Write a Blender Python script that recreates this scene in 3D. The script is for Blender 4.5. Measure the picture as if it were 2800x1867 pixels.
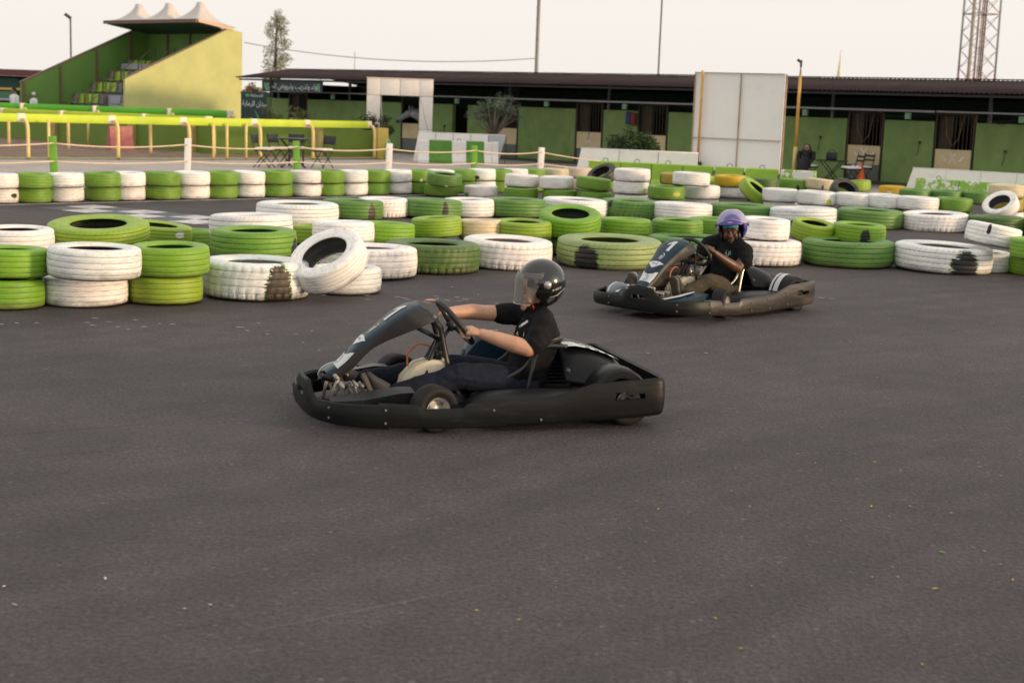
import bpy, bmesh, math, random
import numpy as np
from mathutils import Vector, Matrix

for _o in list(bpy.data.objects):
    bpy.data.objects.remove(_o, do_unlink=True)
SC = bpy.context.scene
COL = SC.collection
rad = math.radians

# ------------------------------------------------------------------ camera
CAM_H = 1.76
_p, _r = rad(9.4), rad(2.0)
fw = Vector((0, math.cos(_p), -math.sin(_p)))
up0 = Vector((0, math.sin(_p), math.cos(_p)))
rt0 = Vector((1, 0, 0))
rt = rt0 * math.cos(_r) + up0 * math.sin(_r)
up = up0 * math.cos(_r) - rt0 * math.sin(_r)
cam_d = bpy.data.cameras.new('camera')
cam = bpy.data.objects.new('camera', cam_d)
COL.objects.link(cam)
M = Matrix((rt, up, -fw)).transposed().to_4x4()
M.translation = Vector((0, 0, CAM_H))
cam.matrix_world = M
cam_d.sensor_width = 36.0
cam_d.lens = 50.0
cam_d.clip_start = 0.1
cam_d.clip_end = 5000
cam_d.dof.use_dof = True
cam_d.dof.focus_distance = 9.5
cam_d.dof.aperture_fstop = 3.5
SC.camera = cam

# ------------------------------------------------------------------ sky, sun, exposure
SUN_AZ, SUN_EL = 108.0, 7.0      # azimuth clockwise from +Y (camera heading)
W = bpy.data.worlds.new('World')
SC.world = W
W.use_nodes = True
nt = W.node_tree
nt.nodes.clear()
sky = nt.nodes.new('ShaderNodeTexSky')
sky.sky_type = 'NISHITA'
sky.sun_disc = False
sky.sun_elevation = rad(SUN_EL)
sky.sun_rotation = rad(SUN_AZ)
sky.altitude = 0
sky.air_density = 1.0
sky.dust_density = 5.0
sky.ozone_density = 1.0
hsv = nt.nodes.new('ShaderNodeHueSaturation')
hsv.inputs['Saturation'].default_value = 0.55
nt.links.new(sky.outputs[0], hsv.inputs['Color'])
mx = nt.nodes.new('ShaderNodeMix')
mx.data_type = 'RGBA'
mx.inputs[0].default_value = 0.62
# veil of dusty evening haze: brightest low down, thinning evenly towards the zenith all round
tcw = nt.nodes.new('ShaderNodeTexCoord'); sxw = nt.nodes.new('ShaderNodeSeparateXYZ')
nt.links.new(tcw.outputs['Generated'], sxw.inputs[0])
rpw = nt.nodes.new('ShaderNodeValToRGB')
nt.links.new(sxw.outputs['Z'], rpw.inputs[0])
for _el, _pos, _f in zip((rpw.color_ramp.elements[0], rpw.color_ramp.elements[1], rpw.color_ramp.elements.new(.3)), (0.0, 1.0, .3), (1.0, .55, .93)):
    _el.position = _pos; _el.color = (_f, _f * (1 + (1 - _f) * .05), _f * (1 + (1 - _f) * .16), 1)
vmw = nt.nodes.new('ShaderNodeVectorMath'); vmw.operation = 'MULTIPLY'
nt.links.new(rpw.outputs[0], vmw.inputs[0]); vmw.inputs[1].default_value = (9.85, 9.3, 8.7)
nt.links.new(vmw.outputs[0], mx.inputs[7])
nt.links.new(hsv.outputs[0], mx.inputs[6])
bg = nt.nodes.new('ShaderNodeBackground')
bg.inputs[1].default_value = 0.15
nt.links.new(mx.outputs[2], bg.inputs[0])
wo = nt.nodes.new('ShaderNodeOutputWorld')
nt.links.new(bg.outputs[0], wo.inputs[0])

sl = bpy.data.lights.new('sun', 'SUN')
sl.energy = 2.7
sl.angle = rad(7)
sl.color = (1.0, 0.70, 0.42)
sun = bpy.data.objects.new('sun', sl)
COL.objects.link(sun)
_sd = Vector((math.sin(rad(SUN_AZ)) * math.cos(rad(SUN_EL)), math.cos(rad(SUN_AZ)) * math.cos(rad(SUN_EL)), math.sin(rad(SUN_EL))))
sun.rotation_euler = (-_sd).to_track_quat('-Z', 'Y').to_euler()

SC.view_settings.view_transform = 'Standard'
SC.view_settings.look = 'None'
SC.view_settings.exposure = 0.0
SC.view_settings.gamma = 1.0
SC.view_settings.use_curve_mapping = False
SC.render.engine = 'CYCLES'
SC.cycles.use_denoising = True
SC.cycles.max_bounces = 6
SC.cycles.transparent_max_bounces = 12
SC.cycles.sample_clamp_indirect = 6

# ------------------------------------------------------------------ helpers
def tag(o, label=None, cat=None, group=None, kind=None):
    if label: o['label'] = label
    if cat: o['category'] = cat
    if group: o['group'] = group
    if kind: o['kind'] = kind
    return o

def empty(name, loc=(0, 0, 0), rz=0.0, label=None, cat=None, group=None):
    o = bpy.data.objects.new(name, None)
    COL.objects.link(o)
    o.empty_display_size = 0.1
    o.location = loc
    o.rotation_euler = (0, 0, rz)
    return tag(o, label, cat, group)

def V(*a): return Vector(a)

class MB:
    def __init__(s):
        s.v = []; s.f = []; s.m = []; s.s = []
    def add(s, vs, fs, mi=0, smooth=False):
        b = len(s.v)
        s.v.extend([tuple(p) for p in vs])
        for f in fs:
            s.f.append(tuple(i + b for i in f)); s.m.append(mi); s.s.append(smooth)
        return s
    def box(s, c, size, rz=0.0, mi=0, M=None):
        x, y, z = size[0] / 2, size[1] / 2, size[2] / 2
        vs = [Vector((a * x, b * y, d * z)) for a in (-1, 1) for b in (-1, 1) for d in (-1, 1)]
        R = M if M is not None else Matrix.Rotation(rz, 3, 'Z')
        vs = [R @ v + Vector(c) for v in vs]
        return s.add(vs, [(0, 1, 3, 2), (4, 6, 7, 5), (0, 4, 5, 1), (2, 3, 7, 6), (0, 2, 6, 4), (1, 5, 7, 3)], mi)
    def cbox(s, c, size, ch=0.01, rz=0.0, mi=0, M=None):
        """box with chamfered edges"""
        x, y, z = size[0] / 2, size[1] / 2, size[2] / 2
        bm = bmesh.new()
        bmesh.ops.create_cube(bm, size=1.0)
        bmesh.ops.scale(bm, vec=(size[0], size[1], size[2]), verts=bm.verts)
        bmesh.ops.bevel(bm, geom=list(bm.edges), offset=min(ch, x * .9, y * .9, z * .9), segments=2, profile=0.6, affect='EDGES')
        R = M if M is not None else Matrix.Rotation(rz, 3, 'Z')
        bm.verts.ensure_lookup_table()
        vs = [R @ v.co + Vector(c) for v in bm.verts]
        fs = [[v.index for v in f.verts] for f in bm.faces]
        bm.free()
        return s.add(vs, fs, mi, True)
    def tube(s, pts, r, seg=8, closed=False, mi=0, caps=True, smooth=True, flat=None):
        pts = [Vector(p) for p in pts]
        n = len(pts)
        rs = r if isinstance(r, (list, tuple)) else [r] * n
        rings = []
        prev = None
        for i, p in enumerate(pts):
            if closed:
                t = (pts[(i + 1) % n] - pts[i - 1])
            else:
                t = pts[min(i + 1, n - 1)] - pts[max(i - 1, 0)]
            t.normalize()
            if prev is None:
                a = Vector((0, 0, 1)) if abs(t.z) < 0.9 else Vector((1, 0, 0))
                x = t.cross(a).normalized()
            else:
                x = (prev - t * prev.dot(t)).normalized()
            prev = x
            y = t.cross(x)
            rr = rs[i]
            rx, ry = (rr if isinstance(rr, (tuple, list)) else (rr, rr))
            rings.append([p + x * (rx * math.cos(2 * math.pi * k / seg)) + y * (ry * math.sin(2 * math.pi * k / seg)) for k in range(seg)])
        return s.loft(rings, mi=mi, caps=caps and not closed, closed=closed, smooth=smooth)
    def loft(s, rings, mi=0, caps=True, closed=False, smooth=True, ring_closed=True):
        seg = len(rings[0]); n = len(rings)
        vs = [p for r in rings for p in r]
        fs = []
        for i in range(n if closed else n - 1):
            j = (i + 1) % n
            for k in range(seg if ring_closed else seg - 1):
                l = (k + 1) % seg
                fs.append((i * seg + k, i * seg + l, j * seg + l, j * seg + k))
        if caps:
            fs.append(tuple(reversed(range(seg))))
            fs.append(tuple((n - 1) * seg + k for k in range(seg)))
        return s.add(vs, fs, mi, smooth)
    def lathe(s, prof, seg=24, o=(0, 0, 0), axis='Z', mi=0, closed=False, smooth=True, M=None):
        """prof: list of (r, h); revolve round axis"""
        vs = []; fs = []
        n = len(prof)
        R = M
        if R is None:
            R = {'Z': Matrix.Identity(3), 'Y': Matrix.Rotation(rad(-90), 3, 'X'), 'X': Matrix.Rotation(rad(90), 3, 'Y')}[axis]
        for k in range(seg):
            a = 2 * math.pi * k / seg
            for (r, h) in prof:
                vs.append(R @ Vector((r * math.cos(a), r * math.sin(a), h)) + Vector(o))
        for k in range(seg):
            l = (k + 1) % seg
            for i in range(n if closed else n - 1):
                j = (i + 1) % n
                fs.append((k * n + i, l * n + i, l * n + j, k * n + j))
        return s.add(vs, fs, mi, smooth)
    def prism(s, poly, z0, z1, mi=0, f=None):
        """poly (x,y) extruded z0..z1; f maps a Vector to a Vector"""
        n = len(poly)
        vs = [Vector((x, y, z0)) for x, y in poly] + [Vector((x, y, z1)) for x, y in poly]
        if f: vs = [f(v) for v in vs]
        fs = [tuple(reversed(range(n))), tuple(range(n, 2 * n))]
        fs += [(i, (i + 1) % n, n + (i + 1) % n, n + i) for i in range(n)]
        return s.add(vs, fs, mi)
    def sphere(s, c, r, seg=12, rings=8, mi=0, M=None):
        rx, ry, rz = r if isinstance(r, (tuple, list)) else (r, r, r)
        vs = []; fs = []
        R = M or Matrix.Identity(3)
        for i in range(rings + 1):
            th = math.pi * i / rings
            for k in range(seg):
                a = 2 * math.pi * k / seg
                vs.append(R @ Vector((rx * math.sin(th) * math.cos(a), ry * math.sin(th) * math.sin(a), rz * math.cos(th))) + Vector(c))
        for i in range(rings):
            for k in range(seg):
                l = (k + 1) % seg
                fs.append((i * seg + k, (i + 1) * seg + k, (i + 1) * seg + l, i * seg + l))
        return s.add(vs, fs, mi, True)
    def mesh(s, name):
        me = bpy.data.meshes.new(name)
        me.from_pydata(s.v, [], s.f)
        me.polygons.foreach_set('material_index', s.m)
        me.polygons.foreach_set('use_smooth', s.s)
        me.update()
        return me
    def build(s, name, mats, parent=None, loc=None, rz=0.0, fixn=True):
        me = s.mesh(name)
        if fixn:
            bm = bmesh.new(); bm.from_mesh(me)
            bmesh.ops.remove_doubles(bm, verts=bm.verts, dist=1e-5)
            bmesh.ops.recalc_face_normals(bm, faces=bm.faces)
            bm.to_mesh(me); bm.free()
        return link(name, me, mats, parent, loc, rz)

def link(name, me, mats, parent=None, loc=None, rz=0.0):
    if mats is not None and not len(me.materials):
        for m in (mats if isinstance(mats, (list, tuple)) else [mats]):
            me.materials.append(m)
    o = bpy.data.objects.new(name, me)
    COL.objects.link(o)
    if parent: o.parent = parent
    if loc is not None: o.location = loc
    o.rotation_euler.z = rz
    return o

def evaluated(o):
    """apply modifiers: replace mesh by its evaluated copy"""
    dg = bpy.context.evaluated_depsgraph_get()
    me = bpy.data.meshes.new_from_object(o.evaluated_get(dg))
    old = o.data
    o.modifiers.clear()
    o.data = me
    bpy.data.meshes.remove(old)
    return o

def autosmooth(o, ang=35):
    me = o.data
    bm = bmesh.new(); bm.from_mesh(me)
    for f in bm.faces: f.smooth = True
    for e in bm.edges:
        if len(e.link_faces) == 2:
            e.smooth = e.calc_face_angle(0) < rad(ang)
    bm.to_mesh(me); bm.free()
    return o

# ------------------------------------------------------------------ materials
def nn(nt, t, **kw):
    n = nt.nodes.new(t)
    for k, v in kw.items():
        if k.startswith('i_'):
            n.inputs[k[2:]].default_value = v
        elif k[0] == 'n' and k[1:].isdigit():
            n.inputs[int(k[1:])].default_value = v
        else:
            setattr(n, k, v)
    return n

def ramp(nt, fac, stops):
    r = nt.nodes.new('ShaderNodeValToRGB')
    e = r.color_ramp.elements
    while len(e) < len(stops): e.new(0.5)
    for el, (p, c) in zip(e, stops):
        el.position = p
        el.color = c if len(c) == 4 else (*c, 1)
    nt.links.new(fac, r.inputs[0])
    return r.outputs[0]

def mixc(nt, fac, a, b, mode='MIX'):
    m = nt.nodes.new('ShaderNodeMix')
    m.data_type = 'RGBA'; m.blend_type = mode
    for sock, val in ((m.inputs[0], fac), (m.inputs[6], a), (m.inputs[7], b)):
        if isinstance(val, bpy.types.NodeSocket): nt.links.new(val, sock)
        elif isinstance(val, (int, float)): sock.default_value = val
        else: sock.default_value = (*val[:3], 1)
    return m.outputs[2]

def math_(nt, op, a, b=None, c=None, clamp=False):
    m = nt.nodes.new('ShaderNodeMath'); m.operation = op; m.use_clamp = clamp
    for i, val in enumerate((a, b, c)):
        if val is None: continue
        if isinstance(val, bpy.types.NodeSocket): nt.links.new(val, m.inputs[i])
        else: m.inputs[i].default_value = val
    return m.outputs[0]

def noise(nt, co, scale, detail=4, rough=0.55, dist=0.0, out=0):
    n = nt.nodes.new('ShaderNodeTexNoise')
    n.inputs['Scale'].default_value = scale
    n.inputs['Detail'].default_value = detail
    n.inputs['Roughness'].default_value = rough
    n.inputs['Distortion'].default_value = dist
    if co is not None: nt.links.new(co, n.inputs['Vector'])
    return n.outputs[out]

MATS = {}
def mat(name, col, rough=0.6, metal=0.0, var=0.12, scale=6.0, dirt=0.0, dirtcol=(0.05, 0.04, 0.03), dscale=3.0, dsharp=None,
        bump=0.0, bscale=150.0, spec=0.5, stretch=(1, 1, 1), coat=0.0, trans=0.0, alpha=1.0, sss=0.0, rvar=0.08):
    if name in MATS: return MATS[name]
    m = bpy.data.materials.new(name); m.use_nodes = True
    nt = m.node_tree
    b = nt.nodes['Principled BSDF']
    tc = nt.nodes.new('ShaderNodeTexCoord')
    mp = nt.nodes.new('ShaderNodeMapping')
    mp.inputs['Scale'].default_value = stretch
    oi = nt.nodes.new('ShaderNodeObjectInfo')
    vm = nt.nodes.new('ShaderNodeVectorMath'); vm.operation = 'MULTIPLY_ADD'
    nt.links.new(oi.outputs['Random'], vm.inputs[0]); vm.inputs[1].default_value = (17.3, 9.1, 23.7)
    nt.links.new(tc.outputs['Object'], vm.inputs[2])
    nt.links.new(vm.outputs[0], mp.inputs['Vector'])
    co = mp.outputs[0]
    n1 = noise(nt, co, scale, 6, 0.6)
    lo = tuple(c * (1 - var) for c in col); hi = tuple(min(1, c * (1 + var)) for c in col)
    c = ramp(nt, n1, [(0.3, lo), (0.7, hi)])
    if dirt > 0:
        n2 = noise(nt, co, dscale, 8, 0.68)
        f = ramp(nt, n2, [(0.62 - dirt * 0.25, (0, 0, 0)), (0.78 - dirt * 0.1, (1, 1, 1))] if dsharp is None else [(dsharp, (0, 0, 0)), (dsharp + .02, (1, 1, 1))])
        c = mixc(nt, math_(nt, 'MULTIPLY', f, min(1, 0.35 + dirt * 0.6)), c, dirtcol)
    nt.links.new(c, b.inputs['Base Color'])
    n3 = noise(nt, co, scale * 3.3, 4)
    rr = nt.nodes.new('ShaderNodeMapRange')
    rr.inputs[3].default_value = max(0.02, rough - rvar); rr.inputs[4].default_value = min(1, rough + rvar)
    nt.links.new(n3, rr.inputs[0]); nt.links.new(rr.outputs[0], b.inputs['Roughness'])
    b.inputs['Metallic'].default_value = metal
    b.inputs['Specular IOR Level'].default_value = spec
    b.inputs['Coat Weight'].default_value = coat
    b.inputs['Coat Roughness'].default_value = 0.12
    b.inputs['Transmission Weight'].default_value = trans
    b.inputs['Alpha'].default_value = alpha
    if sss:
        b.inputs['Subsurface Weight'].default_value = sss
        b.inputs['Subsurface Radius'].default_value = (0.012, 0.005, 0.003)
        b.inputs['Subsurface Scale'].default_value = 1.0
    if bump > 0:
        nb = noise(nt, co, bscale, 5, 0.6)
        bp = nt.nodes.new('ShaderNodeBump')
        bp.inputs['Strength'].default_value = bump
        bp.inputs['Distance'].default_value = 0.01
        nt.links.new(nb, bp.inputs['Height'])
        nt.links.new(bp.outputs[0], b.inputs['Normal'])
    MATS[name] = m
    return m

def text_mesh(txt, size=1.0, shear=0.0, extrude=0.0):
    cu = bpy.data.curves.new('lettering', 'FONT')
    cu.body = txt; cu.size = size; cu.align_x = 'CENTER'; cu.align_y = 'CENTER'
    cu.shear = shear; cu.extrude = extrude; cu.resolution_u = 3
    o = bpy.data.objects.new('lettering', cu)
    COL.objects.link(o)
    dg = bpy.context.evaluated_depsgraph_get()
    me = bpy.data.meshes.new_from_object(o.evaluated_get(dg))
    bpy.data.objects.remove(o, do_unlink=True)
    bpy.data.curves.remove(cu)
    return me

# ================================================================== GROUND
def asphalt_material():
    m = bpy.data.materials.new('asphalt'); m.use_nodes = True
    nt = m.node_tree; b = nt.nodes['Principled BSDF']
    tc = nt.nodes.new('ShaderNodeTexCoord'); co = tc.outputs['Object']
    big = noise(nt, co, 0.30, 5, 0.6, 0.6)
    mid = noise(nt, co, 2.6, 7, 0.68)
    fine = noise(nt, co, 42.0, 4, 0.8)
    grit = noise(nt, co, 150.0, 2, 0.7)
    vor = nt.nodes.new('ShaderNodeTexVoronoi'); vor.inputs['Scale'].default_value = 60
    nt.links.new(co, vor.inputs['Vector'])
    c = ramp(nt, big, [(0.3, (0.060, 0.0550, 0.0580)), (0.7, (0.086, 0.0790, 0.0825))])
    c = mixc(nt, 0.8, c, ramp(nt, mid, [(0.25, (0.62, 0.63, 0.65)), (0.75, (1.22, 1.18, 1.16))]), 'MULTIPLY')
    c = mixc(nt, 0.95, c, ramp(nt, fine, [(0.33, (0.45, 0.46, 0.47)), (0.5, (1.0, 0.98, 0.98)), (0.68, (1.6, 1.54, 1.53))]), 'MULTIPLY')
    c = mixc(nt, 0.7, c, ramp(nt, grit, [(0.3, (0.45, 0.45, 0.46)), (0.72, (1.5, 1.46, 1.44))]), 'MULTIPLY')
    # pale stone chips in the binder
    ch = ramp(nt, vor.outputs['Color'], [(0.90, (0, 0, 0)), (0.96, (1, 1, 1))])
    c = mixc(nt, math_(nt, 'MULTIPLY', ch, 0.34), c, (0.27, 0.24, 0.23))
    # rubbered racing line: long streaks following the way the karts drive through the turn
    wv = nt.nodes.new('ShaderNodeVectorMath'); wv.operation = 'MULTIPLY_ADD'
    nt.links.new(noise(nt, co, 0.10, 2, 0.5, 0, 1), wv.inputs[0]); wv.inputs[1].default_value = (2.2, 2.2, 0); nt.links.new(co, wv.inputs[2])
    mp = nt.nodes.new('ShaderNodeMapping'); mp.vector_type = 'TEXTURE'; mp.inputs['Rotation'].default_value = (0, 0, rad(40))
    mp.inputs['Scale'].default_value = (7.0, 0.42, 1); nt.links.new(wv.outputs[0], mp.inputs['Vector'])
    st = noise(nt, mp.outputs[0], 1.0, 7, 0.66, 0.25)
    c = mixc(nt, ramp(nt, st, [(0.48, (0, 0, 0)), (0.70, (0.46, 0.46, 0.46))]), c, (0.032, 0.030, 0.032))
    c = mixc(nt, ramp(nt, st, [(0.28, (0.30, 0.30, 0.30)), (0.44, (0, 0, 0))]), c, (0.108, 0.099, 0.100))
    # narrow dark skid lines and pale scratches
    mp2 = nt.nodes.new('ShaderNodeMapping'); mp2.vector_type = 'TEXTURE'; mp2.inputs['Rotation'].default_value = (0, 0, rad(33))
    mp2.inputs['Scale'].default_value = (5.0, 0.06, 1); nt.links.new(wv.outputs[0], mp2.inputs['Vector'])
    sk = noise(nt, mp2.outputs[0], 1.0, 4, 0.6, 0.1)
    c = mixc(nt, ramp(nt, sk, [(0.66, (0, 0, 0)), (0.72, (0.55, 0.55, 0.55))]), c, (0.024, 0.023, 0.024))
    c = mixc(nt, ramp(nt, sk, [(0.27, (0.5, 0.5, 0.5)), (0.31, (0, 0, 0))]), c, (0.16, 0.145, 0.14))
    nt.links.new(c, b.inputs['Base Color'])
    b.inputs['Roughness'].default_value = 0.78
    b.inputs['Specular IOR Level'].default_value = 0.35
    bp = nt.nodes.new('ShaderNodeBump'); bp.inputs['Strength'].default_value = 0.7; bp.inputs['Distance'].default_value = 0.006
    hh = math_(nt, 'ADD', fine, math_(nt, 'MULTIPLY', vor.outputs['Distance'], 0.8))
    nt.links.new(hh, bp.inputs['Height']); nt.links.new(bp.outputs[0], b.inputs['Normal'])
    return m

def sheet(name, poly, z, m, kind='structure', parent=None):
    mb = MB(); mb.add([(x, y, z) for x, y in poly], [tuple(range(len(poly)))])
    o = mb.build(name, m, parent)
    if kind: o['kind'] = kind
    return o

A = asphalt_material()
sheet('asphalt_ground', [(-900, -60), (900, -60), (900, 2400), (-900, 2400)], 0.0, A)

def paver_material():
    m = bpy.data.materials.new('pavers'); m.use_nodes = True
    nt = m.node_tree; b = nt.nodes['Principled BSDF']
    tc = nt.nodes.new('ShaderNodeTexCoord'); co = tc.outputs['Object']
    br = nt.nodes.new('ShaderNodeTexBrick'); nt.links.new(co, br.inputs['Vector'])
    br.inputs['Scale'].default_value = 2.4
    br.inputs['Color1'].default_value = (0.50, 0.46, 0.44, 1); br.inputs['Color2'].default_value = (0.43, 0.395, 0.375, 1)
    br.inputs['Mortar'].default_value = (0.26, 0.235, 0.22, 1); br.inputs['Mortar Size'].default_value = 0.018
    n = noise(nt, co, 1.1, 6, 0.65)
    c = mixc(nt, 0.8, br.outputs['Color'], ramp(nt, n, [(0.3, (0.72, 0.70, 0.69)), (0.7, (1.1, 1.08, 1.06))]), 'MULTIPLY')
    nt.links.new(c, b.inputs['Base Color']); b.inputs['Roughness'].default_value = 0.85
    bp = nt.nodes.new('ShaderNodeBump'); bp.inputs['Strength'].default_value = 0.4; bp.inputs['Distance'].default_value = 0.01
    nt.links.new(br.outputs['Fac'], bp.inputs['Height']); bp.invert = True
    nt.links.new(bp.outputs[0], b.inputs['Normal'])
    return m
PAVE = paver_material()
sheet('pavement', [(-22, 10.5), (-7.75, 23.15), (-2.4, 28.35), (1.2, 31.9), (8.0, 32.2), (22, 24), (60, 20), (60, 75), (-60, 75), (-60, 10)], 0.006, PAVE)
DIRT = mat('arena_dirt', (0.20, 0.13, 0.095), 0.95, var=0.3, scale=1.8, dirt=0.5, dirtcol=(0.09, 0.05, 0.035), dscale=4, bump=0.8, bscale=12)
# harrowed riding track: a bumpy sheet between the kerb and the low arena wall
def dirt_track():
    mb = MB(); nx, ny = 90, 26
    a0, a1 = Vector((-24.0, 26.2)), Vector((-4.0, 44.3))
    b0, b1 = Vector((-30.0, 61.0)), Vector((-4.2, 44.5))
    rnd = random.Random(4)
    vs = []
    for j in range(ny + 1):
        for i in range(nx + 1):
            u, v = i / nx, j / ny
            p = (a0.lerp(a1, u)).lerp(b0.lerp(b1, u), v)
            vs.append((p.x, p.y, 0.014 + (rnd.random() * 0.05 if 0 < j < ny and 0 < i < nx else 0)))
    fs = [(j * (nx + 1) + i, j * (nx + 1) + i + 1, (j + 1) * (nx + 1) + i + 1, (j + 1) * (nx + 1) + i) for j in range(ny) for i in range(nx)]
    mb.add(vs, fs, smooth=True)
    o = mb.build('dirt_track', DIRT); o['kind'] = 'structure'
dirt_track()

PAINT_W = mat('road_paint_white', (0.66, 0.64, 0.63), 0.6, var=0.15, dirt=0.75, dirtcol=(0.14, 0.125, 0.12), dscale=4)
PAINT_B = mat('road_paint_slate', (0.075, 0.08, 0.095), 0.6, var=0.2, dirt=0.3, dirtcol=(0.05, 0.045, 0.04), dscale=5)
# white edge line along the far tyre wall
def strip(name, pts, w, z, m):
    mb = MB(); P = [Vector(p) for p in pts]; vs = []
    for i, p in enumerate(P):
        t = (P[min(i + 1, len(P) - 1)] - P[max(i - 1, 0)]).normalized()
        nrm = Vector((-t.y, t.x))
        vs += [(*(p + nrm * w / 2), z), (*(p - nrm * w / 2), z)]
    mb.add(vs, [(2 * i, 2 * i + 1, 2 * i + 3, 2 * i + 2) for i in range(len(P) - 1)])
    o = mb.build(name, m); o['kind'] = 'structure'
    return o
strip('edge_line', [(-16, 13.6), (-7.55, 21.95), (-2.1, 27.25), (-0.6, 28.6)], 0.10, 0.004, PAINT_W)
# start line: chequered squares across the track
start = empty('start_line'); start['kind'] = 'structure'
c0 = Vector((-6.60, 22.28)); eu = Vector((0.470, -0.285)); ev = Vector((-0.16, -0.50))
eu = Vector((0.455, -0.30)); ev = Vector((0.30, 0.455))
for i in range(0, 8):
    for j in range(2):
        q = c0 + eu * i * 1.02 - ev * j
        wht = (i + j) % 2 == 0
        mb = MB(); mb.add([(*(q), 0.004), (*(q + eu), 0.004), (*(q + eu - ev), 0.004), (*(q - ev), 0.004)], [(0, 1, 2, 3)])
        mb.build('white_square' if wht else 'slate_square', PAINT_W if wht else PAINT_B, start)
# scuffs of white paint and flecks of litter lying on the asphalt
def flecks():
    rnd = random.Random(11); mb = MB()
    spots = [(-1.35, 12.9, 14, .5, 0), (-0.65, 12.7, 12, .35, 0), (-3.3, 10.6, 16, .8, 0), (-2.5, 10.9, 10, .5, 0), (2.6, 13.9, 8, .5, 0), (0.5, 13.4, 8, .9, 0),
             (-1.9, 4.9, 4, .35, 0), (-1.5, 4.7, 3, .3, 0), (1.9, 6.2, 8, .5, 1), (2.2, 7.1, 7, .5, 1), (0.9, 4.6, 4, .5, 1), (1.6, 5.2, 6, .5, 1), (0, 4.75, 2, .2, 1), (2.3, 5.6, 6, .4, 2), (-0.6, 10.0, 5, 1.5, 0)]
    for x, y, n, s, c in spots:
        for _ in range(n):
            px, py = x + rnd.gauss(0, s), y + rnd.gauss(0, s * .25); a = rnd.random() * 6.3
            l, w = rnd.uniform(.006, .02), rnd.uniform(.003, .007)
            if c == 0 and y > 9: l *= 2.6
            h = 0.006
            vs = []
            k = rnd.choice((4, 5, 6))
            for t in range(k):
                b = 2 * math.pi * t / k; r = rnd.uniform(.6, 1.1)
                ex, ey = l * r * math.cos(b), w * r * math.sin(b)
                if y > 9: aa = rnd.gauss(-.1, .1)
                else: aa = a
                vs.append((px + ex * math.cos(aa) - ey * math.sin(aa), py + ex * math.sin(aa) + ey * math.cos(aa), h))
            mb.add(vs + [(px, py, h + .002)], [(t, (t + 1) % k, k) for t in range(k)], c)
    o = mb.build('paint_flecks', [PAINT_W, mat('leaf_yellow', (0.55, 0.36, 0.05), .7), mat('leaf_green', (0.16, 0.36, 0.10), .7)])
    o['kind'] = 'stuff'; o['label'] = 'flecks of paint and dry leaves scattered on the asphalt'
flecks()

# ================================================================== STABLE BUILDING
W0 = Vector((0.03, 46.57, 0)); WU = Vector((0.76118, -0.64854, 0)); WN = Vector((-0.64854, -0.76118, 0))
WROT = math.atan2(WU.y, WU.x)
def wp(s, off, z): return W0 + WU * s + WN * off + Vector((0, 0, z))
# local frame of the stable: x along the wall, y away from the camera, z up
GREEN_WALL = mat('stable_green_paint', (0.160, 0.255, 0.080), 0.75, var=0.16, scale=2.5, dirt=0.30, dirtcol=(0.105, 0.165, 0.055), dscale=1.6, bump=0.2, bscale=40, stretch=(1.1, 1.1, .75))
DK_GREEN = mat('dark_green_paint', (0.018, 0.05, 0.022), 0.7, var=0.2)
ROOF = mat('brown_roof_sheet', (0.048, 0.033, 0.033), 0.85, spec=.12, var=0.16, scale=1.2, dirt=0.25, dirtcol=(0.035, 0.022, 0.02))
TAN = mat('tan_door_board', (0.56, 0.46, 0.28), 0.7, var=0.12, scale=3, dirt=0.2, dirtcol=(0.2, 0.15, 0.1))
KICK = mat('grey_kick_plate', (0.11, 0.13, 0.12), 0.6, var=0.15, dirt=0.2)
IRON = mat('rusty_dark_iron', (0.045, 0.032, 0.022), 0.6, metal=0.3, var=0.3, dirt=0.3, dirtcol=(0.10, 0.05, 0.02))
BLACKM = mat('black_metal', (0.012, 0.013, 0.014), 0.45, var=0.2)
GALV = mat('galvanised_steel', (0.30, 0.30, 0.31), 0.5, metal=0.5, var=0.15)
WOODB = mat('brown_timber', (0.075, 0.055, 0.038), 0.75, var=0.25)
LIGHTBOX = mat('pale_green_box', (0.20, 0.36, 0.25), 0.6)
CHALK = mat('white_chalk_paint', (0.62, 0.62, 0.60), 0.8, var=0.15)
CONC = mat('concrete_floor', (0.22, 0.20, 0.185), 0.9, var=0.2, scale=1.5, dirt=0.3)

ST = empty('stable_building', tuple(W0), WROT, 'long green stable block with half doors under a brown corrugated roof', 'stable')
S0, S1 = -12.7, 21.3
doors = [(-11.42, -10.40), (-5.45, -4.50), (-1.12, -0.12), (2.28, 3.32), (4.66, 5.74), (8.1, 9.1), (11.64, 12.68), (14.14, 15.20), (17.0, 18.0)]
gap = (-3.0, -2.36)
WT = 1.73
def st_box(name, x0, x1, y0, y1, z0, z1, m, parent=ST, ch=0):
    mb = MB()
    c = ((x0 + x1) / 2, (y0 + y1) / 2, (z0 + z1) / 2); sz = (x1 - x0, y1 - y0, z1 - z0)
    mb.box(c, sz)
    return mb.build(name, m, parent)
edges = sorted(doors + [gap])
cur = S0
for a, b in edges:
    if a - cur > .05:
        st_box('wall_panel', cur, a - .03, 0.0, 0.16, 0.0, WT, GREEN_WALL)
    cur = b + .03
st_box('wall_panel', cur, S1, 0.0, 0.16, 0.0, WT, GREEN_WALL)
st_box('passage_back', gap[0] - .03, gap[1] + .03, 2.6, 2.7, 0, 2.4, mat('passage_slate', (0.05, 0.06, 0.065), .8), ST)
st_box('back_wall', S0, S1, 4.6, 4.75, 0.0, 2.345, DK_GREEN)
st_box('end_wall', S0, S0 + .15, 0.17, 4.59, 0, 2.3, DK_GREEN)
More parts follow.
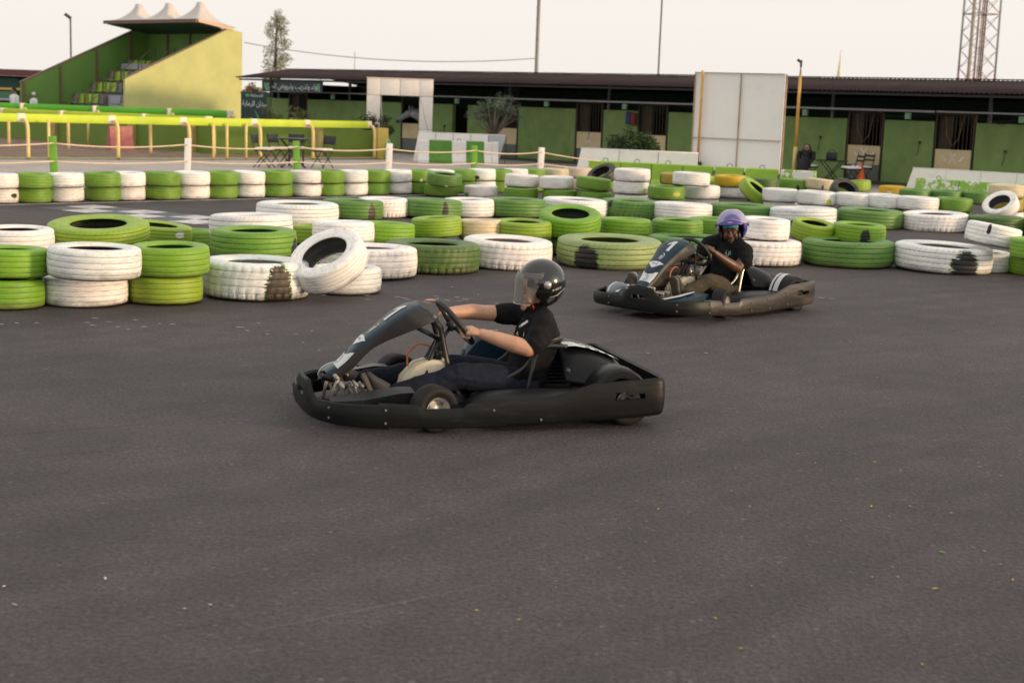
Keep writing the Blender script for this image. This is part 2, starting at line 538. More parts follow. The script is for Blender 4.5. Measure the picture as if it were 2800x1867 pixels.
st_box('end_wall', S1 - .15, S1, 0.17, 4.59, 0, 2.3, DK_GREEN)
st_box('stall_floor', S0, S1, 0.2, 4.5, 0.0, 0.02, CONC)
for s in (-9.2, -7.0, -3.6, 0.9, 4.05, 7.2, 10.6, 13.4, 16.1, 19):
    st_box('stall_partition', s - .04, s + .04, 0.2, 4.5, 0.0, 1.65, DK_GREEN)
def bars_mesh(w, h):
    mb = MB(); n = 9
    for i in range(n):
        x = -w / 2 + w * (i + .5) / n
        mb.box((x, 0, h / 2), (0.018, 0.018, h))
    return mb.mesh('grille')
xmark_done = 0
for k, (a, b) in enumerate(doors):
    w = b - a; c = (a + b) / 2
    mb = MB()
    for x in (a + .02, b - .02): mb.box((x, 0.06, 0.96), (0.045, 0.12, 1.92))
    mb.box((c, 0.06, 1.925), (w, 0.12, 0.045))
    d = mb.build('stall_door', IRON, ST)
    mb = MB(); mb.box((c, 0.035, 0.775), (w - .09, 0.05, 0.51)); mb.build('tan_board', TAN, d)
    mb = MB(); mb.box((c, 0.05, 0.26), (w - .09, 0.05, 0.50)); mb.build('kick_plate', KICK, d)
    if k not in (1,):
        for i in range(9):
            x = a + .05 + (w - .1) * (i + .5) / 9
            mb = MB(); mb.box((x, 0.06, 1.47), (0.02, 0.02, 0.86)); mb.build('bar', IRON, d)
        mb = MB(); mb.box((c - w * .27, 0.14, 1.45), (w * .34, 0.02, .85)); mb.build('inner_board', WOODB, d)
    # chalk cross
    if k in (3, 4, 6, 7):
        mb = MB()
        for sg in (-1, 1):
            p = [(-.10, -.13), (-.065, -.14), (.10, .13), (.065, .14)]
            mb.add([(c + sg * x, 0.0075 - .001 * (sg > 0), 0.82 + z) for x, z in p], [(0, 1, 2, 3)])
        if k in (6, 7):
            for sg in (-1, 1):
                mb.add([(c + sg * x, 0.0085, 0.82 + z) for x, z in ((.15, -.07), (.2, -.09), (.33, .04), (.29, .06))], [(0, 1, 2, 3)])
        mb.build('chalk_cross', CHALK, d, fixn=False)
    if k in (6, 7):
        mb = MB(); pts = [(c - .25, -.04, 1.88), (c - .18, -.05, 1.4), (c - .02, -.05, 1.12), (c + .14, -.05, 1.3), (c + .24, -.04, 1.88)]
        mb.tube(pts, .012, 5); mb.build('rope_loop', mat('hemp_rope', (.16, .12, .075), .9), d)
# roof: corrugated sheets, front slope towards the camera and back slope
def roof_sheet_mesh(w, y0, z0, y1, z1, waves=8):
    mb = MB(); n = waves * 6; vs = []
    for i in range(n + 1):
        x = -w / 2 + w * i / n; dz = 0.016 * math.cos(2 * math.pi * waves * i / n)
        for (y, z) in ((y0, z0), (y1, z1)): vs.append((x, y, z + dz))
    k = len(vs)
    vs += [(x, y, z - .012) for x, y, z in vs]
    fs = []
    for i in range(n):
        fs.append((2 * i, 2 * i + 2, 2 * i + 3, 2 * i + 1)); fs.append((k + 2 * i, k + 2 * i + 1, k + 2 * i + 3, k + 2 * i + 2))
        fs.append((2 * i, k + 2 * i, k + 2 * i + 2, 2 * i + 2)); fs.append((2 * i + 1, 2 * i + 3, k + 2 * i + 3, k + 2 * i + 1))
    mb.add(vs, fs, 0, True)
    me = mb.mesh('roof_sheet'); me.materials.append(ROOF); return me
rfm = roof_sheet_mesh(1.0, -1.5, 2.455, 1.0, 2.825); rbm = roof_sheet_mesh(1.0, 1.02, 2.822, 5.4, 2.28)
for i in range(34):
    for me in (rfm, rbm):
        o = bpy.data.objects.new('roof_sheet', me); COL.objects.link(o); o.parent = ST
        o.location = (S0 + .5 + i, 0, 0.002 * (i % 2))
st_box('ridge_cap', S0, S1, 0.88, 1.14, 2.845, 2.865, ROOF)
# purlins and veranda gutter beam
for y, z in ((-1.30, 2.40), (-.2, 2.58), (.9, 2.74)):
    st_box('purlin', S0, S1, y - .04, y + .04, z - .05, z + .01, BLACKM)
cur = S0
for L in (7.3, 5.1, 8.2, 6.4, 7.0, 6.0):
    st_box('cable_tray', cur, cur + L - .05, -.36, -.28, 1.955 + .01 * (int(L) % 2), 2.005, GALV); cur += L
for s in (-11.9, -8.0, -4.3, -.4, 3.6, 7.6, 11.2, 15.6, 19.2):
    st_box('roof_post', s - .04, s + .04, -.12, -.04, WT, 2.60, mat('slate_post', (.06, .07, .08), .6))
    st_box('roof_brace', s - .02, s + .02, -1.36, -.12, 2.36, 2.40, BLACKM)
for s in (-8.66, -2.55, 1.31, 4.36, 10.49, 13.5, 16.51):
    mb = MB(); mb.cbox((s, -.3, 1.85), (.15, .1, .17), .015); mb.build('light_box', LIGHTBOX, ST)
for s, z in ((2.85, 1.15), (10.85, 1.2), (13.75, 1.18), (16.05, 1.05), (-3.35, 1.0)):
    mb = MB(); mb.box((s, -.03, z), (.05, .05, .06)); mb.tube([(s, -.03, z), (s - .02, -.04, z - .2), (s - .06, -.03, z - .35)], .008, 5)
    mb.build('wall_tap', IRON, ST)
st_box('wall_plinth', S0, S1, -.03, -.005, 0.0, .10, mat('plinth_grime', (.06, .075, .04), .85, dirt=.4))
# hanging cables under the veranda
for s0, s1, sag in ((11.5, 14.6, .16), (14.6, 17.5, .2), (5.9, 8.5, .12), (15.6, 16.4, .28)):
    mb = MB(); mb.tube([(s0 + (s1 - s0) * t / 10, -.33, 1.99 - sag * 4 * (t / 10) * (1 - t / 10)) for t in range(11)], .008, 5)
    mb.build('cable', BLACKM, ST)

# ---- blue and red bag on the wall
bgm = MB(); bgm.cbox((-.09, 0, 0), (.17, .12, .36), .03); bgm.cbox((.09, .005, -.02), (.17, .12, .36), .03, mi=1)
bgm.tube([(-.12, 0, .17), (-.1, -.02, .24), (.1, -.02, .24), (.12, 0, .17)], .012, 6, mi=1)
o = bgm.build('saddle_bag', [mat('blue_cloth', (.025, .045, .14), .8), mat('red_cloth', (.15, .025, .025), .8)], None, tuple(wp(4.47, .10, 1.50)), WROT)
tag(o, 'blue and red bag hung on the green stable wall', 'bag')

# ---- signs
NAVY = mat('sign_navy', (0.012, 0.035, 0.045), 0.45, var=0.15)
SIGN_W = mat('sign_white', (0.72, 0.74, 0.74), 0.5, var=0.05)
SIGN_G = mat('sign_green', (0.06, 0.35, 0.10), 0.5)
def lettering(txt, size, m, parent, loc, rot=(rad(90), 0, 0), name='lettering', shear=0.0, sx=1.0):
    me = text_mesh(txt, size, shear)
    o = link(name, me, m, parent, loc); o.rotation_euler = rot; o.scale = (sx, 1, 1)
    return o
AR_RANGE = ''.join(reversed('\uFEE3\uFEF4\uFEAA\uFE8D\uFEE5 \uFE8D\uFEDF\uFEAE\uFEE3\uFE8E\uFEF3\uFE94'))
AR_CLUB = ''.join(reversed('\uFE8D\uFEDF\uFEE4\uFEB4\uFE8E\uFE91\uFED8\uFE94'))
AR_LONG = ''.join(reversed('\uFE87\uFEF3\uFEEE\uFE8D\uFE80 \uFEED\uFE97\uFEAA\uFEAD\uFEF3\uFE90 \uFEED\uFE97\uFEAE\uFEED\uFEF3\uFEBE \uFE8D\uFEDF\uFEA8\uFEF4\uFEDE'))
sg = empty('sign_board', (-9.10, 49.6, 0), rad(-6), 'dark navy board with white Arabic lettering standing beside the grandstand', 'sign')
mb = MB(); mb.box((-.03, 0.02, 1.43), (1.0, .04, .98)); mb.build('panel', NAVY, sg)
for x in (-.45, .45):
    mb = MB(); mb.box((x, .07, .7), (.05, .05, 1.4)); mb.build('leg', IRON, sg)
lettering(AR_RANGE, .25, SIGN_W, sg, (-.02, -.006, 1.52), sx=.72)
lettering(AR_CLUB, .13, SIGN_W, sg, (.03, -.006, 1.80))
for p, nme in (((-.30, 1.80), 'emblem'), ((-.17, 1.00), 'emblem')):
    mb = MB(); mb.add([(p[0] + .06 * math.cos(t * math.pi / 4) * (1 + .4 * (t % 2)), -.006, p[1] + .05 * math.sin(t * math.pi / 4)) for t in range(8)], [tuple(range(8))]); mb.build(nme, SIGN_G, sg, fixn=False)
mb = MB(); mb.add([(-.05, -.006, 1.30), (-.02, -.006, 1.30), (.17, -.006, .97), (.10, -.006, .97)], [(0, 1, 2, 3)]); mb.build('green_stripe', SIGN_G, sg, fixn=False)
o = st_box('timber_post', 0, .12, 0, .12, 0, 1.75, mat('green_post', (.06, .11, .015), .7), None)
o.location = (-8.62, 49.0, 0); tag(o, 'dark green square post beside the navy sign board', 'post')
bn = empty('banner_sign', tuple(wp(-9.8, 1.25, 0)), WROT, 'long navy banner with white Arabic script hung under the stable eave', 'sign')
mb = MB(); mb.box((0, 0, 2.18), (3.3, .04, .40)); mb.build('panel', NAVY, bn)
for x in (-1.5, 1.5):
    mb = MB(); mb.box((x, .02, 2.42), (.03, .02, .16)); mb.build('hanger', IRON, bn)
mb = MB(); mb.box((0, -.005, 2.385), (3.3, .05, .02)); mb.build('top_trim', GALV, bn)
lettering(AR_LONG, .27, SIGN_W, bn, (.05, -.026, 2.17))
for x in (-1.43, 1.43):
    mb = MB(); mb.add([(x + .10 * math.cos(t * math.pi / 4) * (1 + .4 * (t % 2)), -.026, 2.19 + .10 * math.sin(t * math.pi / 4)) for t in range(8)], [tuple(range(8))]); mb.build('emblem', SIGN_G, bn, fixn=False)
mb = MB(); mb.box((0, 0, 1.25), (.06, .06, 2.5)); o = mb.build('veranda_post', BLACKM, None, tuple(wp(-10.9, 1.32, 0))); tag(o, 'thin black post in front of the navy banner', 'post')

# ---- horse looking over the half door behind the white gate
def horse():
    g1 = mat('grey_horse_coat', (.22, .23, .25), .75, var=.35, scale=9, dirt=.3, dirtcol=(.55, .55, .55), dscale=5)
    dk = mat('dark_muzzle', (.02, .022, .028), .6)
    mb = MB()
    mb.tube([(.75, .55, .85), (.55, .35, 1.12), (.28, .10, 1.34), (.06, -.05, 1.40)], [.34, .26, .19, .13], 12)
    mb.tube([(.10, -.04, 1.42), (-.08, -.10, 1.34), (-.26, -.16, 1.22), (-.40, -.20, 1.12), (-.46, -.21, 1.08)], [.12, .115, .085, .075, .055], 12)
    o = mb.build('horse', [g1], None, tuple(wp(-4.95, 0.05, 0)), WROT)
    tag(o, 'grey horse with a dark muzzle leaning its head over a stall door', 'horse')
    for s in (-1, 1):
        mb = MB(); mb.tube([(.06, -.05 + s * .06, 1.50), (.05, -.05 + s * .08, 1.58), (.05, -.04 + s * .08, 1.66)], [.035, .03, .004], 6); mb.build('ear', g1, o)
        mb = MB(); mb.sphere((-.10, -.105 + s * .10, 1.37), .022); mb.build('eye', dk, o)
    mb = MB(); mb.tube([(-.36, -.19, 1.14), (-.44, -.205, 1.09), (-.475, -.21, 1.075)], [.080, .072, .045], 12); mb.build('muzzle', dk, o)
    mb = MB(); mb.tube([(.14, -.02, 1.52), (.34, .16, 1.46), (.58, .38, 1.28)], [(.03, .08), (.04, .1), (.03, .08)], 8); mb.build('mane', dk, o)
horse()

# ================================================================== GRANDSTAND
GS_V = Vector((0.64, 0.768, 0)); GS_W = Vector((-0.768, 0.64, 0))
GS = empty('grandstand', (-15.7, 57.0, 0), math.atan2(GS_V.y, GS_V.x), 'small green grandstand with three peaked white tents for a roof', 'grandstand')
# local: x = towards the back, y = towards the left wall, z up
YELW = mat('grandstand_olive_paint', (0.46, 0.47, 0.18), 0.7, var=0.08, scale=1.5, dirt=0.15, dirtcol=(0.40, 0.41, 0.16), dscale=.8)
GSG = mat('grandstand_green_paint', (0.12, 0.25, 0.05), 0.7, var=0.08, scale=1.5)
TENT = mat('tent_fabric', (0.56, 0.51, 0.48), 0.7, var=0.06)
FRAME_BR = mat('brown_angle_iron', (0.16, 0.10, 0.06), 0.65, var=0.2)
def gs_slab(name, pts, y0, y1, m, parent=GS):
    mb = MB(); n = len(pts)
    vs = [(x, y0, z) for x, z in pts] + [(x, y1, z) for x, z in pts]
    mb.add(vs, [tuple(range(n)), tuple(range(2 * n - 1, n - 1, -1))] + [(i, n + i, n + (i + 1) % n, (i + 1) % n) for i in range(n)])
    return mb.build(name, m, parent)
BX = 5.85
gs_slab('side_wall', [(0, 0), (BX, 0), (BX, 4.42), (5.15, 4.52), (0, 2.27)], -.12, 0, YELW)
gs_slab('side_wall', [(-.65, 0), (BX, 0), (BX, 4.42), (5.15, 4.52), (-.65, 1.98)], 6.3, 6.42, GSG)
gs_slab('back_wall', [(BX - .12, 0), (BX, 0), (BX, 4.42), (BX - .12, 4.42)], .002, 6.298, GSG)
for x in (-.60, 1.15, 2.95, 4.7):
    zt = min(1.98 + (x + .65) * .438, 4.4)
    gs_slab('wall_post', [(x, 0), (x + .1, 0), (x + .1, zt), (x, zt)], 6.22, 6.295, FRAME_BR)
for y in (1.5, 3.2, 4.8):
    gs_slab('wall_post', [(BX - .2, 0), (BX - .125, 0), (BX - .125, 4.4), (BX - .2, 4.4)], y, y + .1, FRAME_BR)
gs_slab('top_rail', [(-.68, 1.98), (5.15, 4.535), (5.15, 4.60), (-.68, 2.05)], 6.28, 6.44, FRAME_BR)
gs_slab('top_rail', [(-.03, 2.272), (5.15, 4.535), (5.15, 4.58), (-.03, 2.315)], -.14, .02, FRAME_BR)
STEP = mat('stand_step_grey', (0.34, 0.36, 0.40), 0.7, var=0.1)
SEATG = mat('seat_lime', (0.24, 0.38, 0.03), 0.4); SEATK = mat('seat_grey', (0.13, 0.115, 0.11), 0.5)
seat_mb = MB()
seat_mb.tube([(0, 0, 0)], .01, 3, caps=False) if False else None
seat_mb.loft([[(.0, -.2, .02), (.0, .2, .02), (.0, .2, .05), (.0, -.2, .05)], [(.34, -.21, 0), (.34, .21, 0), (.34, .21, .03), (.34, -.21, .03)],
              [(.42, -.21, .06), (.42, .21, .06), (.39, .21, .09), (.39, -.21, .09)], [(.48, -.2, .42), (.48, .2, .42), (.45, .2, .42), (.45, -.2, .42)]], smooth=True)
seat_me = {}
for m in (SEATG, SEATK):
    seat_me[m.name] = seat_mb.mesh('seat'); seat_me[m.name].materials.append(m)
rows = [(.3, .62), (1.2, 1.12), (2.1, 1.62), (3.0, 2.12), (3.9, 2.62)]
rnd = random.Random(3)
for k, (x, z) in enumerate(rows):
    gs_slab('tier', [(x - .3, 0 if k == 0 else rows[k - 1][1] - .02), (x + .6, 0 if k == 0 else rows[k - 1][1] - .02), (x + .6, z), (x - .3, z)], .05, 6.2, STEP)
    for i in range(12):
        y = .35 + i * .5
        if 5 <= i <= 6: continue
        m = SEATK if i in (4, 7, 11, 0) or rnd.random() < .12 else SEATG
        o = bpy.data.objects.new('seat', seat_me[m.name]); COL.objects.link(o); o.parent = GS; o.location = (x, y, z + .10)
gs_slab('back_deck', [(4.2, 2.6), (BX - .13, 2.6), (BX - .13, 3.0), (4.2, 3.0)], .05, 6.2, STEP)
for k, (x, z) in enumerate(rows):
    for y in (2.7, 4.1):
        mb = MB(); mb.tube([(x - .1, y, z), (x - .1, y, z + .62), (x + .3, y, z + .95), (x + .62, y, z + 1.05), (x + .62, y, z + .5)], .022, 6)
        mb.build('hand_rail', FRAME_BR, GS)
gs_slab('front_wall', [(-.12, 0), (-.02, 0), (-.02, .75), (-.12, .75)], .01, 6.29, GSG)
# canopy: frame and three peaked tents
gs_slab('canopy_beam', [(3.45, 4.68), (3.55, 4.68), (3.55, 4.82), (3.45, 4.82)], -.10, 6.42, FRAME_BR)
gs_slab('canopy_beam', [(3.552, 4.70), (5.35, 4.46), (5.35, 4.58), (3.552, 4.82)], -.16, -.06, mat('beam_peach', (.62, .42, .26), .6))
gs_slab('canopy_beam', [(3.552, 4.70), (5.35, 4.46), (5.35, 4.58), (3.552, 4.82)], 6.32, 6.42, FRAME_BR)
gs_slab('canopy_ceiling', [(3.56, 4.66), (5.75, 4.36), (5.75, 4.39), (3.56, 4.69)], .01, 6.28, DK_GREEN)
def tent(yc):
    mb = MB(); n = 48; rings = []
    for t in [0, .12, .25, .4, .55, .7, .82, .92, 1.0]:
        ring = []
        for k in range(n):
            a = 2 * math.pi * k / n
            ca, sa = math.cos(a), math.sin(a)
            q = 1 / max(abs(ca), abs(sa))
            sq = Vector((ca * q * 1.02, sa * q * 1.07))
            rd = Vector((ca * .16, sa * .16))
            f = 1 - t
            pxy = rd.lerp(sq, f ** 1.25 if t > 0 else 1)
            zb = 4.83 - (pxy.x + 1.02) * .12
            z = zb + (t ** 1.7) * .80 + (t > .95) * .05
            z -= .04 * math.sin(math.pi * t) * (abs(math.sin(2 * a)) < .4)
            ring.append((4.55 + pxy.x, yc + pxy.y, z))
        rings.append(ring)
    mb.loft(rings, caps=False)
    top = rings[-1]
    mb.add(top + [(4.55, yc, top[0][2] + .06)], [(k, (k + 1) % n, n) for k in range(n)], 0, True)
    mb.build('tent_peak', TENT, GS)
for yc in (1.0, 3.15, 5.30): tent(yc)

# ================================================================== far left building, palm, people
LB = empty('far_building', (-25.8, 75, 0), rad(-3), 'far low building with a maroon roof at the left edge', 'building')
for nme, c, s, m in (('roof', (0, .3, 2.56), (9, 3, .30), mat('maroon_roof', (.10, .03, .03), .7)), ('wall', (0, 1.5, 1.2), (9, .3, 2.4), DK_GREEN),
                     ('shop_sign', (-1.7, .0, 2.02), (2.8, .1, .5), mat('teal_sign', (.015, .07, .06), .5)), ('yellow_beam', (-1.4, -.2, 1.72), (3.6, .1, .11), mat('yellow_beam', (.55, .38, .10), .6)),
                     ('fascia', (-1.7, -.1, 1.42), (2.6, .1, .34), mat('green_fascia', (.05, .16, .09), .5)), ('counter', (-1.6, -.2, 1.18), (2.6, .3, .1), STEP),
                     ('tube_light', (1.0, -.5, 2.28), (.9, .05, .08), SIGN_W), ('tube_light', (1.9, -.5, 2.28), (.4, .05, .08), SIGN_W)):
    mb = MB(); mb.box(c, s); mb.build(nme, m, LB)
mb = MB(); mb.add([(-2.6, -.16, 1.36), (-1.5, -.16, 1.36), (-1.5, -.16, 1.50), (-2.6, -.16, 1.50)], [(0, 1, 2, 3)]); mb.build('lime_lettering_strip', mat('lime_paint', (.3, .5, .05), .6), LB, fixn=False)

def simple_person(name, loc, h, m_robe, m_skin, m_head, label, rz=0, lean=0.0):
    mb = MB(); k = h / 1.75
    mb.tube([(0, 0, 0), (0, 0, .5 * k), (0, 0, .95 * k), (.02 + lean * .3, 0, 1.25 * k), (.03 + lean, 0, 1.42 * k), (.03 + lean, 0, 1.5 * k)], [.17 * k, .17 * k, .16 * k, (.13 * k, .19 * k), (.11 * k, .19 * k), .06 * k], 14)
    mb.tube([(.03 + lean, 0, 1.47 * k), (.03 + lean, 0, 1.55 * k)], .055 * k, 10, mi=1)
    mb.sphere((.04 + lean, 0, 1.63 * k), (.085 * k, .075 * k, .11 * k), mi=1)
    for s in (-1, 1):
        mb.tube([(.03 + lean, s * .17 * k, 1.40 * k), (.06, s * .23 * k, 1.12 * k), (.20, s * .18 * k, .98 * k)], [.06 * k, .055 * k, .045 * k], 8)
        mb.tube([(.20, s * .18 * k, .98 * k), (.28, s * .16 * k, .97 * k)], [.03 * k, .025 * k], 6, mi=1)
    o = mb.build(name, [m_robe, m_skin], None, loc, rz)
    tag(o, label, 'person')
    mb = MB(); mb.sphere((.02 + lean, 0, 1.68 * k), (.092 * k, .085 * k, .085 * k)); mb.build('head_cover', m_head, o)
    return o
ROBE = mat('white_robe', (.68, .68, .72), .8); SKB = mat('brown_skin', (.22, .12, .07), .6); BLKC = mat('black_cloth', (.008, .008, .010), .85)
simple_person('person', (-21.05, 60, 0), 1.78, ROBE, SKB, BLKC, 'person in a long white robe with dark hair standing by the grandstand', rad(200))
simple_person('person', (-20.45, 60.6, 0), 1.62, ROBE, SKB, ROBE, 'person in white robe and white cap close to the grandstand wall', rad(170))

# ================================================================== vegetation
def leaf_mat(name, col, var=.35):
    m = mat(name, col, .65, var=var, scale=2.5, spec=.3)
    return m
def foliage_mesh(clumps, n, leaf, rnd, droop=0.0, aspect=2.2):
    """small bent leaves spread through ellipsoidal clumps [(c, r)]"""
    mb = MB(); vol = [c[1][0] * c[1][1] * c[1][2] for c in clumps]; tot = sum(vol)
    for (c, r), v in zip(clumps, vol):
        for _ in range(max(6, int(n * v / tot))):
            while True:
                d = Vector((rnd.uniform(-1, 1), rnd.uniform(-1, 1), rnd.uniform(-1, 1)))
                if d.length < 1: break
            if d.length < .35 and rnd.random() < .6: d *= 1.8
            p = Vector(c) + Vector((d.x * r[0], d.y * r[1], d.z * r[2]))
            a = Vector((rnd.gauss(0, 1), rnd.gauss(0, 1), rnd.gauss(-droop, .8))).normalized()
            b = a.cross(Vector((rnd.gauss(0, 1), rnd.gauss(0, 1), rnd.gauss(0, 1)))).normalized()
            l = leaf * rnd.uniform(.6, 1.3); w = l / aspect
            nrm = a.cross(b)
            mb.add([p, p + a * l * .5 + b * w * .5 + nrm * l * .08, p + a * l, p + a * l * .5 - b * w * .5 + nrm * l * .08], [(0, 1, 2), (0, 2, 3)], rnd.choice((0, 0, 1)))
    return mb
def tree(name, loc, label, trunk, clumps, n, leaf, mats, seed, droop=0, cat='tree', limbs=True, bark=None, aspect=2.2):
    rnd = random.Random(seed)
    t = empty(name, loc, 0, label, cat)
    foliage_mesh(clumps, n, leaf, rnd, droop, aspect).build('crown', mats, t, fixn=False)
    mb = MB()
    mb.tube(trunk[0], trunk[1], 8)
    if limbs:
        top = Vector(trunk[0][-1])
        for c, r in clumps:
            st = Vector(trunk[0][rnd.randrange(max(1, len(trunk[0]) - 2), len(trunk[0]))])
            mid = st.lerp(Vector(c), .5) + Vector((rnd.gauss(0, .05), rnd.gauss(0, .05), .05))
            mb.tube([st, mid, c], [trunk[1][-1] * .8, trunk[1][-1] * .5, trunk[1][-1] * .15], 5)
    mb.build('trunk', bark or WOODB, t)
    return t
rnd = random.Random(8)
LEAF_E = [leaf_mat('eucalyptus_leaf', (.24, .23, .14)), leaf_mat('eucalyptus_leaf_pale', (.36, .33, .23))]
cl = []
for i in range(26):
    z = 2.4 + 3.0 * i / 25; w = .62 * (1 - ((z - 2.4) / 3.2) ** 1.6) + .10
    cl.append(((rnd.uniform(-w, w) + .08, rnd.uniform(-w, w), z), (rnd.uniform(.16, .34), rnd.uniform(.16, .34), rnd.uniform(.2, .36))))
tree('eucalyptus_tree', (-11.05, 65, 0), 'tall slim feathery tree rising behind the stable roof', ([(0, 0, 0), (.05, 0, 2), (.0, 0, 3.5), (.05, 0, 5.2)], [.14, .11, .07, .02]), cl, 3600, .12, LEAF_E, 5, droop=.9, aspect=3.5)
LEAF_O = [leaf_mat('olive_leaf', (.085, .12, .07)), leaf_mat('olive_leaf_silver', (.17, .21, .15))]
cl = []; rnd = random.Random(21)
for i in range(30):
    a = rnd.uniform(0, 6.28); e = rnd.uniform(-.15, 1.2); L = rnd.uniform(.45, .85)
    d = Vector((math.cos(a) * math.cos(e), math.sin(a) * math.cos(e), math.sin(e) * .9))
    for q in (.45, .7, 1.0):
        cl.append((tuple(Vector((0, 0, 1.42)) + d * L * q), (.12 * (1.25 - q * .6), .12 * (1.25 - q * .6), .11 * (1.3 - q * .5))))
tree('olive_tree', (-.77, 44.0, 0), 'small spiky grey green olive tree in front of the stable', ([(0, 0, 0), (.0, 0, .8), (.02, 0, 1.45)], [.07, .055, .04]), cl, 4200, .095, LEAF_O, 6, aspect=3.5, bark=mat('pale_bark', (.20, .17, .13), .9))
LEAF_B = [leaf_mat('bush_leaf', (.030, .062, .020)), leaf_mat('bush_leaf_light', (.060, .105, .030))]
cl = []; rnd = random.Random(5)
for i in range(30):
    a = rnd.uniform(0, 6.28); r = rnd.random() ** .6
    cl.append(((math.cos(a) * r * .64, math.sin(a) * r * .45, .84 + rnd.uniform(-.2, .40) * (1 - r * .7)), (.20, .20, .17)))
tree('green_bush', (2.66, 35.0, 0), 'round dark green bush behind the white board fence', ([(0, 0, 0), (0, 0, .7)], [.05, .04]), cl, 6500, .08, LEAF_B, 9, cat='bush')
LEAF_S = [leaf_mat('shrub_leaf', (.06, .09, .03)), leaf_mat('shrub_leaf_olive', (.13, .14, .05))]
for nm, x, y, h, r, sd, lab in (('potted_shrub', -7.95, 46.0, 1.65, .28, 2, 'loose olive shrub left of the leftmost stall door'), ('potted_shrub', -7.15, 45.6, 1.45, .42, 4, 'leafy shrub in front of the leftmost stall door'),
                            ('dark_shrub', -4.75, 45.3, 1.35, .32, 6, 'dark shrub to the left of the white gate'), ('dark_shrub', -4.15, 44.9, 1.30, .26, 7, 'dark narrow shrub seen inside the white gate')):
    rnd = random.Random(sd)
    cl = [((rnd.uniform(-r, r) * .8, rnd.uniform(-r, r) * .8, h * rnd.uniform(.3, .95)), (r * .5, r * .5, r * .6)) for _ in range(12)]
    tree(nm, (x, y, 0), lab, ([(0, 0, 0), (0, 0, h * .6)], [.03, .02]), cl, 1100, .08, LEAF_S if nm == 'potted_shrub' else [leaf_mat('dark_shrub_leaf', (.035, .05, .018)), leaf_mat('dark_shrub_tip', (.06, .06, .03))], sd, cat='shrub')
def palm(loc, h, n, L, label, col, seed):
    rnd = random.Random(seed); t = empty('palm_tree', loc, 0, label, 'palm')
    mb = MB(); mb.tube([(0, 0, 0), (.02, 0, h * .5), (0, 0, h)], [.13, .11, .09], 8); mb.build('trunk', WOODB, t)
    m = leaf_mat('palm_leaf_' + str(seed), col)
    for i in range(n):
        a = 6.28 * i / n + rnd.uniform(-.2, .2); e = rnd.uniform(.2, 1.1); mb = MB(); pts = []
        for q in range(7):
            s = q / 6 * L; pts.append(Vector((math.cos(a) * s * math.cos(e), math.sin(a) * s * math.cos(e), h + s * math.sin(e) - .55 * s * s / L)))
        mb.tube(pts, [.02 - .0025 * q for q in range(7)], 4)
        for q in range(1, 7):
            for sd in (-1, 1):
                for f in (0, .5):
                    p = pts[q - 1].lerp(pts[q], f); d = Vector((-math.sin(a) * sd, math.cos(a) * sd, -.35)) + (pts[q] - pts[q - 1]).normalized() * .8
                    d = d.normalized() * L * .28; sdv = (pts[q] - pts[q - 1]).normalized() * .03
                    mb.add([p - sdv, p + sdv, p + d], [(0, 1, 2)])
        mb.build('frond', m, t, fixn=False)
palm((-20.3, 66, 0), 1.75, 13, .9, 'small yellowish palm at the left of the grandstand', (.20, .20, .04), 3)
palm((-10.35, 56.5, 0), 1.9, 12, .8, 'yellow green palm between the grandstand and the stable', (.20, .20, .04), 12)
rnd = random.Random(31)
cl = [((rnd.uniform(-.35, .35), rnd.uniform(-.2, .2), rnd.uniform(1.75, 2.2)), (.14, .14, .12)) for _ in range(9)]
tree('flowering_shrub', (-10.2, 55.5, 0), 'orange flowering shrub beside the right wall of the grandstand', ([(0, 0, 0), (0, 0, 1.8)], [.05, .03]), cl, 700, .09, [leaf_mat('orange_petal', (.45, .14, .06)), LEAF_S[1]], 31, cat='shrub')

# ================================================================== poles, tower, minaret
def pole(name, loc, h, r0, r1, m, label, lean=0):
    mb = MB(); mb.lathe([(0, 0), (r0 * 1.8, 0), (r0 * 1.8, .04), (r0, .05), ((r0 + r1) / 2, h / 2), (r1, h), (0, h)], 10)
    o = mb.build(name, m, None, loc); tag(o, label, 'pole'); return o
pole('steel_pole', (.62, 60, 0), 9.0, .085, .07, mat('pole_grey', (.24, .23, .22), .5, metal=.3), 'thick grey pole rising above the middle of the stable roof')
pole('steel_pole', (6.62, 70, 0), 10.0, .05, .04, mat('pole_brown', (.16, .13, .12), .5, metal=.3), 'thin dark pole left of the white billboard')
pole('thin_mast', (-10.38, 90, 0), 4.7, .035, .025, mat('pole_pale', (.42, .38, .34), .6), 'faint thin mast far behind the stable roof')
mb = MB(); mb.lathe([(0, 0), (.5, 0), (.4, 4), (.30, 5.6), (.18, 6.6), (.08, 7.6), (.03, 8.6), (0, 8.7)], 14)
o = mb.build('minaret', mat('minaret_cream', (.80, .76, .56), .7), None, (32.9, 150, 0)); tag(o, 'far pale yellow minaret spire above the stable roof', 'minaret')
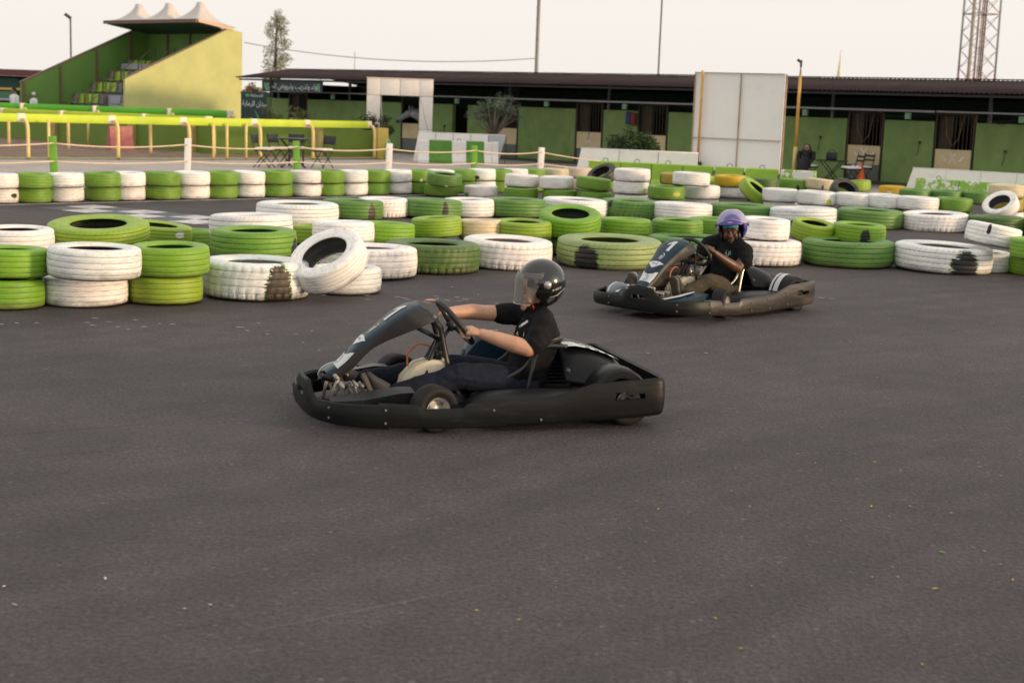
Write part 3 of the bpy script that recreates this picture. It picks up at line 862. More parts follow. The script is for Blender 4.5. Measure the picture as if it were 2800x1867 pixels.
def lamp_post(name, loc, h, label, low=None):
    t = empty(name, loc, 0, label, 'lamp post')
    YP = mat('yellow_pole_paint', (.62, .34, .07), .5, var=.15, dirt=.2, dirtcol=(.3, .14, .04)); YP2 = mat('pale_yellow_paint', (.66, .48, .16), .5)
    if low:
        mb = MB(); mb.lathe([(0, .06), (.062, .06), (.055, .95), (0, .95)], 10); mb.build('lower_pole', YP2, t)
        mb = MB(); mb.lathe([(0, 0), (.09, 0), (.08, .06), (0, .06)], 10); mb.build('base_plate', IRON, t)
        mb = MB(); mb.lathe([(0, .95), (.045, .95), (.04, low), (0, low)], 10); mb.build('upper_pole', YP, t)
        mb = MB(); mb.lathe([(0, low), (.022, low), (.02, h), (0, h)], 8); mb.build('mast_tip', GALV, t)
    else:
        mb = MB(); mb.lathe([(0, 0), (.06, 0), (.045, h), (0, h)], 8); mb.build('pole', mat('pole_brown', (.16, .13, .12)), t)
    mb = MB(); k = 1 if low else 2.2
    mb.box((-.05 * k, -.03, h + .03 * k), (.14 * k, .09 * k, .06 * k), M=Matrix.Rotation(rad(35), 3, 'Y')); mb.tube([(0, 0, h - .12), (0, 0, h + .06)], .03, 6)
    mb.build('flood_lamp', mat('lamp_housing', (.04, .05, .05), .4), t)
lamp_post('lamp_post', (7.30, 37.9, 0), 3.13, 'yellow lamp post with a small floodlight, right of the billboard', low=2.83)
lamp_post('flood_lamp_post', (-21.8, 70, 0), 5.2, 'tall thin floodlight post behind the grandstand')
def tower():
    t = empty('lattice_tower', (18.52, 59.0, 0), rad(20), 'red and white lattice radio tower behind the stable roof', 'tower')
    RED = mat('tower_red', (.32, .06, .04), .6); WHT = mat('tower_white', (.36, .29, .26), .6); GR = mat('tower_grey', (.34, .34, .37), .6)
    Hh = 9.0; w = .51
    for i, (sx, sy) in enumerate(((-1, -1), (1, -1), (1, 1), (-1, 1))):
        mb = MB(); mb.tube([(sx * w, sy * w, 3.55), (sx * w * .97, sy * w * .97, Hh)], .045, 6); mb.build('leg', GR if i % 2 else WHT, t)
        mb = MB(); mb.tube([(sx * w, sy * w, 0), (sx * w, sy * w, 3.54)], .06, 6); mb.build('leg_base', RED, t)
        a, b = ((-1, -1), (1, -1), (1, 1), (-1, 1))[i], ((1, -1), (1, 1), (-1, 1), (-1, -1))[i]
        for k in range(12):
            z = .3 + k * .72
            mb = MB(); mb.tube([(a[0] * w, a[1] * w, z), (b[0] * w, b[1] * w, z + .72)], .012, 5); mb.build('diagonal', WHT if z > 3.2 else RED, t)
            mb = MB(); mb.tube([(b[0] * w * .99, b[1] * w * .99, z), (a[0] * w * .99, a[1] * w * .99, z + .72)], .012, 5); mb.build('diagonal', WHT if z > 3.2 else RED, t)
            if k % 4 == 0:
                mb = MB(); mb.tube([(a[0] * w, a[1] * w, z), (b[0] * w, b[1] * w, z)], .022, 5); mb.build('horizontal', WHT if z > 3.2 else RED, t)
    for x in (-.06, .14):
        mb = MB(); mb.tube([(x, -.1, 0), (x, -.1, Hh)], .018, 5); mb.build('ladder_rail', BLACKM, t)
    for k in range(34):
        mb = MB(); mb.tube([(-.06, -.1, .3 + k * .26), (.14, -.1, .3 + k * .26)], .01, 4); mb.build('ladder_rung', BLACKM, t)
    mb = MB(); mb.tube([(-.32, .1, 0), (-.32, .1, Hh)], .07, 8); mb.build('cable_duct', mat('duct_tan', (.40, .34, .28), .7), t)
    mb = MB(); mb.tube([(.30, .1, 0), (.30, .1, Hh)], .035, 8); mb.build('cable_duct', WHT, t)
tower()
# overhead cable from the grandstand to the grey pole
mb = MB(); a, b = Vector((-11.75, 61.3, 4.0)), Vector((.55, 60, 3.72)); pts = []
for i in range(25):
    t = i / 24; p = a.lerp(b, t); p.z -= .72 * 4 * t * (1 - t) * .55; pts.append(p)
mb.tube(pts, .018, 5); o = mb.build('overhead_cable', mat('cable_grey', (.30, .28, .26), .7)); tag(o, 'sagging overhead cable between the grandstand and the grey pole', 'cable')

# ================================================================== horse-track rails, arena wall, rope fence
LIME = mat('lime_rail_paint', (0.50, 0.63, 0.035), 0.62, var=0.10, scale=1.5, dirt=0.2, dirtcol=(.62, .62, .30), dscale=2.2)
GRAIL = mat('green_rail_paint', (0.10, 0.42, 0.02), 0.45, var=0.12, scale=1.2)
YPOST = mat('yellow_post_paint', (0.78, 0.58, 0.24), 0.5, var=0.12)
PEACH = mat('peach_bracket', (0.84, 0.74, 0.62), 0.6, var=0.06)
def smooth_path(P, k=6):
    out = []
    P = [Vector(p) for p in P]
    for i in range(len(P) - 1):
        p0, p1, p2, p3 = P[max(i - 1, 0)], P[i], P[i + 1], P[min(i + 2, len(P) - 1)]
        for t in range(k):
            q = t / k
            out.append(.5 * ((2 * p1) + (-p0 + p2) * q + (2 * p0 - 5 * p1 + 4 * p2 - p3) * q * q + (-p0 + 3 * p1 - 3 * p2 + p3) * q ** 3))
    out.append(P[-1]); return out
def rail(label, posts, z, m, off, extra=(), ext=None, hw=.055, hh=.115):
    t = empty('horse_rail', (0, 0, 0), 0, label, 'rail')
    O = Vector(off)
    base = [Vector((x, y, 0)) for x, y in posts]
    path = ([Vector((*e, 0)) for e in (ext or [])]) + base
    P = smooth_path([p + O + Vector((0, 0, z)) for p in path])
    rings = []
    for i, p in enumerate(P):
        tt = (P[min(i + 1, len(P) - 1)] - P[max(i - 1, 0)]).normalized(); sd = Vector((tt.y, -tt.x, 0)).normalized()
        rings.append([p + sd * (hw * a) + Vector((0, 0, hh * b)) for a, b in ((-1, -.8), (-.6, -1), (.5, -1), (1, -.7), (1.15, 0), (1, .7), (.5, 1), (-.6, 1), (-1, .8))])
    mb = MB(); mb.loft(rings, smooth=False); o = mb.build('rail', m, t); autosmooth(o, 40)
    for b in base:
        r = b + O + Vector((0, 0, z))
        mb = MB(); k = b + Vector((0, 0, 0))
        pts = [k, k + Vector((0, 0, z * .62)), k + Vector((0, 0, z * .80)) + O * .05, k + Vector((0, 0, z * .90)) + O * .18, k + Vector((0, 0, z * .955)) + O * .42, k + Vector((0, 0, z * .950)) + O * .66]
        mb.tube(smooth_path(pts, 3), .048, 8); mb.build('gooseneck_post', YPOST, t)
        mb = MB(); mb.cbox(r, (.21, hw * 2.7, hh * 2.12), .02, rz=math.atan2(-O.x, O.y) * 0 + rad(40)); mb.build('bracket', PEACH, t)
    for (x, y, h) in extra:
        mb = MB(); mb.tube([(x, y, 0), (x, y, h)], .038, 8); mb.build('straight_post', YPOST, t)
    return t
P1 = [(-12.38, 36.16), (-10.55, 37.76), (-8.98, 39.10), (-7.32, 40.65), (-6.02, 41.99), (-4.42, 44.0)]
rail('lime yellow rail on yellow goosenecks nearest the kart track', P1, 1.03, LIME, (-.22, .16, 0), hw=.032, hh=.105, extra=[(-11.95, 36.45, 1.0), (-8.47, 39.75, 1.0), (-8.15, 40.05, 1.0), (-7.7, 40.5, 1.0)], ext=[(-22, 28.2), (-17.0, 32.3), (-14.6, 34.3)])
rail('lime rail mostly hidden behind the nearest rail', [(-15.65, 43.99), (-13.37, 42.56), (-10.79, 42.01), (-8.75, 41.2)], 1.05, LIME, (-.2, .14, 0), extra=[(-13.9, 46.3, 1.0)], ext=[(-20, 46.5)], hw=.05, hh=.10)
rail('bright green rail in front of the grandstand', [(-17.2, 50.2), (-14.6, 50.0), (-12.0, 50.0), (-9.9, 50.0)], 1.12, GRAIL, (-.2, .14, 0), ext=[(-26, 51)], hh=.13)
strip('lime_kerb', [(-22.6, 28.0), (-12.45, 35.95), (-9.0, 38.9), (-6.0, 41.8), (-4.2, 43.9)], .30, .05, mat('lime_kerb_paint', (.42, .47, .05), .7, var=.2, dirt=.15))
AW = empty('arena_wall', (0, 0, 0), 0, 'low olive green wall with tan pilasters behind the lime rail', 'wall')
WG = mat('arena_wall_green', (0.155, 0.245, 0.035), 0.75, var=0.08, scale=1.2, dirt=.15, dirtcol=(.08, .13, .03))
TANP = mat('tan_pilaster', (.42, .34, .13), .7)
wl_pts = [Vector((-27, 58.5, 0)), Vector((-18.38, 50.8, 0)), Vector((-13.19, 46.23, 0)), Vector((-9.2, 43.1, 0)), Vector((-4.25, 44.6, 0))]
for i in range(4):
    a, b = wl_pts[i], wl_pts[i + 1]; d = b - a; mb = MB(); mb.box(((a + b) / 2 + Vector((0, 0, .43))), (d.length - .01, .15, .86), math.atan2(d.y, d.x)); mb.build('wall_section', WG, AW)
for x, y in ((-15.6, 48.25), (-12.2, 45.35), (-9.9, 43.55), (-6.15, 43.9)):
    mb = MB(); mb.box((x, y - .06, .44), (.26, .2, .89), rad(-35)); mb.build('pilaster', TANP, AW)
mb = MB(); mb.cbox((-4.22, 44.2, .47), (.34, .30, .95), .02, rz=rad(20)); o = mb.build('gate_pillar', mat('yellow_pillar_paint', (.62, .45, .10), .6, var=.1)); tag(o, 'square yellow pillar ending the low olive wall', 'pillar')

# red plastic water barrier on the dirt
mb = MB()
for x0, x1, mi in ((-.42, -.02, 0), (-.01, .42, 0)):
    mb.loft([[(x, y, z) for x, y, z in ((x0, -.26, 0), (x0, .26, 0), (x0, .26, .12), (x0, .13, .42), (x0, .11, .78), (x0, -.11, .78), (x0, -.13, .42), (x0, -.26, .12))],
             [(x, y, z) for x, y, z in ((x1, -.26, 0), (x1, .26, 0), (x1, .26, .12), (x1, .13, .42), (x1, .11, .78), (x1, -.11, .78), (x1, -.13, .42), (x1, -.26, .12))]], smooth=False)
o = mb.build('water_barrier', mat('red_plastic', (.40, .11, .10), .45, var=.15, dirt=.2, dirtcol=(.5, .3, .28)), None, (-12.1, 43.5, .02), rad(38)); o.scale = (.85, .85, .92); tag(o, 'red plastic water barrier standing on the dirt track', 'barrier')

ROPE = mat('cream_rope', (0.66, 0.52, 0.38), 0.85, var=0.1)
POSTG = mat('fence_post_green', (.14, .36, .03), .6, var=.1); POSTW = mat('fence_post_white', (.82, .79, .77), .65, var=.1, dirt=.25, dirtcol=(.3, .2, .14))
RP = [(-9.6, 21.5, 1.02), (-7.59, 23.42, 1.01), (-5.83, 25.16, 1.0), (-4.14, 26.83, .97), (-2.58, 28.37, .94), (-.91, 30.02, .91), (.48, 31.39, .88)]
names = ['', 'green fence post nearest the left edge', 'white fence post left of the table', 'green fence post in front of the round table', 'white fence post in front of the yellow pillar', 'green fence post in front of the striped barrier', 'rusty white fence post at the end of the rope']
for i, (x, y, h) in enumerate(RP):
    if i == 0: continue
    mb = MB(); mb.cbox((0, 0, h / 2), (.115, .115, h), .006)
    o = mb.build('fence_post', POSTG if i % 2 else POSTW, None, (x, y, 0), rad(12)); o.rotation_euler = (0, rad(1.5 * (-1) ** i), rad(14)); tag(o, names[i], 'post', 'rope fence posts')
RP.append((2.35, 32.8, .62))
for i in range(len(RP) - 1):
    for lv, f in (('upper', .89), ('lower', .60)):
        a, b = Vector(RP[i]), Vector(RP[i + 1]); a.z *= f; b.z *= f; mb = MB(); pts = []
        for t in range(13):
            q = t / 12; p = a.lerp(b, q); p.z -= (.10 if lv == 'upper' else .07) * 4 * q * (1 - q) * (.55 if i < 6 else .3); pts.append(p + Vector((.0, -.065, 0)))
        mb.tube(pts, .014, 6)
        o = mb.build('rope', ROPE); tag(o, f"{lv} cream rope of the {['leftmost', 'first', 'second', 'third', 'fourth', 'fifth', 'last'][i]} {'full ' if 0 < i < 6 else ''}span of the rope fence", 'rope', 'fence ropes')

# ================================================================== furniture
BLK = mat('furniture_black', (.014, .016, .018), .45, var=.2); CUSH = mat('white_cushion', (.84, .81, .79), .9, var=.08)
def chair(loc, rz, label, slats=False, group='chairs'):
    t = empty('chair', loc, rz, label, 'chair', group)
    mb = MB(); mb.cbox((0, 0, .44), (.42, .40, .03), .012); mb.build('seat', BLK, t)
    mb = MB(); mb.cbox((0, 0, .485), (.40, .38, .06), .028); mb.build('cushion', CUSH, t)
    M = Matrix.Rotation(rad(-10), 3, 'X')
    if slats:
        for z in (.66, .77):
            mb = MB(); mb.cbox((0, .22 + (z - .44) * .16, z), (.40, .02, .055), .006, M=M); mb.build('back_slat', BLK, t)
    else:
        mb = MB(); mb.cbox((0, .27, .72), (.42, .025, .22), .012, M=M); mb.build('backrest', BLK, t)
    for s in (-1, 1):
        mb = MB(); mb.tube([(s * .19, -.22, 0), (s * .19, .20, .46), (s * .19, .28, .84)], .013, 6); mb.build('leg', BLK, t)
        mb = MB(); mb.tube([(s * .17, .24, 0), (s * .17, -.14, .44)], .013, 6); mb.build('leg', BLK, t)
    mb = MB(); mb.tube([(-.17, .16, .10), (.17, .16, .10)], .010, 5); mb.build('stretcher', BLK, t)
    return t
def table(name, loc, rz, h, size, rnd_, label):
    t = empty(name, loc, rz, label, 'table')
    mb = MB()
    if rnd_: mb.lathe([(0, h - .03), (size / 2 - .01, h - .03), (size / 2, h - .015), (size / 2 - .005, h), (0, h)], 28)
    else: mb.cbox((0, 0, h - .015), (size, size * .7, .03), .008)
    mb.build('table_top', BLK, t)
    w = size * .36
    for s in (-1, 1):
        for q in (-1, 1):
            mb = MB(); mb.tube([(q * w, s * .2, 0), (-q * w, s * .19, h - .03)], .014, 6); mb.build('leg', BLK, t)
    mb = MB(); mb.tube([(0, -.2, h / 2), (0, .2, h / 2)], .012, 6); mb.build('cross_bar', BLK, t)
    return t
table('folding_table', (-5.72, 36.4, 0), rad(15), .755, .86, True, 'round black folding table among cushioned chairs behind the rope')
chair((-6.38, 36.0, 0), rad(80), 'black chair seen edge-on at the far left of the round table', group='chairs at the round table')
chair((-6.10, 36.75, 0), rad(60), 'black chair with white cushion just left of the round table', group='chairs at the round table')
chair((-5.80, 37.4, 0), rad(8), 'black chair behind the round table', group='chairs at the round table')
chair((-5.02, 36.7, 0), rad(-35), 'black chair with white cushion right of the round table', group='chairs at the round table')
table('folding_table', (8.22, 37.6, 0), rad(-25), .64, .74, False, 'black folding table with a bag beside the seated woman')
chair((8.62, 37.1, 0), rad(-75), 'slatted black chair with white cushion between the table and the cone', True, 'chairs at the square table')
chair((9.12, 38.1, 0), rad(-60), 'slatted black chair half hidden behind the orange cone', True, 'chairs at the square table')
chair((7.62, 37.75, 0), rad(20), 'chair with a white cushion under the woman in black', True, 'chairs at the square table')
mb = MB(); mb.cbox((0, 0, .10), (.28, .14, .2), .03); mb.tube([(-.08, 0, .19), (-.06, 0, .26), (.06, 0, .26), (.08, 0, .19)], .01, 6)
o = mb.build('handbag', mat('black_leather', (.008, .010, .014), .4), None, (8.20, 37.6, .641), rad(-15)); tag(o, 'black handbag standing on the folding table', 'bag')
# woman in black seated by the lamp post
def woman():
    mb = MB()
    mb.tube([(0, -.50, .0), (0, -.46, .12), (0, -.42, .32), (0, -.30, .50), (0, -.08, .53), (0, .02, .60), (0, .03, .74), (0, .02, .84), (0, .0, .90)], [(.22, .10), (.24, .13), (.23, .15), (.22, .14), (.20, .14), (.17, .12), (.18, .11), (.17, .09), (.06, .06)], 18)
    for s in (-1, 1):
        mb.tube([(s * .16, .02, .84), (s * .18, -.04, .66), (s * .12, -.22, .56), (s * .04, -.28, .56)], [.06, .055, .045, .035], 10)
        mb.tube([(s * .04, -.28, .56), (s * .01, -.33, .555)], [.025, .02], 8, mi=1)
    mb.sphere((0, -.02, .945), (.068, .08, .095), 14, 10, mi=1)
    mb.tube([(0, -.02, .87), (0, -.02, .93)], .05, 10, mi=1)
    mb.sphere((0, -.105, .935), (.012, .018, .016), mi=1)
    o = mb.build('person', [BLKC, mat('skin_tan', (.36, .20, .14), .6)], None, (7.55, 37.65, .02), rad(-22)); o.scale = (1.08, 1.08, .97)
    tag(o, 'woman in a black robe and headscarf seated by the yellow lamp post', 'person')
    mb = MB(); n = 18; rings = []
    for z, rx, ry, cy in ((.80, .17, .13, .02), (.86, .14, .12, .01), (.92, .095, .10, .02), (.98, .088, .10, .02), (1.03, .065, .08, .01), (1.05, .02, .03, .0)):
        ring = []
        for k in range(n):
            a = 2 * math.pi * k / n; x, y = rx * math.cos(a), cy + ry * math.sin(a)
            if .89 < z < 1.01 and y < cy - .05: y = cy - .05 - (y - cy + .05) * .2
            ring.append((x, y, z))
        rings.append(ring)
    mb.loft(rings, caps=True); mb.build('headscarf', BLKC, o)
    mb = MB(); mb.box((0, -.098, .955), (.10, .012, .022)); mb.build('sunglasses', BLACKM, o)
woman()
# traffic cone
cn = empty('traffic_cone', (8.90, 37.2, 0), .3, 'orange traffic cone standing by the stable door', 'cone')
OR = mat('cone_orange', (.72, .13, .035), .5, var=.12)
mb = MB(); mb.lathe([(.15, .03), (.145, .04), (.035, .60), (.03, .615), (.02, .60)], 20); mb.build('cone_body', OR, cn)
mb = MB(); mb.cbox((0, 0, .016), (.38, .38, .032), .012); mb.build('base', OR, cn)

# ================================================================== barriers, boards, billboard, gate
PEELG = mat('peeling_green_paint', (0.30, 0.52, 0.05), 0.7, var=0.12, scale=3, dirt=0.5, dirtcol=(.78, .76, .72), dscale=5, dsharp=.66)
PEELW = mat('peeling_white_green', (0.24, 0.46, 0.06), 0.7, var=0.12, scale=3, dirt=1.0, dirtcol=(.80, .78, .75), dscale=4, dsharp=.50)
WHB = mat('dirty_white_block', (.76, .74, .71), .75, var=.08, dirt=.3, dirtcol=(.28, .27, .26), dscale=6)
GBLK = mat('green_block', (.09, .25, .03), .7, var=.15, dirt=.1)
def block(a, b, h, m, label, w=.42, group='concrete barrier blocks', hook=True, gapm=.02):
    a, b = Vector(a), Vector(b); d = b - a; L = d.length - gapm
    pf = [(-w / 2, 0), (w / 2, 0), (w / 2, h * .12), (w * .24, h * .42), (w * .19, h - .02), (w * .15, h), (-w * .15, h), (-w * .19, h - .02), (-w * .24, h * .42), (-w / 2, h * .12)]
    mb = MB(); ch = .015
    def ring(x, k): return [(x, y * k, z if z < h * .9 else h - (h - z) - (.01 if k < 1 else 0)) for y, z in pf]
    mb.loft([ring(-L / 2, .94), ring(-L / 2 + ch, 1), ring(L / 2 - ch, 1), ring(L / 2, .94)], smooth=False)
    c = (a + b) / 2; o = mb.build('barrier_block', m, None, (c.x, c.y, 0), math.atan2(d.y, d.x)); tag(o, label, 'barrier', group)
    if hook:
        mb = MB(); mb.tube([(-.06, 0, h - .02), (-.05, 0, h + .05), (0, 0, h + .075), (.05, 0, h + .05), (.06, 0, h - .02)], .008, 5); mb.build('lifting_hook', IRON, o)
    return o
C = [(1.61, 32.5), (2.33, 32.25), (3.0, 32.0), (3.67, 31.76), (4.29, 31.52), (4.34, 31.5), (4.93, 31.28), (4.97, 31.27), (5.64, 31.01), (5.69, 30.99), (6.40, 30.71)]
for i, (p, q, lab, m) in enumerate(((0, 1, 'bright green block at the left end, behind the tilted black tyre', PEELG), (1, 2, 'second bright green block from the left below the white boards', PEELG), (2, 3, 'green block with white flaking top below the white boards', PEELG),
                                  (3, 4, 'green block at the foot of the yellow billboard post', PEELG), (5, 6, 'green block with white chips under the left half of the billboard', PEELG), (7, 8, 'plain green block under the right half of the billboard', PEELG), (9, 10, 'heavily peeled green and white block below the seated woman', PEELW))):
    block(C[p], C[q], .60, m, lab, hook=i not in (3, 6))
R0, R1 = Vector((9.36, 33.6)), Vector((13.4, 30.0))
for i in range(5):
    a, b = R0.lerp(R1, i / 5), R0.lerp(R1, (i + 1) / 5)
    block(a, b, .42, PEELW if i < 2 else PEELG, f"{['first', 'second', 'third', 'fourth', 'fifth'][i]} peeling block from the left in the right-hand barrier", hook=i != 1)
L0, L1 = Vector((-3.0, 42.6)), Vector((-.62, 42.9))
for i, (f0, f1, m, nm) in enumerate(((.0, .14, WHB, 'white block at the left end'), (.14, .42, GBLK, 'wide green block, left one'), (.42, .60, WHB, 'grimy white block in the middle'), (.60, .82, GBLK, 'dark green block, right one'), (.82, .92, WHB, 'narrow white block near the right end'), (.92, 1.0, WHB, 'white block at the right end'))):
    block(L0.lerp(L1, f0), L0.lerp(L1, f1), .66 + .015 * (i % 2), m, nm + ' of the striped barrier by the white gate', w=.55, hook=i == 2, gapm=.006)
BOARD = mat('white_board', (.84, .81, .79), .65, var=.05, dirt=.12, dirtcol=(.42, .40, .38), dscale=2)
BOARDG = mat('grey_board', (.40, .44, .48), .65, var=.06)
def boards(name, a, b, z0, z1, n, label, lean=.1, m=BOARD, endm=None, trim=.0):
    a, b = Vector((*a, 0)), Vector((*b, 0)); d = b - a; L = d.length; t = empty(name, ((a + b) / 2), math.atan2(d.y, d.x), label, 'board fence')
    for i in range(n):
        x0, x1 = -L / 2 + L * i / n + .008, -L / 2 + L * (i + 1) / n - .008
        mb = MB(); sh0 = .14 if i == 0 else 0; sh1 = trim if i == n - 1 else 0
        f = [(x0 - sh0, lean * 0, z0), (x1 - sh1, 0, z0), (x1, lean, z1), (x0, lean, z1)]
        mb.add([(x, y - .015, z) for x, y, z in f] + [(x, y + .015, z) for x, y, z in f], [(0, 1, 2, 3), (7, 6, 5, 4), (0, 4, 5, 1), (1, 5, 6, 2), (2, 6, 7, 3), (3, 7, 4, 0)])
        mb.build('board', (endm if (endm and i == n - 1) else m), t)
    for i in range(n + 1):
        x = -L / 2 + L * i / n; mb = MB(); mb.tube([(x, .035, 0), (x, lean + .03, z1)], .012, 6); mb.build('support', IRON, t)
    mb = MB(); mb.tube([(-L / 2, lean, z1 + .012), (L / 2, lean, z1 + .012)], .016, 6); mb.build('top_rail', m, t)
boards('white_board_fence', (1.42, 33.3), (4.05, 32.45), .0, .83, 3, 'row of white boards behind the bright green blocks')
boards('pale_board_fence', (-3.05, 43.3), (-.40, 43.2), .0, .86, 5, 'pale board fence with a grey end behind the striped barrier', endm=BOARDG, trim=.2)
boards('white_banner_fence', (9.32, 34.0), (13.8, 30.2), .0, .62, 7, 'white sagging banner boards above the right-hand blocks', m=mat('banner_white', (.82, .80, .76), .6, var=.05, dirt=.15, dirtcol=(.5, .55, .2), dscale=1.2))
def billboard():
    a, b = Vector((4.10, 34.0, 0)), Vector((6.02, 33.0, 0)); d = b - a; L = d.length
    t = empty('billboard', (a + b) / 2, math.atan2(d.y, d.x), 'tall blank white billboard on a rusty frame behind the green blocks', 'billboard')
    m = mat('billboard_sheet', (.90, .88, .87), .6, var=.03, scale=1.5, dirt=.1, dirtcol=(.5, .47, .45), dscale=1.2)
    RU = mat('rusty_frame', (.38, .28, .20), .7, var=.3, dirt=.3)
    hx = L / 2; zs = (.42, 1.17, 2.68); xs = (-hx, .04, hx)
    for i in range(2):
        for j in range(2):
            x0, x1, z0, z1 = xs[i] + .006, xs[i + 1] - .006, zs[j] + .006, zs[j + 1] - .006
            mb = MB(); nx = 8; vs = []
            for iy in range(9):
                for ix in range(nx + 1):
                    u, w_ = ix / nx, iy / 8
                    vs.append((x0 + (x1 - x0) * u, .012 * math.sin(3.1 * u * math.pi + j) * math.sin(math.pi * w_) , z0 + (z1 - z0) * w_))
            mb.add(vs, [(iy * (nx + 1) + ix, iy * (nx + 1) + ix + 1, (iy + 1) * (nx + 1) + ix + 1, (iy + 1) * (nx + 1) + ix) for iy in range(8) for ix in range(nx)], 0, True)
            mb.build('sheet_panel', m, t)
    for x in xs:
        mb = MB(); mb.box((x, -.03, (zs[0] + zs[2]) / 2), (.02, .03, zs[2] - zs[0])); mb.build('frame_upright', RU if x != hx else BOARD, t)
        mb = MB(); mb.tube([(x, .10, 0), (x, .10, zs[2])], .025, 6); mb.build('back_post', RU, t)
    for z in zs:
        mb = MB(); mb.box((0, -.034, z), (L, .03, .016)); mb.build('frame_rail', RU, t)
    mb = MB(); mb.tube([(-hx + .20, -.10, .5), (-hx + .20, -.10, 2.72)], .032, 8); mb.build('yellow_post', mat('yellow_pole_paint', (.62, .34, .07)), t)
    mb = MB(); mb.box((-hx + .20, -.10, .55), (.16, .12, .12)); mb.box((-hx + .32, -.12, .47), (.42, .14, .04)); mb.build('post_foot', IRON, t)
    mb = MB(); mb.box((hx + .4, 0, 2.62), (.8, .015, .015)); mb.build('tie_bar', GALV, t)
billboard()
def gate():
    t = empty('white_gate', (-3.81, 45.6, 0), rad(-2), 'white panelled gate frame with an open doorway in front of the stable', 'gate')
    m = mat('gate_white_panel', (.84, .79, .74), .6, var=.04, dirt=.15, dirtcol=(.45, .40, .36), dscale=1.5)
    for nme, c, s in (('panel', (-.79, 0, 2.165), (.40, .06, .51)), ('panel', (-.79, 0, 1.40), (.40, .06, 1.0)), ('panel', (-.79, 0, .45), (.40, .06, .88)), ('panel', (.79, 0, 2.165), (.40, .06, .51)), ('panel', (.79, 0, 1.40), (.40, .06, 1.0)), ('panel', (.79, 0, .45), (.40, .06, .88)),
                      ('panel', (-.295, 0, 2.165), (.575, .06, .51)), ('panel', (.295, 0, 2.165), (.575, .06, .51))):
        mb = MB(); mb.cbox(c, s, .006); mb.build(nme, m, t)
    mb = MB(); mb.box((0, -.005, 2.432), (2.0, .09, .022)); mb.build('top_trim', PEACH, t)
    for x in (-.585, .585):
        mb = MB(); mb.box((x, .045, 1.2), (.03, .03, 2.4)); mb.build('frame_post', IRON, t)
    mb = MB(); mb.tube([(-.57, -.05, 1.92), (-.42, -.5, .55)], .022, 6); mb.build('prop', GALV, t)
    mb = MB(); mb.tube([(.60, -.04, 1.90), (.95, -.45, .70)], .007, 5); mb.build('stay_wire', GALV, t)
gate()
for _o in COL.objects:
    if _o.name.startswith('white_gate'): _o.scale = (1.058, 1.058, 1.02)
# small potted plant by the pillar
pp = empty('bollard_post', (-3.98, 43.7, 0), 0, 'short green and white bollard next to the yellow pillar', 'bollard')
mb = MB(); mb.lathe([(0, 0), (.12, 0), (.11, .35), (.08, .55), (.05, .62), (0, .64)], 14); mb.build('bollard_body', mat('bollard_green', (.16, .36, .04), .6, dirt=.5, dirtcol=(.7, .7, .66), dscale=6), pp)

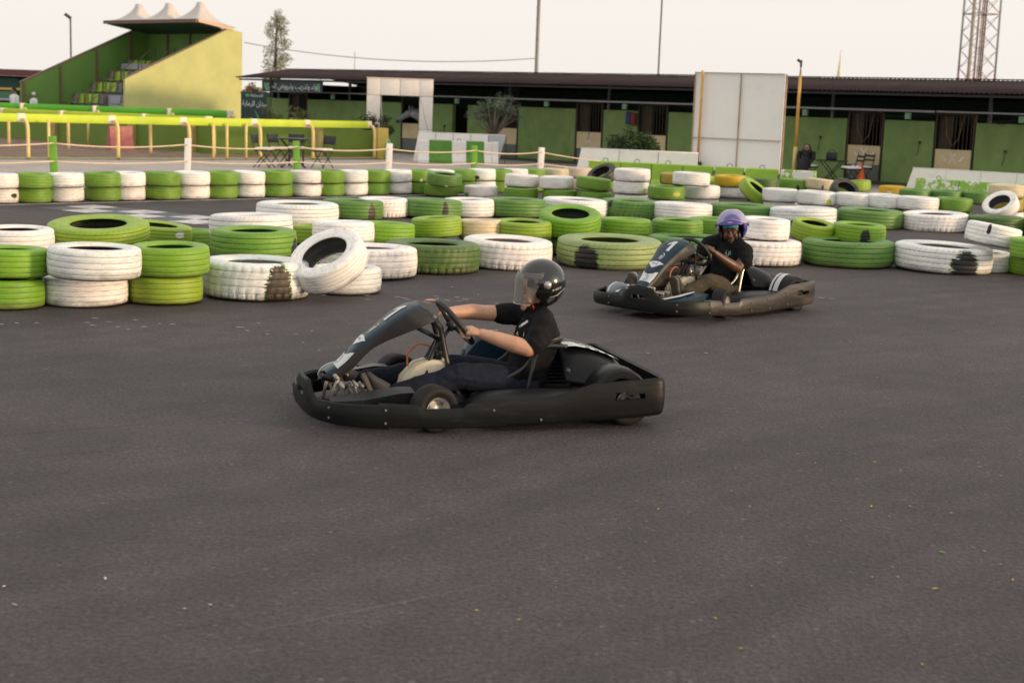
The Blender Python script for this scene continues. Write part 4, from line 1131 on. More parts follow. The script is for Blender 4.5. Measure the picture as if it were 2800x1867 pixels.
# ================================================================== TYRES
TYC = {'G': (.148, .315, .024), 'GL': (.178, .385, .018), 'GM': (.100, .245, .042), 'GT': (.060, .135, .022), 'GF': (.26, .35, .13), 'YG': (.255, .40, .022),
       'W': (.90, .885, .86), 'Y': (.40, .31, .035), 'Y2': (.68, .42, .02), 'WY': (.68, .58, .38), 'B': (.64, .56, .45), 'K': (.02, .02, .02)}
PATC = {'white': (.72, .72, .72), 'green': (.15, .34, .015), 'black': (.014, .014, .015), 'brown': (.050, .033, .022), 'yellow': (.50, .50, .06)}
def tyre_material():
    m = bpy.data.materials.new('painted_tyre_rubber'); m.use_nodes = True
    nt = m.node_tree; b = nt.nodes['Principled BSDF']; L = nt.links
    tc = nt.nodes.new('ShaderNodeTexCoord'); oi = nt.nodes.new('ShaderNodeObjectInfo')
    def attr(n, t='OBJECT'):
        a = nt.nodes.new('ShaderNodeAttribute'); a.attribute_type = t; a.attribute_name = n; return a
    vm = nt.nodes.new('ShaderNodeVectorMath'); vm.operation = 'MULTIPLY_ADD'
    L.new(oi.outputs['Random'], vm.inputs[0]); vm.inputs[1].default_value = (31.0, 57.0, 13.0); L.new(tc.outputs['Object'], vm.inputs[2])
    co = vm.outputs[0]
    st = nt.nodes.new('ShaderNodeMapping'); st.inputs['Scale'].default_value = (1, 1, 3.2); L.new(co, st.inputs['Vector']); cs = st.outputs[0]
    n_big = noise(nt, co, 3.2, 5, .6, .5); n_mid = noise(nt, cs, 9, 7, .68, .3); n_fine = noise(nt, co, 42, 6, .7); n_str = noise(nt, cs, 5, 6, .7, 1.0)
    groove = attr('groove', 'GEOMETRY').outputs['Fac']; inner = attr('inner', 'GEOMETRY').outputs['Fac']
    dirt = attr('dirt').outputs['Fac']
    white = math_(nt, 'GREATER_THAN', attr('paint').outputs['Fac'], .5)
    col = mixc(nt, .85, oi.outputs['Color'], ramp(nt, n_big, [(.28, (.78, .80, .80)), (.5, (1, 1, 1)), (.75, (1.12, 1.06, 1.0))]), 'MULTIPLY')
    # sun-bleached, yellower blotches on the green paint
    gm = math_(nt, 'SUBTRACT', 1.0, white)
    col = mixc(nt, math_(nt, 'MULTIPLY', math_(nt, 'MULTIPLY', ramp(nt, n_str, [(.52, (0, 0, 0)), (.72, (1, 1, 1))]), gm), .45), col, (.36, .40, .03))
    # rusty drips on white paint
    rs = ramp(nt, n_str, [(.55, (0, 0, 0)), (.70, (1, 1, 1))])
    col = mixc(nt, math_(nt, 'MULTIPLY', math_(nt, 'MULTIPLY', rs, white), math_(nt, 'MULTIPLY', dirt, .55)), col, (.52, .34, .17))
    # grime film
    gr = ramp(nt, n_mid, [(.50, (0, 0, 0)), (.78, (1, 1, 1))])
    col = mixc(nt, math_(nt, 'MULTIPLY', gr, math_(nt, 'MULTIPLY_ADD', dirt, .34, .06), clamp=True), col, (.11, .095, .075))
    # grime creeping up from the foot and thin scuffs along the tread
    ft0 = nt.nodes.new('ShaderNodeSeparateXYZ'); L.new(tc.outputs['Generated'], ft0.inputs[0])
    low = ramp(nt, math_(nt, 'ADD', ft0.outputs['Z'], math_(nt, 'MULTIPLY', math_(nt, 'SUBTRACT', n_big, .5), .55)), [(.02, (1, 1, 1)), (.30, (0, 0, 0))])
    col = mixc(nt, math_(nt, 'MULTIPLY', low, math_(nt, 'MULTIPLY_ADD', dirt, .62, .10), clamp=True), col, (.13, .095, .055))
    sm = nt.nodes.new('ShaderNodeMapping'); sm.inputs['Scale'].default_value = (1, 1, 16); L.new(co, sm.inputs['Vector'])
    n_scr = noise(nt, sm.outputs[0], 3.2, 7, .72, .6)
    scr = ramp(nt, n_scr, [(.60, (0, 0, 0)), (.665, (1, 1, 1))])
    col = mixc(nt, math_(nt, 'MULTIPLY', scr, math_(nt, 'MULTIPLY_ADD', dirt, .7, .18), clamp=True), col, (.075, .070, .062))
    # painted or worn patch at a chosen side of the tread
    pd = attr('patch_dir').outputs['Vector']; pw = attr('patch_width').outputs['Fac']; pc = attr('patch_color').outputs['Color']; ph = attr('patch_height').outputs['Fac']
    fl = nt.nodes.new('ShaderNodeVectorMath'); fl.operation = 'MULTIPLY'; L.new(tc.outputs['Object'], fl.inputs[0]); fl.inputs[1].default_value = (1, 1, 0)
    nz = nt.nodes.new('ShaderNodeVectorMath'); nz.operation = 'NORMALIZE'; L.new(fl.outputs[0], nz.inputs[0])
    dt = nt.nodes.new('ShaderNodeVectorMath'); dt.operation = 'DOT_PRODUCT'; L.new(nz.outputs[0], dt.inputs[0]); L.new(pd, dt.inputs[1])
    ang = math_(nt, 'ARCCOSINE', dt.outputs['Value'])
    wob = math_(nt, 'MULTIPLY', math_(nt, 'SUBTRACT', n_mid, .5), .42)
    rel = math_(nt, 'DIVIDE', ang, math_(nt, 'MAXIMUM', pw, .01))
    sx = nt.nodes.new('ShaderNodeSeparateXYZ'); L.new(tc.outputs['Generated'], sx.inputs[0])
    relz = math_(nt, 'ABSOLUTE', math_(nt, 'DIVIDE', math_(nt, 'SUBTRACT', sx.outputs['Z'], attr('patch_z').outputs['Fac']), math_(nt, 'MAXIMUM', ph, .01)))
    wob = math_(nt, 'ADD', math_(nt, 'MULTIPLY', math_(nt, 'SUBTRACT', noise(nt, co, 8.5, 8, .75, .8), .5), 1.1), math_(nt, 'MULTIPLY', math_(nt, 'SUBTRACT', n_fine, .5), .22))
    e1 = math_(nt, 'SUBTRACT', math_(nt, 'SUBTRACT', 1.0, math_(nt, 'ADD', math_(nt, 'POWER', rel, 2.0), math_(nt, 'POWER', relz, 3.0))), math_(nt, 'MULTIPLY', wob, 3.2))
    e2 = math_(nt, 'ADD', e1, .001)
    pm = math_(nt, 'MULTIPLY', math_(nt, 'GREATER_THAN', e1, 0), math_(nt, 'GREATER_THAN', e2, 0))
    pm = math_(nt, 'MULTIPLY', pm, math_(nt, 'GREATER_THAN', pw, .01))
    rim = math_(nt, 'MULTIPLY', math_(nt, 'MULTIPLY', math_(nt, 'GREATER_THAN', math_(nt, 'ADD', e1, .22), 0), math_(nt, 'GREATER_THAN', math_(nt, 'ADD', e2, .22), 0)), math_(nt, 'GREATER_THAN', pw, .12))
    col = mixc(nt, math_(nt, 'MULTIPLY', rim, math_(nt, 'GREATER_THAN', n_mid, .50)), col, (.16, .34, .02))
    col = mixc(nt, pm, col, pc)
    # bare rubber: grooves, chips, inside of the casing, worn foot
    chip = ramp(nt, math_(nt, 'ADD', n_fine, math_(nt, 'MULTIPLY', math_(nt, 'SUBTRACT', n_mid, .5), .9)), [(.70, (0, 0, 0)), (.74, (1, 1, 1))])
    foot = ramp(nt, math_(nt, 'ADD', sx.outputs['Z'], math_(nt, 'MULTIPLY', math_(nt, 'SUBTRACT', n_mid, .5), .25)), [(.035, (1, 1, 1)), (.075, (0, 0, 0))])
    gv = math_(nt, 'MULTIPLY', groove, ramp(nt, n_mid, [(.34, (.10, .10, .10)), (.66, (.85, .85, .85))]))
    inner = math_(nt, 'MULTIPLY', inner, attr('bare_inside').outputs['Fac'])
    bare = math_(nt, 'MAXIMUM', math_(nt, 'MAXIMUM', gv, inner), math_(nt, 'MAXIMUM', math_(nt, 'MULTIPLY', chip, dirt), foot))
    col = mixc(nt, math_(nt, 'MULTIPLY', bare, .92, clamp=True), col, (.016, .016, .017))
    L.new(col, b.inputs['Base Color'])
    ro = nt.nodes.new('ShaderNodeMapRange'); ro.inputs[3].default_value = .34; ro.inputs[4].default_value = .62; L.new(n_mid, ro.inputs[0])
    L.new(math_(nt, 'ADD', ro.outputs[0], math_(nt, 'MULTIPLY', bare, .12), clamp=True), b.inputs['Roughness'])
    b.inputs['Specular IOR Level'].default_value = .5
    bp = nt.nodes.new('ShaderNodeBump'); bp.inputs['Strength'].default_value = .35; bp.inputs['Distance'].default_value = .006
    L.new(math_(nt, 'ADD', n_fine, math_(nt, 'MULTIPLY', n_mid, 1.2)), bp.inputs['Height']); L.new(bp.outputs[0], b.inputs['Normal'])
    return m
TYM = tyre_material()

def tyre_mesh(kind, variant=0):
    """unit tyre: outer diameter 1, height 1 (scaled per tyre); axis z, base at z=0"""
    seg = {'car': 80, 'truck': 112, 'lug': 144}[kind]
    hole = .30 if kind == 'car' else .28
    a = .30 if kind == 'car' else .30        # real height / diameter used for roundings
    P = []   # (r, z, groove, inner)
    gd = .008 if kind == 'car' else {'truck': .010, 'lug': .007}[kind]
    # outer, bottom to top; z in units of height
    sh = [(hole + .02, .10, 0, 0), (hole + .035, .035, 0, 0), (.405, .0, 0, 0), (.45, .018, 0, 0), (.478, .055, 0, 0), (.489, .095, 0, 0)]
    P += sh
    ng = (4, 4, 5)[variant % 3] if kind == 'car' else 4
    zs0, zs1 = .12, .88
    for g in range(ng):
        zc = zs0 + (zs1 - zs0) * (g + .5) / ng
        hw = .006 if kind == 'car' else .008
        crown = .5 - .012 * ((zc - .5) / .38) ** 2
        P += [(crown, zc - hw * 2.2, 0, 0), (crown - .001, zc - hw, .25, 0), (crown - gd, zc - hw * .5, 1, 0), (crown - gd, zc + hw * .5, 1, 0), (crown - .001, zc + hw, .25, 0), (crown, zc + hw * 2.2, 0, 0)]
    P += [(.489, .905, 0, 0), (.478, .945, 0, 0), (.45, .982, 0, 0), (.405, 1.0, 0, 0), (hole + .035, .965, 0, 0), (hole + .008, .925, 0, 0), (hole, .89, 0, 0), (hole + .012, .86, 0, .6),
          (hole + .05, .84, 0, 1), (.42, .80, 0, 1), (.455, .66, 0, 1), (.455, .34, 0, 1), (.42, .20, 0, 1), (hole + .05, .16, 0, 1), (hole + .008, .13, 0, 1)]
    n = len(P); vs = []; gr = []; inn = []
    for k in range(seg):
        th = 2 * math.pi * k / seg
        zig = ((-1) ** k) * (.010 if (variant == 1 or kind == 'truck') else 0)
        lug = (k % 4 in (0,)) if kind == 'lug' else False
        rib = (k % 2 == 0)
        for i, (r, z, g, q) in enumerate(P):
            rr, zz, gg = r, z, g
            if g > 0 and .1 < z < .9: zz = z + zig
            if kind == 'lug' and .05 < z < .34 and lug and r > .47: rr -= .014; gg = max(gg, .55 if z < .2 else .3)
            if kind == 'lug' and .66 < z < .95 and (k % 4 == 2) and r > .47: rr -= .007; gg = max(gg, .25)
            if kind == 'lug' and .34 <= z <= .66 and (k % 4 in (1,)) and r > .47: rr -= .004; gg = max(gg, .18)
            if kind == 'truck' and (.05 < z < .13 or .87 < z < .95) and rib: rr -= .010; gg = max(gg, .35)
            if kind == 'car' and (.90 < z < .96 or .04 < z < .10) and rib and r > .46: rr -= .004; gg = max(gg, .15)
            vs.append((rr * math.cos(th), rr * math.sin(th), zz)); gr.append(gg); inn.append(q)
    fs = [(k * n + i, ((k + 1) % seg) * n + i, ((k + 1) % seg) * n + (i + 1) % n, k * n + (i + 1) % n) for k in range(seg) for i in range(n)]
    me = bpy.data.meshes.new('tyre'); me.from_pydata(vs, [], fs); me.update()
    me.polygons.foreach_set('use_smooth', [True] * len(fs))
    for nm, dat in (('groove', gr), ('inner', inn)):
        at = me.attributes.new(nm, 'FLOAT', 'POINT'); at.data.foreach_set('value', dat)
    me.materials.append(TYM)
    if kind == 'lug':
        bm = bmesh.new(); bm.from_mesh(me)
        for e in bm.edges:
            if len(e.link_faces) == 2: e.smooth = e.calc_face_angle(0) < rad(32)
        bm.to_mesh(me); bm.free()
    return me
TYM_ME = {('car', 0): tyre_mesh('car', 0), ('car', 1): tyre_mesh('car', 1), ('car', 2): tyre_mesh('car', 2), ('truck', 0): tyre_mesh('truck', 0), ('lug', 0): tyre_mesh('lug', 0)}
_tr = random.Random(77)
def place_tyre(lab, col, x, y, z, D, h, kind, tilt, patch, dirt, axis=None):
    v = _tr.choice((0, 0, 1, 2)) if kind == 'car' else 0
    o = bpy.data.objects.new('tyre', TYM_ME[(kind, v)]); COL.objects.link(o)
    rz = _tr.uniform(0, 6.28)
    if axis is None:
        R = Matrix.Rotation(rad(tilt[0]), 4, 'X') @ Matrix.Rotation(rad(tilt[1]), 4, 'Y') @ Matrix.Rotation(rz, 4, 'Z')
        if tilt == (0, 0): R = Matrix.Rotation(rad(_tr.uniform(-1.6, 1.6)), 4, 'X') @ Matrix.Rotation(rad(_tr.uniform(-1.6, 1.6)), 4, 'Y') @ R
    else:
        R = Vector(axis).to_track_quat('Z', 'Y').to_matrix().to_4x4() @ Matrix.Rotation(rz, 4, 'Z')
    if patch is None and axis is None and _tr.random() < .13:
        patch = (_tr.choice(('black', 'black', 'yellow', 'white' if col != 'W' else 'brown')), _tr.uniform(-.85, .85), _tr.uniform(.05, .22), _tr.uniform(.10, .30), _tr.uniform(.05, .9))
    dirt = min(1.0, dirt * _tr.uniform(.8, 1.7) + .18)
    S = Matrix.Diagonal((D * _tr.uniform(.985, 1.015), D * _tr.uniform(.985, 1.015), h * _tr.uniform(.97, 1.02), 1))
    if axis is None: T = Matrix.Translation((x, y, z))
    else: T = Matrix.Translation(Vector((x, y, z)) - Vector(axis).normalized() * h / 2)
    o.matrix_world = T @ R @ S
    c = TYC[col]; j = _tr.uniform(.93, 1.07)
    o.color = (min(1, c[0] * j * _tr.uniform(.95, 1.05)), min(1, c[1] * j), min(1, c[2] * j), 1)
    o['dirt'] = float(dirt); o['paint'] = 1.0 if col in ('W', 'WY', 'B') else 0.0
    o['bare_inside'] = 1.0 if axis is not None or tilt[0] > 5 or _tr.random() < .2 else _tr.uniform(.15, .5)
    o['patch_z'] = 0.0; o['patch_width'] = 0.0; o['patch_height'] = 0.0; o['patch_dir'] = [1.0, 0.0, 0.0]; o['patch_color'] = [0.0, 0.0, 0.0]
    if patch:
        pcn, sa, w, hgt = patch[:4]; o['patch_z'] = float(patch[4]) if len(patch) > 4 else 0.0
        e = Vector((-x, -y, 0)).normalized(); rgt = Vector((-e.y, e.x, 0))
        sa = max(-.99, min(.99, sa)); al = math.asin(sa)
        d = e * math.cos(al) + rgt * math.sin(al)
        dl = R.to_3x3().inverted() @ d; dl.z = 0; dl.normalize()
        o['patch_dir'] = [dl.x, dl.y, 0.0]; o['patch_width'] = float(w); o['patch_height'] = float(hgt + (.12 if len(patch) == 4 else 0)); o['patch_color'] = [float(q) for q in PATC[pcn]]
    tag(o, lab, 'tyre', 'painted tyres of the track barriers')
    return o
TYRES = [
 ('white painted tyre, lower of the first stack from the left in the far two-high wall', 'W', -8.042, 22.119, 0.0, 0.585, 0.235, 'car', (0, 0), None, 0.75),
 ('white painted tyre, upper of the first stack from the left in the far two-high wall', 'W', -7.96, 21.908, 0.236, 0.585, 0.235, 'car', (0, 0), None, 0.25),
 ('green painted tyre, lower of the second stack from the left in the far two-high wall', 'G', -7.649, 22.497, 0.0, 0.585, 0.235, 'car', (0, 0), None, 0.35),
 ('green painted tyre, upper of the second stack from the left in the far two-high wall', 'G', -7.579, 22.304, 0.236, 0.585, 0.235, 'car', (0, 0), None, 0.25),
 ('white painted tyre, lower of the third stack from the left in the far two-high wall', 'W', -7.252, 22.879, 0.0, 0.585, 0.235, 'car', (0, 0), None, 0.8),
 ('white painted tyre, upper of the third stack from the left in the far two-high wall', 'W', -7.193, 22.704, 0.236, 0.585, 0.235, 'car', (0, 0), None, 0.8),
 ('green painted tyre, lower of the fourth stack from the left in the far two-high wall', 'G', -6.785, 23.328, 0.0, 0.585, 0.235, 'car', (0, 0), None, 0.35),
 ('green painted tyre, upper of the fourth stack from the left in the far two-high wall', 'G', -6.737, 23.173, 0.236, 0.585, 0.235, 'car', (0, 0), None, 0.25),
 ('white painted tyre, lower of the fifth stack from the left in the far two-high wall', 'W', -6.46, 23.641, 0.0, 0.585, 0.235, 'car', (0, 0), None, 0.75),
 ('white painted tyre, upper of the fifth stack from the left in the far two-high wall', 'W', -6.419, 23.498, 0.236, 0.585, 0.235, 'car', (0, 0), None, 0.25),
 ('green painted tyre, lower of the sixth stack from the left in the far two-high wall', 'G', -6.011, 24.1, 0.0, 0.62, 0.235, 'car', (0, 0), None, 0.35),
 ('green painted tyre, upper of the sixth stack from the left in the far two-high wall', 'G', -5.978, 23.973, 0.236, 0.62, 0.235, 'car', (0, 0), None, 0.25),
 ('white painted tyre, lower of the seventh stack from the left in the far two-high wall', 'W', -5.591, 24.503, 0.0, 0.62, 0.235, 'car', (0, 0), None, 0.75),
 ('white painted tyre, upper of the seventh stack from the left in the far two-high wall', 'W', -5.565, 24.389, 0.236, 0.62, 0.235, 'car', (0, 0), None, 0.25),
 ('green painted tyre, lower of the eighth stack from the left in the far two-high wall', 'G', -5.166, 24.885, 0.0, 0.585, 0.235, 'car', (0, 0), None, 0.35),
 ('green painted tyre, upper of the eighth stack from the left in the far two-high wall', 'G', -5.145, 24.785, 0.236, 0.585, 0.235, 'car', (0, 0), None, 0.25),
 ('white painted tyre, lower of the ninth stack from the left in the far two-high wall', 'W', -4.763, 25.272, 0.0, 0.585, 0.235, 'car', (0, 0), None, 0.75),
 ('white painted tyre, upper of the ninth stack from the left in the far two-high wall', 'W', -4.747, 25.183, 0.236, 0.585, 0.235, 'car', (0, 0), None, 0.25),
 ('green painted tyre, lower of the tenth stack from the left in the far two-high wall', 'G', -4.336, 25.683, 0.0, 0.585, 0.235, 'car', (0, 0), None, 0.35),
 ('green painted tyre, upper of the tenth stack from the left in the far two-high wall', 'G', -4.324, 25.604, 0.236, 0.585, 0.235, 'car', (0, 0), None, 0.25),
 ('white painted tyre, lower of the eleventh stack from the left in the far two-high wall', 'W', -3.882, 26.118, 0.0, 0.585, 0.235, 'car', (0, 0), None, 0.75),
 ('white painted tyre, upper of the eleventh stack from the left in the far two-high wall', 'W', -3.875, 26.049, 0.236, 0.585, 0.235, 'car', (0, 0), None, 0.25),
 ('green painted tyre, lower of the twelfth stack from the left in the far two-high wall', 'G', -3.505, 26.481, 0.0, 0.585, 0.235, 'car', (0, 0), None, 0.35),
 ('green painted tyre, upper of the twelfth stack from the left in the far two-high wall', 'G', -3.5, 26.419, 0.236, 0.585, 0.235, 'car', (0, 0), None, 0.25),
 ('white painted tyre, lower of the thirteenth stack from the left in the far two-high wall', 'W', -3.099, 26.871, 0.0, 0.585, 0.235, 'car', (0, 0), None, 0.75),
 ('white painted tyre, upper of the thirteenth stack from the left in the far two-high wall', 'W', -3.096, 26.816, 0.236, 0.585, 0.235, 'car', (0, 0), None, 0.25),
 ('green painted tyre, lower of the fourteenth stack from the left in the far two-high wall', 'G', -2.712, 27.242, 0.0, 0.585, 0.235, 'car', (0, 0), None, 0.35),
 ('green painted tyre, upper of the fourteenth stack from the left in the far two-high wall', 'G', -2.711, 27.192, 0.236, 0.585, 0.235, 'car', (0, 0), None, 0.25),
 ('white painted tyre, lower of the fifteenth stack from the left in the far two-high wall', 'W', -2.328, 27.611, 0.0, 0.585, 0.235, 'car', (0, 0), None, 0.75),
 ('white painted tyre, upper of the fifteenth stack from the left in the far two-high wall', 'W', -2.329, 27.566, 0.236, 0.585, 0.235, 'car', (0, 0), None, 0.25),
 ('green painted tyre, lower of the sixteenth stack from the left in the far two-high wall', 'G', -1.947, 27.977, 0.0, 0.585, 0.235, 'car', (0, 0), None, 0.35),
 ('green painted tyre, upper of the sixteenth stack from the left in the far two-high wall', 'G', -1.949, 27.935, 0.236, 0.585, 0.235, 'car', (0, 0), None, 0.25),
 ('white painted tyre, lower of the seventeenth stack from the left in the far two-high wall', 'W', -1.535, 28.373, 0.0, 0.585, 0.235, 'car', (0, 0), None, 0.75),
 ('white painted tyre, upper of the seventeenth stack from the left in the far two-high wall', 'W', -1.539, 28.334, 0.236, 0.585, 0.235, 'car', (0, 0), None, 0.25),
 ('green painted tyre, lower of the eighteenth stack from the left in the far two-high wall', 'G', -1.139, 28.753, 0.0, 0.585, 0.235, 'car', (0, 0), None, 0.35),
 ('green painted tyre, upper of the eighteenth stack from the left in the far two-high wall', 'G', -1.145, 28.715, 0.236, 0.585, 0.235, 'car', (0, 0), None, 0.25),
 ('white painted tyre, lower of the nineteenth stack from the left in the far two-high wall', 'W', -0.733, 29.143, 0.0, 0.585, 0.235, 'car', (0, 0), None, 0.75),
 ('white painted tyre, upper of the nineteenth stack from the left in the far two-high wall', 'W', -0.74, 29.106, 0.236, 0.585, 0.235, 'car', (0, 0), None, 0.25),
 ('green painted tyre, lower of the twentieth stack from the left in the far two-high wall', 'G', -0.399, 29.464, 0.0, 0.585, 0.235, 'car', (0, 0), None, 0.35),
 ('green painted tyre, upper of the twentieth stack from the left in the far two-high wall', 'G', -0.406, 29.427, 0.236, 0.585, 0.235, 'car', (0, 0), None, 0.25),
 ('white painted tyre, lower of the twenty-first stack from the left in the far two-high wall', 'W', -0.065, 29.785, 0.0, 0.585, 0.235, 'car', (0, 0), None, 0.75),
 ('white painted tyre, upper of the twenty-first stack from the left in the far two-high wall', 'W', -0.073, 29.747, 0.236, 0.585, 0.235, 'car', (0, 0), None, 0.25),
 ('green painted tyre, lower of the twenty-second stack from the left in the far two-high wall', 'G', 0.292, 30.128, 0.0, 0.585, 0.235, 'car', (0, 0), None, 0.35),
 ('green painted tyre, upper of the twenty-second stack from the left in the far two-high wall', 'G', 0.283, 30.089, 0.236, 0.585, 0.235, 'car', (0, 0), None, 0.25),
 ('white painted tyre, lower of the twenty-third stack from the left in the far two-high wall', 'B', 0.811, 30.626, 0.0, 0.585, 0.235, 'car', (0, 0), None, 0.75),
 ('white painted tyre, upper of the twenty-third stack from the left in the far two-high wall', 'WY', 0.8, 30.585, 0.236, 0.585, 0.235, 'car', (0, 0), None, 0.25),
 ('beige worn tyre at the right end of the far two-high wall, beside the green blocks', 'B', 1.313, 31.521, 0.236, 0.62, 0.235, 'car', (0, 0), None, 0.3),
 ('beige worn tyre on the ground under the right end of the far two-high wall', 'B', 1.315, 31.339, 0.0, 0.617, 0.235, 'car', (0, 0), None, 0.3),
 ('green tyre lying on the asphalt under the green tyre with a white splash', 'G', -1.468, 27.449, 0.0, 0.661, 0.235, 'car', (0, 0), None, 0.3),
 ('dark green tyre with a white paint splash, tilted on another green tyre', 'GM', -1.389, 26.992, 0.236, 0.666, 0.235, 'car', (4, 4), ('white', 0.15, 0.1, 0.06), 0.3),
 ('white tyre with a green left flank lying in front of the far wall', 'W', -0.695, 27.429, 0.0, 0.657, 0.235, 'car', (0, 0), ('green', -0.85, 0.25, 0.3), 0.5),
 ('green tyre, lower in the leftmost of the middle two-high stacks', 'G', 0.072, 27.199, 0.0, 0.66, 0.235, 'car', (0, 0), None, 0.3),
 ('white tyre, upper in the leftmost of the middle two-high stacks', 'W', 0.076, 27.345, 0.236, 0.65, 0.235, 'car', (0, 0), None, 0.3),
 ('green tyre, lower in the second of the middle two-high stacks from the left', 'G', 0.81, 27.064, 0.0, 0.66, 0.235, 'car', (0, 0), None, 0.3),
 ('white tyre, upper in the second of the middle two-high stacks from the left', 'W', 0.742, 27.097, 0.236, 0.65, 0.235, 'car', (0, 0), None, 0.3),
 ('green tyre, lower in the all-green middle stack just left of the three-high white stack', 'G', 1.455, 26.788, 0.0, 0.66, 0.235, 'car', (0, 0), None, 0.3),
 ('green tyre, upper in the all-green middle stack just left of the three-high white stack', 'G', 1.413, 26.772, 0.261, 0.65, 0.235, 'car', (0, 5), None, 0.3),
 ('dark green tyre, lower in the green stack between the two three-high white stacks', 'GM', 2.664, 25.42, 0.0, 0.66, 0.235, 'car', (0, 0), None, 0.3),
 ('green tyre, upper in the green stack between the two three-high white stacks', 'G', 2.618, 25.122, 0.236, 0.65, 0.235, 'car', (0, 0), None, 0.3),
 ('white tyre at the bottom of the three-high stack left of the green stack', 'W', 2.114, 26.25, 0.0, 0.67, 0.235, 'car', (0, 0), None, 0.3),
 ('white tyre at the middle of the three-high stack left of the green stack', 'W', 2.081, 26.221, 0.236, 0.67, 0.235, 'car', (0, 0), ('yellow', 0.75, 0.14, 0.4), 0.3),
 ('white tyre at the top of the three-high stack left of the green stack', 'W', 2.094, 26.201, 0.472, 0.67, 0.235, 'car', (0, 0), None, 0.3),
 ('white tyre at the bottom of the three-high stack right of the green stack', 'W', 3.302, 25.722, 0.0, 0.67, 0.235, 'car', (0, 0), None, 0.3),
 ('white tyre at the middle of the three-high stack right of the green stack', 'W', 3.305, 25.643, 0.236, 0.67, 0.235, 'car', (0, 0), None, 0.3),
 ('white tyre at the top of the three-high stack right of the green stack', 'W', 3.077, 25.383, 0.472, 0.67, 0.235, 'car', (0, 0), None, 0.3),
 ('olive yellow tyre with a black flank against the green concrete blocks', 'Y', 3.356, 30.356, 0.236, 0.675, 0.235, 'car', (0, 0), ('black', -1.1, 0.3, 0.8), 0.7),
 ('green tyre under the olive yellow tyre at the green blocks', 'G', 3.376, 30.386, 0.0, 0.675, 0.236, 'car', (0, 0), None, 0.5),
 ('lime tyre peeking from behind the right three-high white stack', 'YG', 3.767, 29.783, 0.236, 0.662, 0.235, 'car', (0, 0), None, 0.3),
 ('green tyre on the ground behind the right three-high white stack', 'G', 3.787, 29.813, 0.0, 0.662, 0.236, 'car', (0, 0), None, 0.5),
 ('yellow tyre with black and white bands right of the lime tyre', 'Y2', 4.496, 30.234, 0.236, 0.672, 0.235, 'car', (0, 0), ('black', 0.72, 0.12, 0.6), 0.3),
 ('white tyre under the yellow tyre with black and white bands', 'W', 4.516, 30.264, 0.0, 0.672, 0.236, 'car', (0, 0), None, 0.5),
 ('dark green tyre with black top edge below the billboard', 'GT', 5.022, 29.359, 0.236, 0.653, 0.235, 'car', (0, 0), None, 0.8),
 ('green tyre under the dark green black-edged tyre', 'G', 5.042, 29.389, 0.0, 0.653, 0.236, 'car', (0, 0), None, 0.5),
 ('green tyre with a round black spot near the peeling low block', 'G', 5.726, 29.745, 0.236, 0.585, 0.235, 'car', (0, 0), ('black', 0.35, 0.13, 0.4), 0.3),
 ('green tyre under the one with a round black spot', 'G', 5.746, 29.775, 0.0, 0.585, 0.236, 'car', (0, 0), None, 0.5),
 ("white and yellow stained tyre, slightly tilted, beside the orange cone's row", 'WY', 6.271, 29.6, 0.256, 0.696, 0.235, 'car', (0, 5), None, 0.8),
 ('white tyre under the tilted white and yellow stained tyre', 'W', 6.291, 29.63, 0.0, 0.696, 0.236, 'car', (0, 0), None, 0.5),
 ('lime tyre tilted up to the right with a black notch, below the orange cone', 'YG', 7.051, 29.894, 0.23, 0.695, 0.235, 'car', (0, -7), ('black', 1.15, 0.12, 0.9), 0.3),
 ('green tyre under the tilted lime tyre below the cone', 'G', 7.071, 29.924, 0.0, 0.695, 0.2, 'car', (0, 0), None, 0.5),
 ('yellow, white and black tyre lying alone right of the cone', 'Y2', 8.678, 33.101, 0.0, 0.609, 0.235, 'car', (0, 0), ('white', -0.2, 0.25, 0.4), 0.7),
 ('white tyre, lower of the first pair in the right two-high row', 'W', 4.716, 25.567, 0.0, 0.62, 0.235, 'car', (0, 0), None, 0.3),
 ('white tyre, upper of the first pair in the right two-high row', 'W', 4.687, 25.506, 0.236, 0.62, 0.235, 'car', (0, 0), None, 0.3),
 ('white tyre, lower of the second pair in the right two-high row', 'W', 5.266, 25.126, 0.0, 0.69, 0.235, 'car', (0, 0), None, 0.3),
 ('white tyre, upper of the second pair in the right two-high row', 'W', 5.246, 25.014, 0.236, 0.7, 0.235, 'car', (0, 0), ('yellow', 0.62, 0.15, 0.4), 0.3),
 ('white tyre, lower of the third pair in the right two-high row', 'W', 5.902, 25.018, 0.0, 0.62, 0.235, 'car', (0, 0), None, 0.3),
 ('white tyre, upper of the third pair in the right two-high row', 'W', 5.849, 24.879, 0.236, 0.62, 0.235, 'car', (0, 0), None, 0.3),
 ('white tyre, lower of the fourth pair in the right two-high row', 'W', 6.403, 24.916, 0.0, 0.62, 0.235, 'car', (0, 0), None, 0.3),
 ('white tyre, upper of the fourth pair in the right two-high row', 'W', 6.369, 24.775, 0.236, 0.62, 0.235, 'car', (0, 0), None, 0.3),
 ('yellow tyre, lower of the fifth pair in the right two-high row', 'Y', 6.939, 24.629, 0.0, 0.69, 0.235, 'car', (0, 0), None, 0.3),
 ('white tyre, upper of the fifth pair in the right two-high row', 'W', 6.863, 24.438, 0.236, 0.7, 0.235, 'car', (0, 0), None, 0.3),
 ('yellow green tyre, lower of the sixth pair in the right two-high row', 'YG', 7.559, 24.707, 0.0, 0.62, 0.235, 'car', (0, 0), None, 0.3),
 ('green tyre, upper of the sixth pair in the right two-high row', 'G', 7.507, 24.538, 0.236, 0.62, 0.235, 'car', (0, 0), None, 0.3),
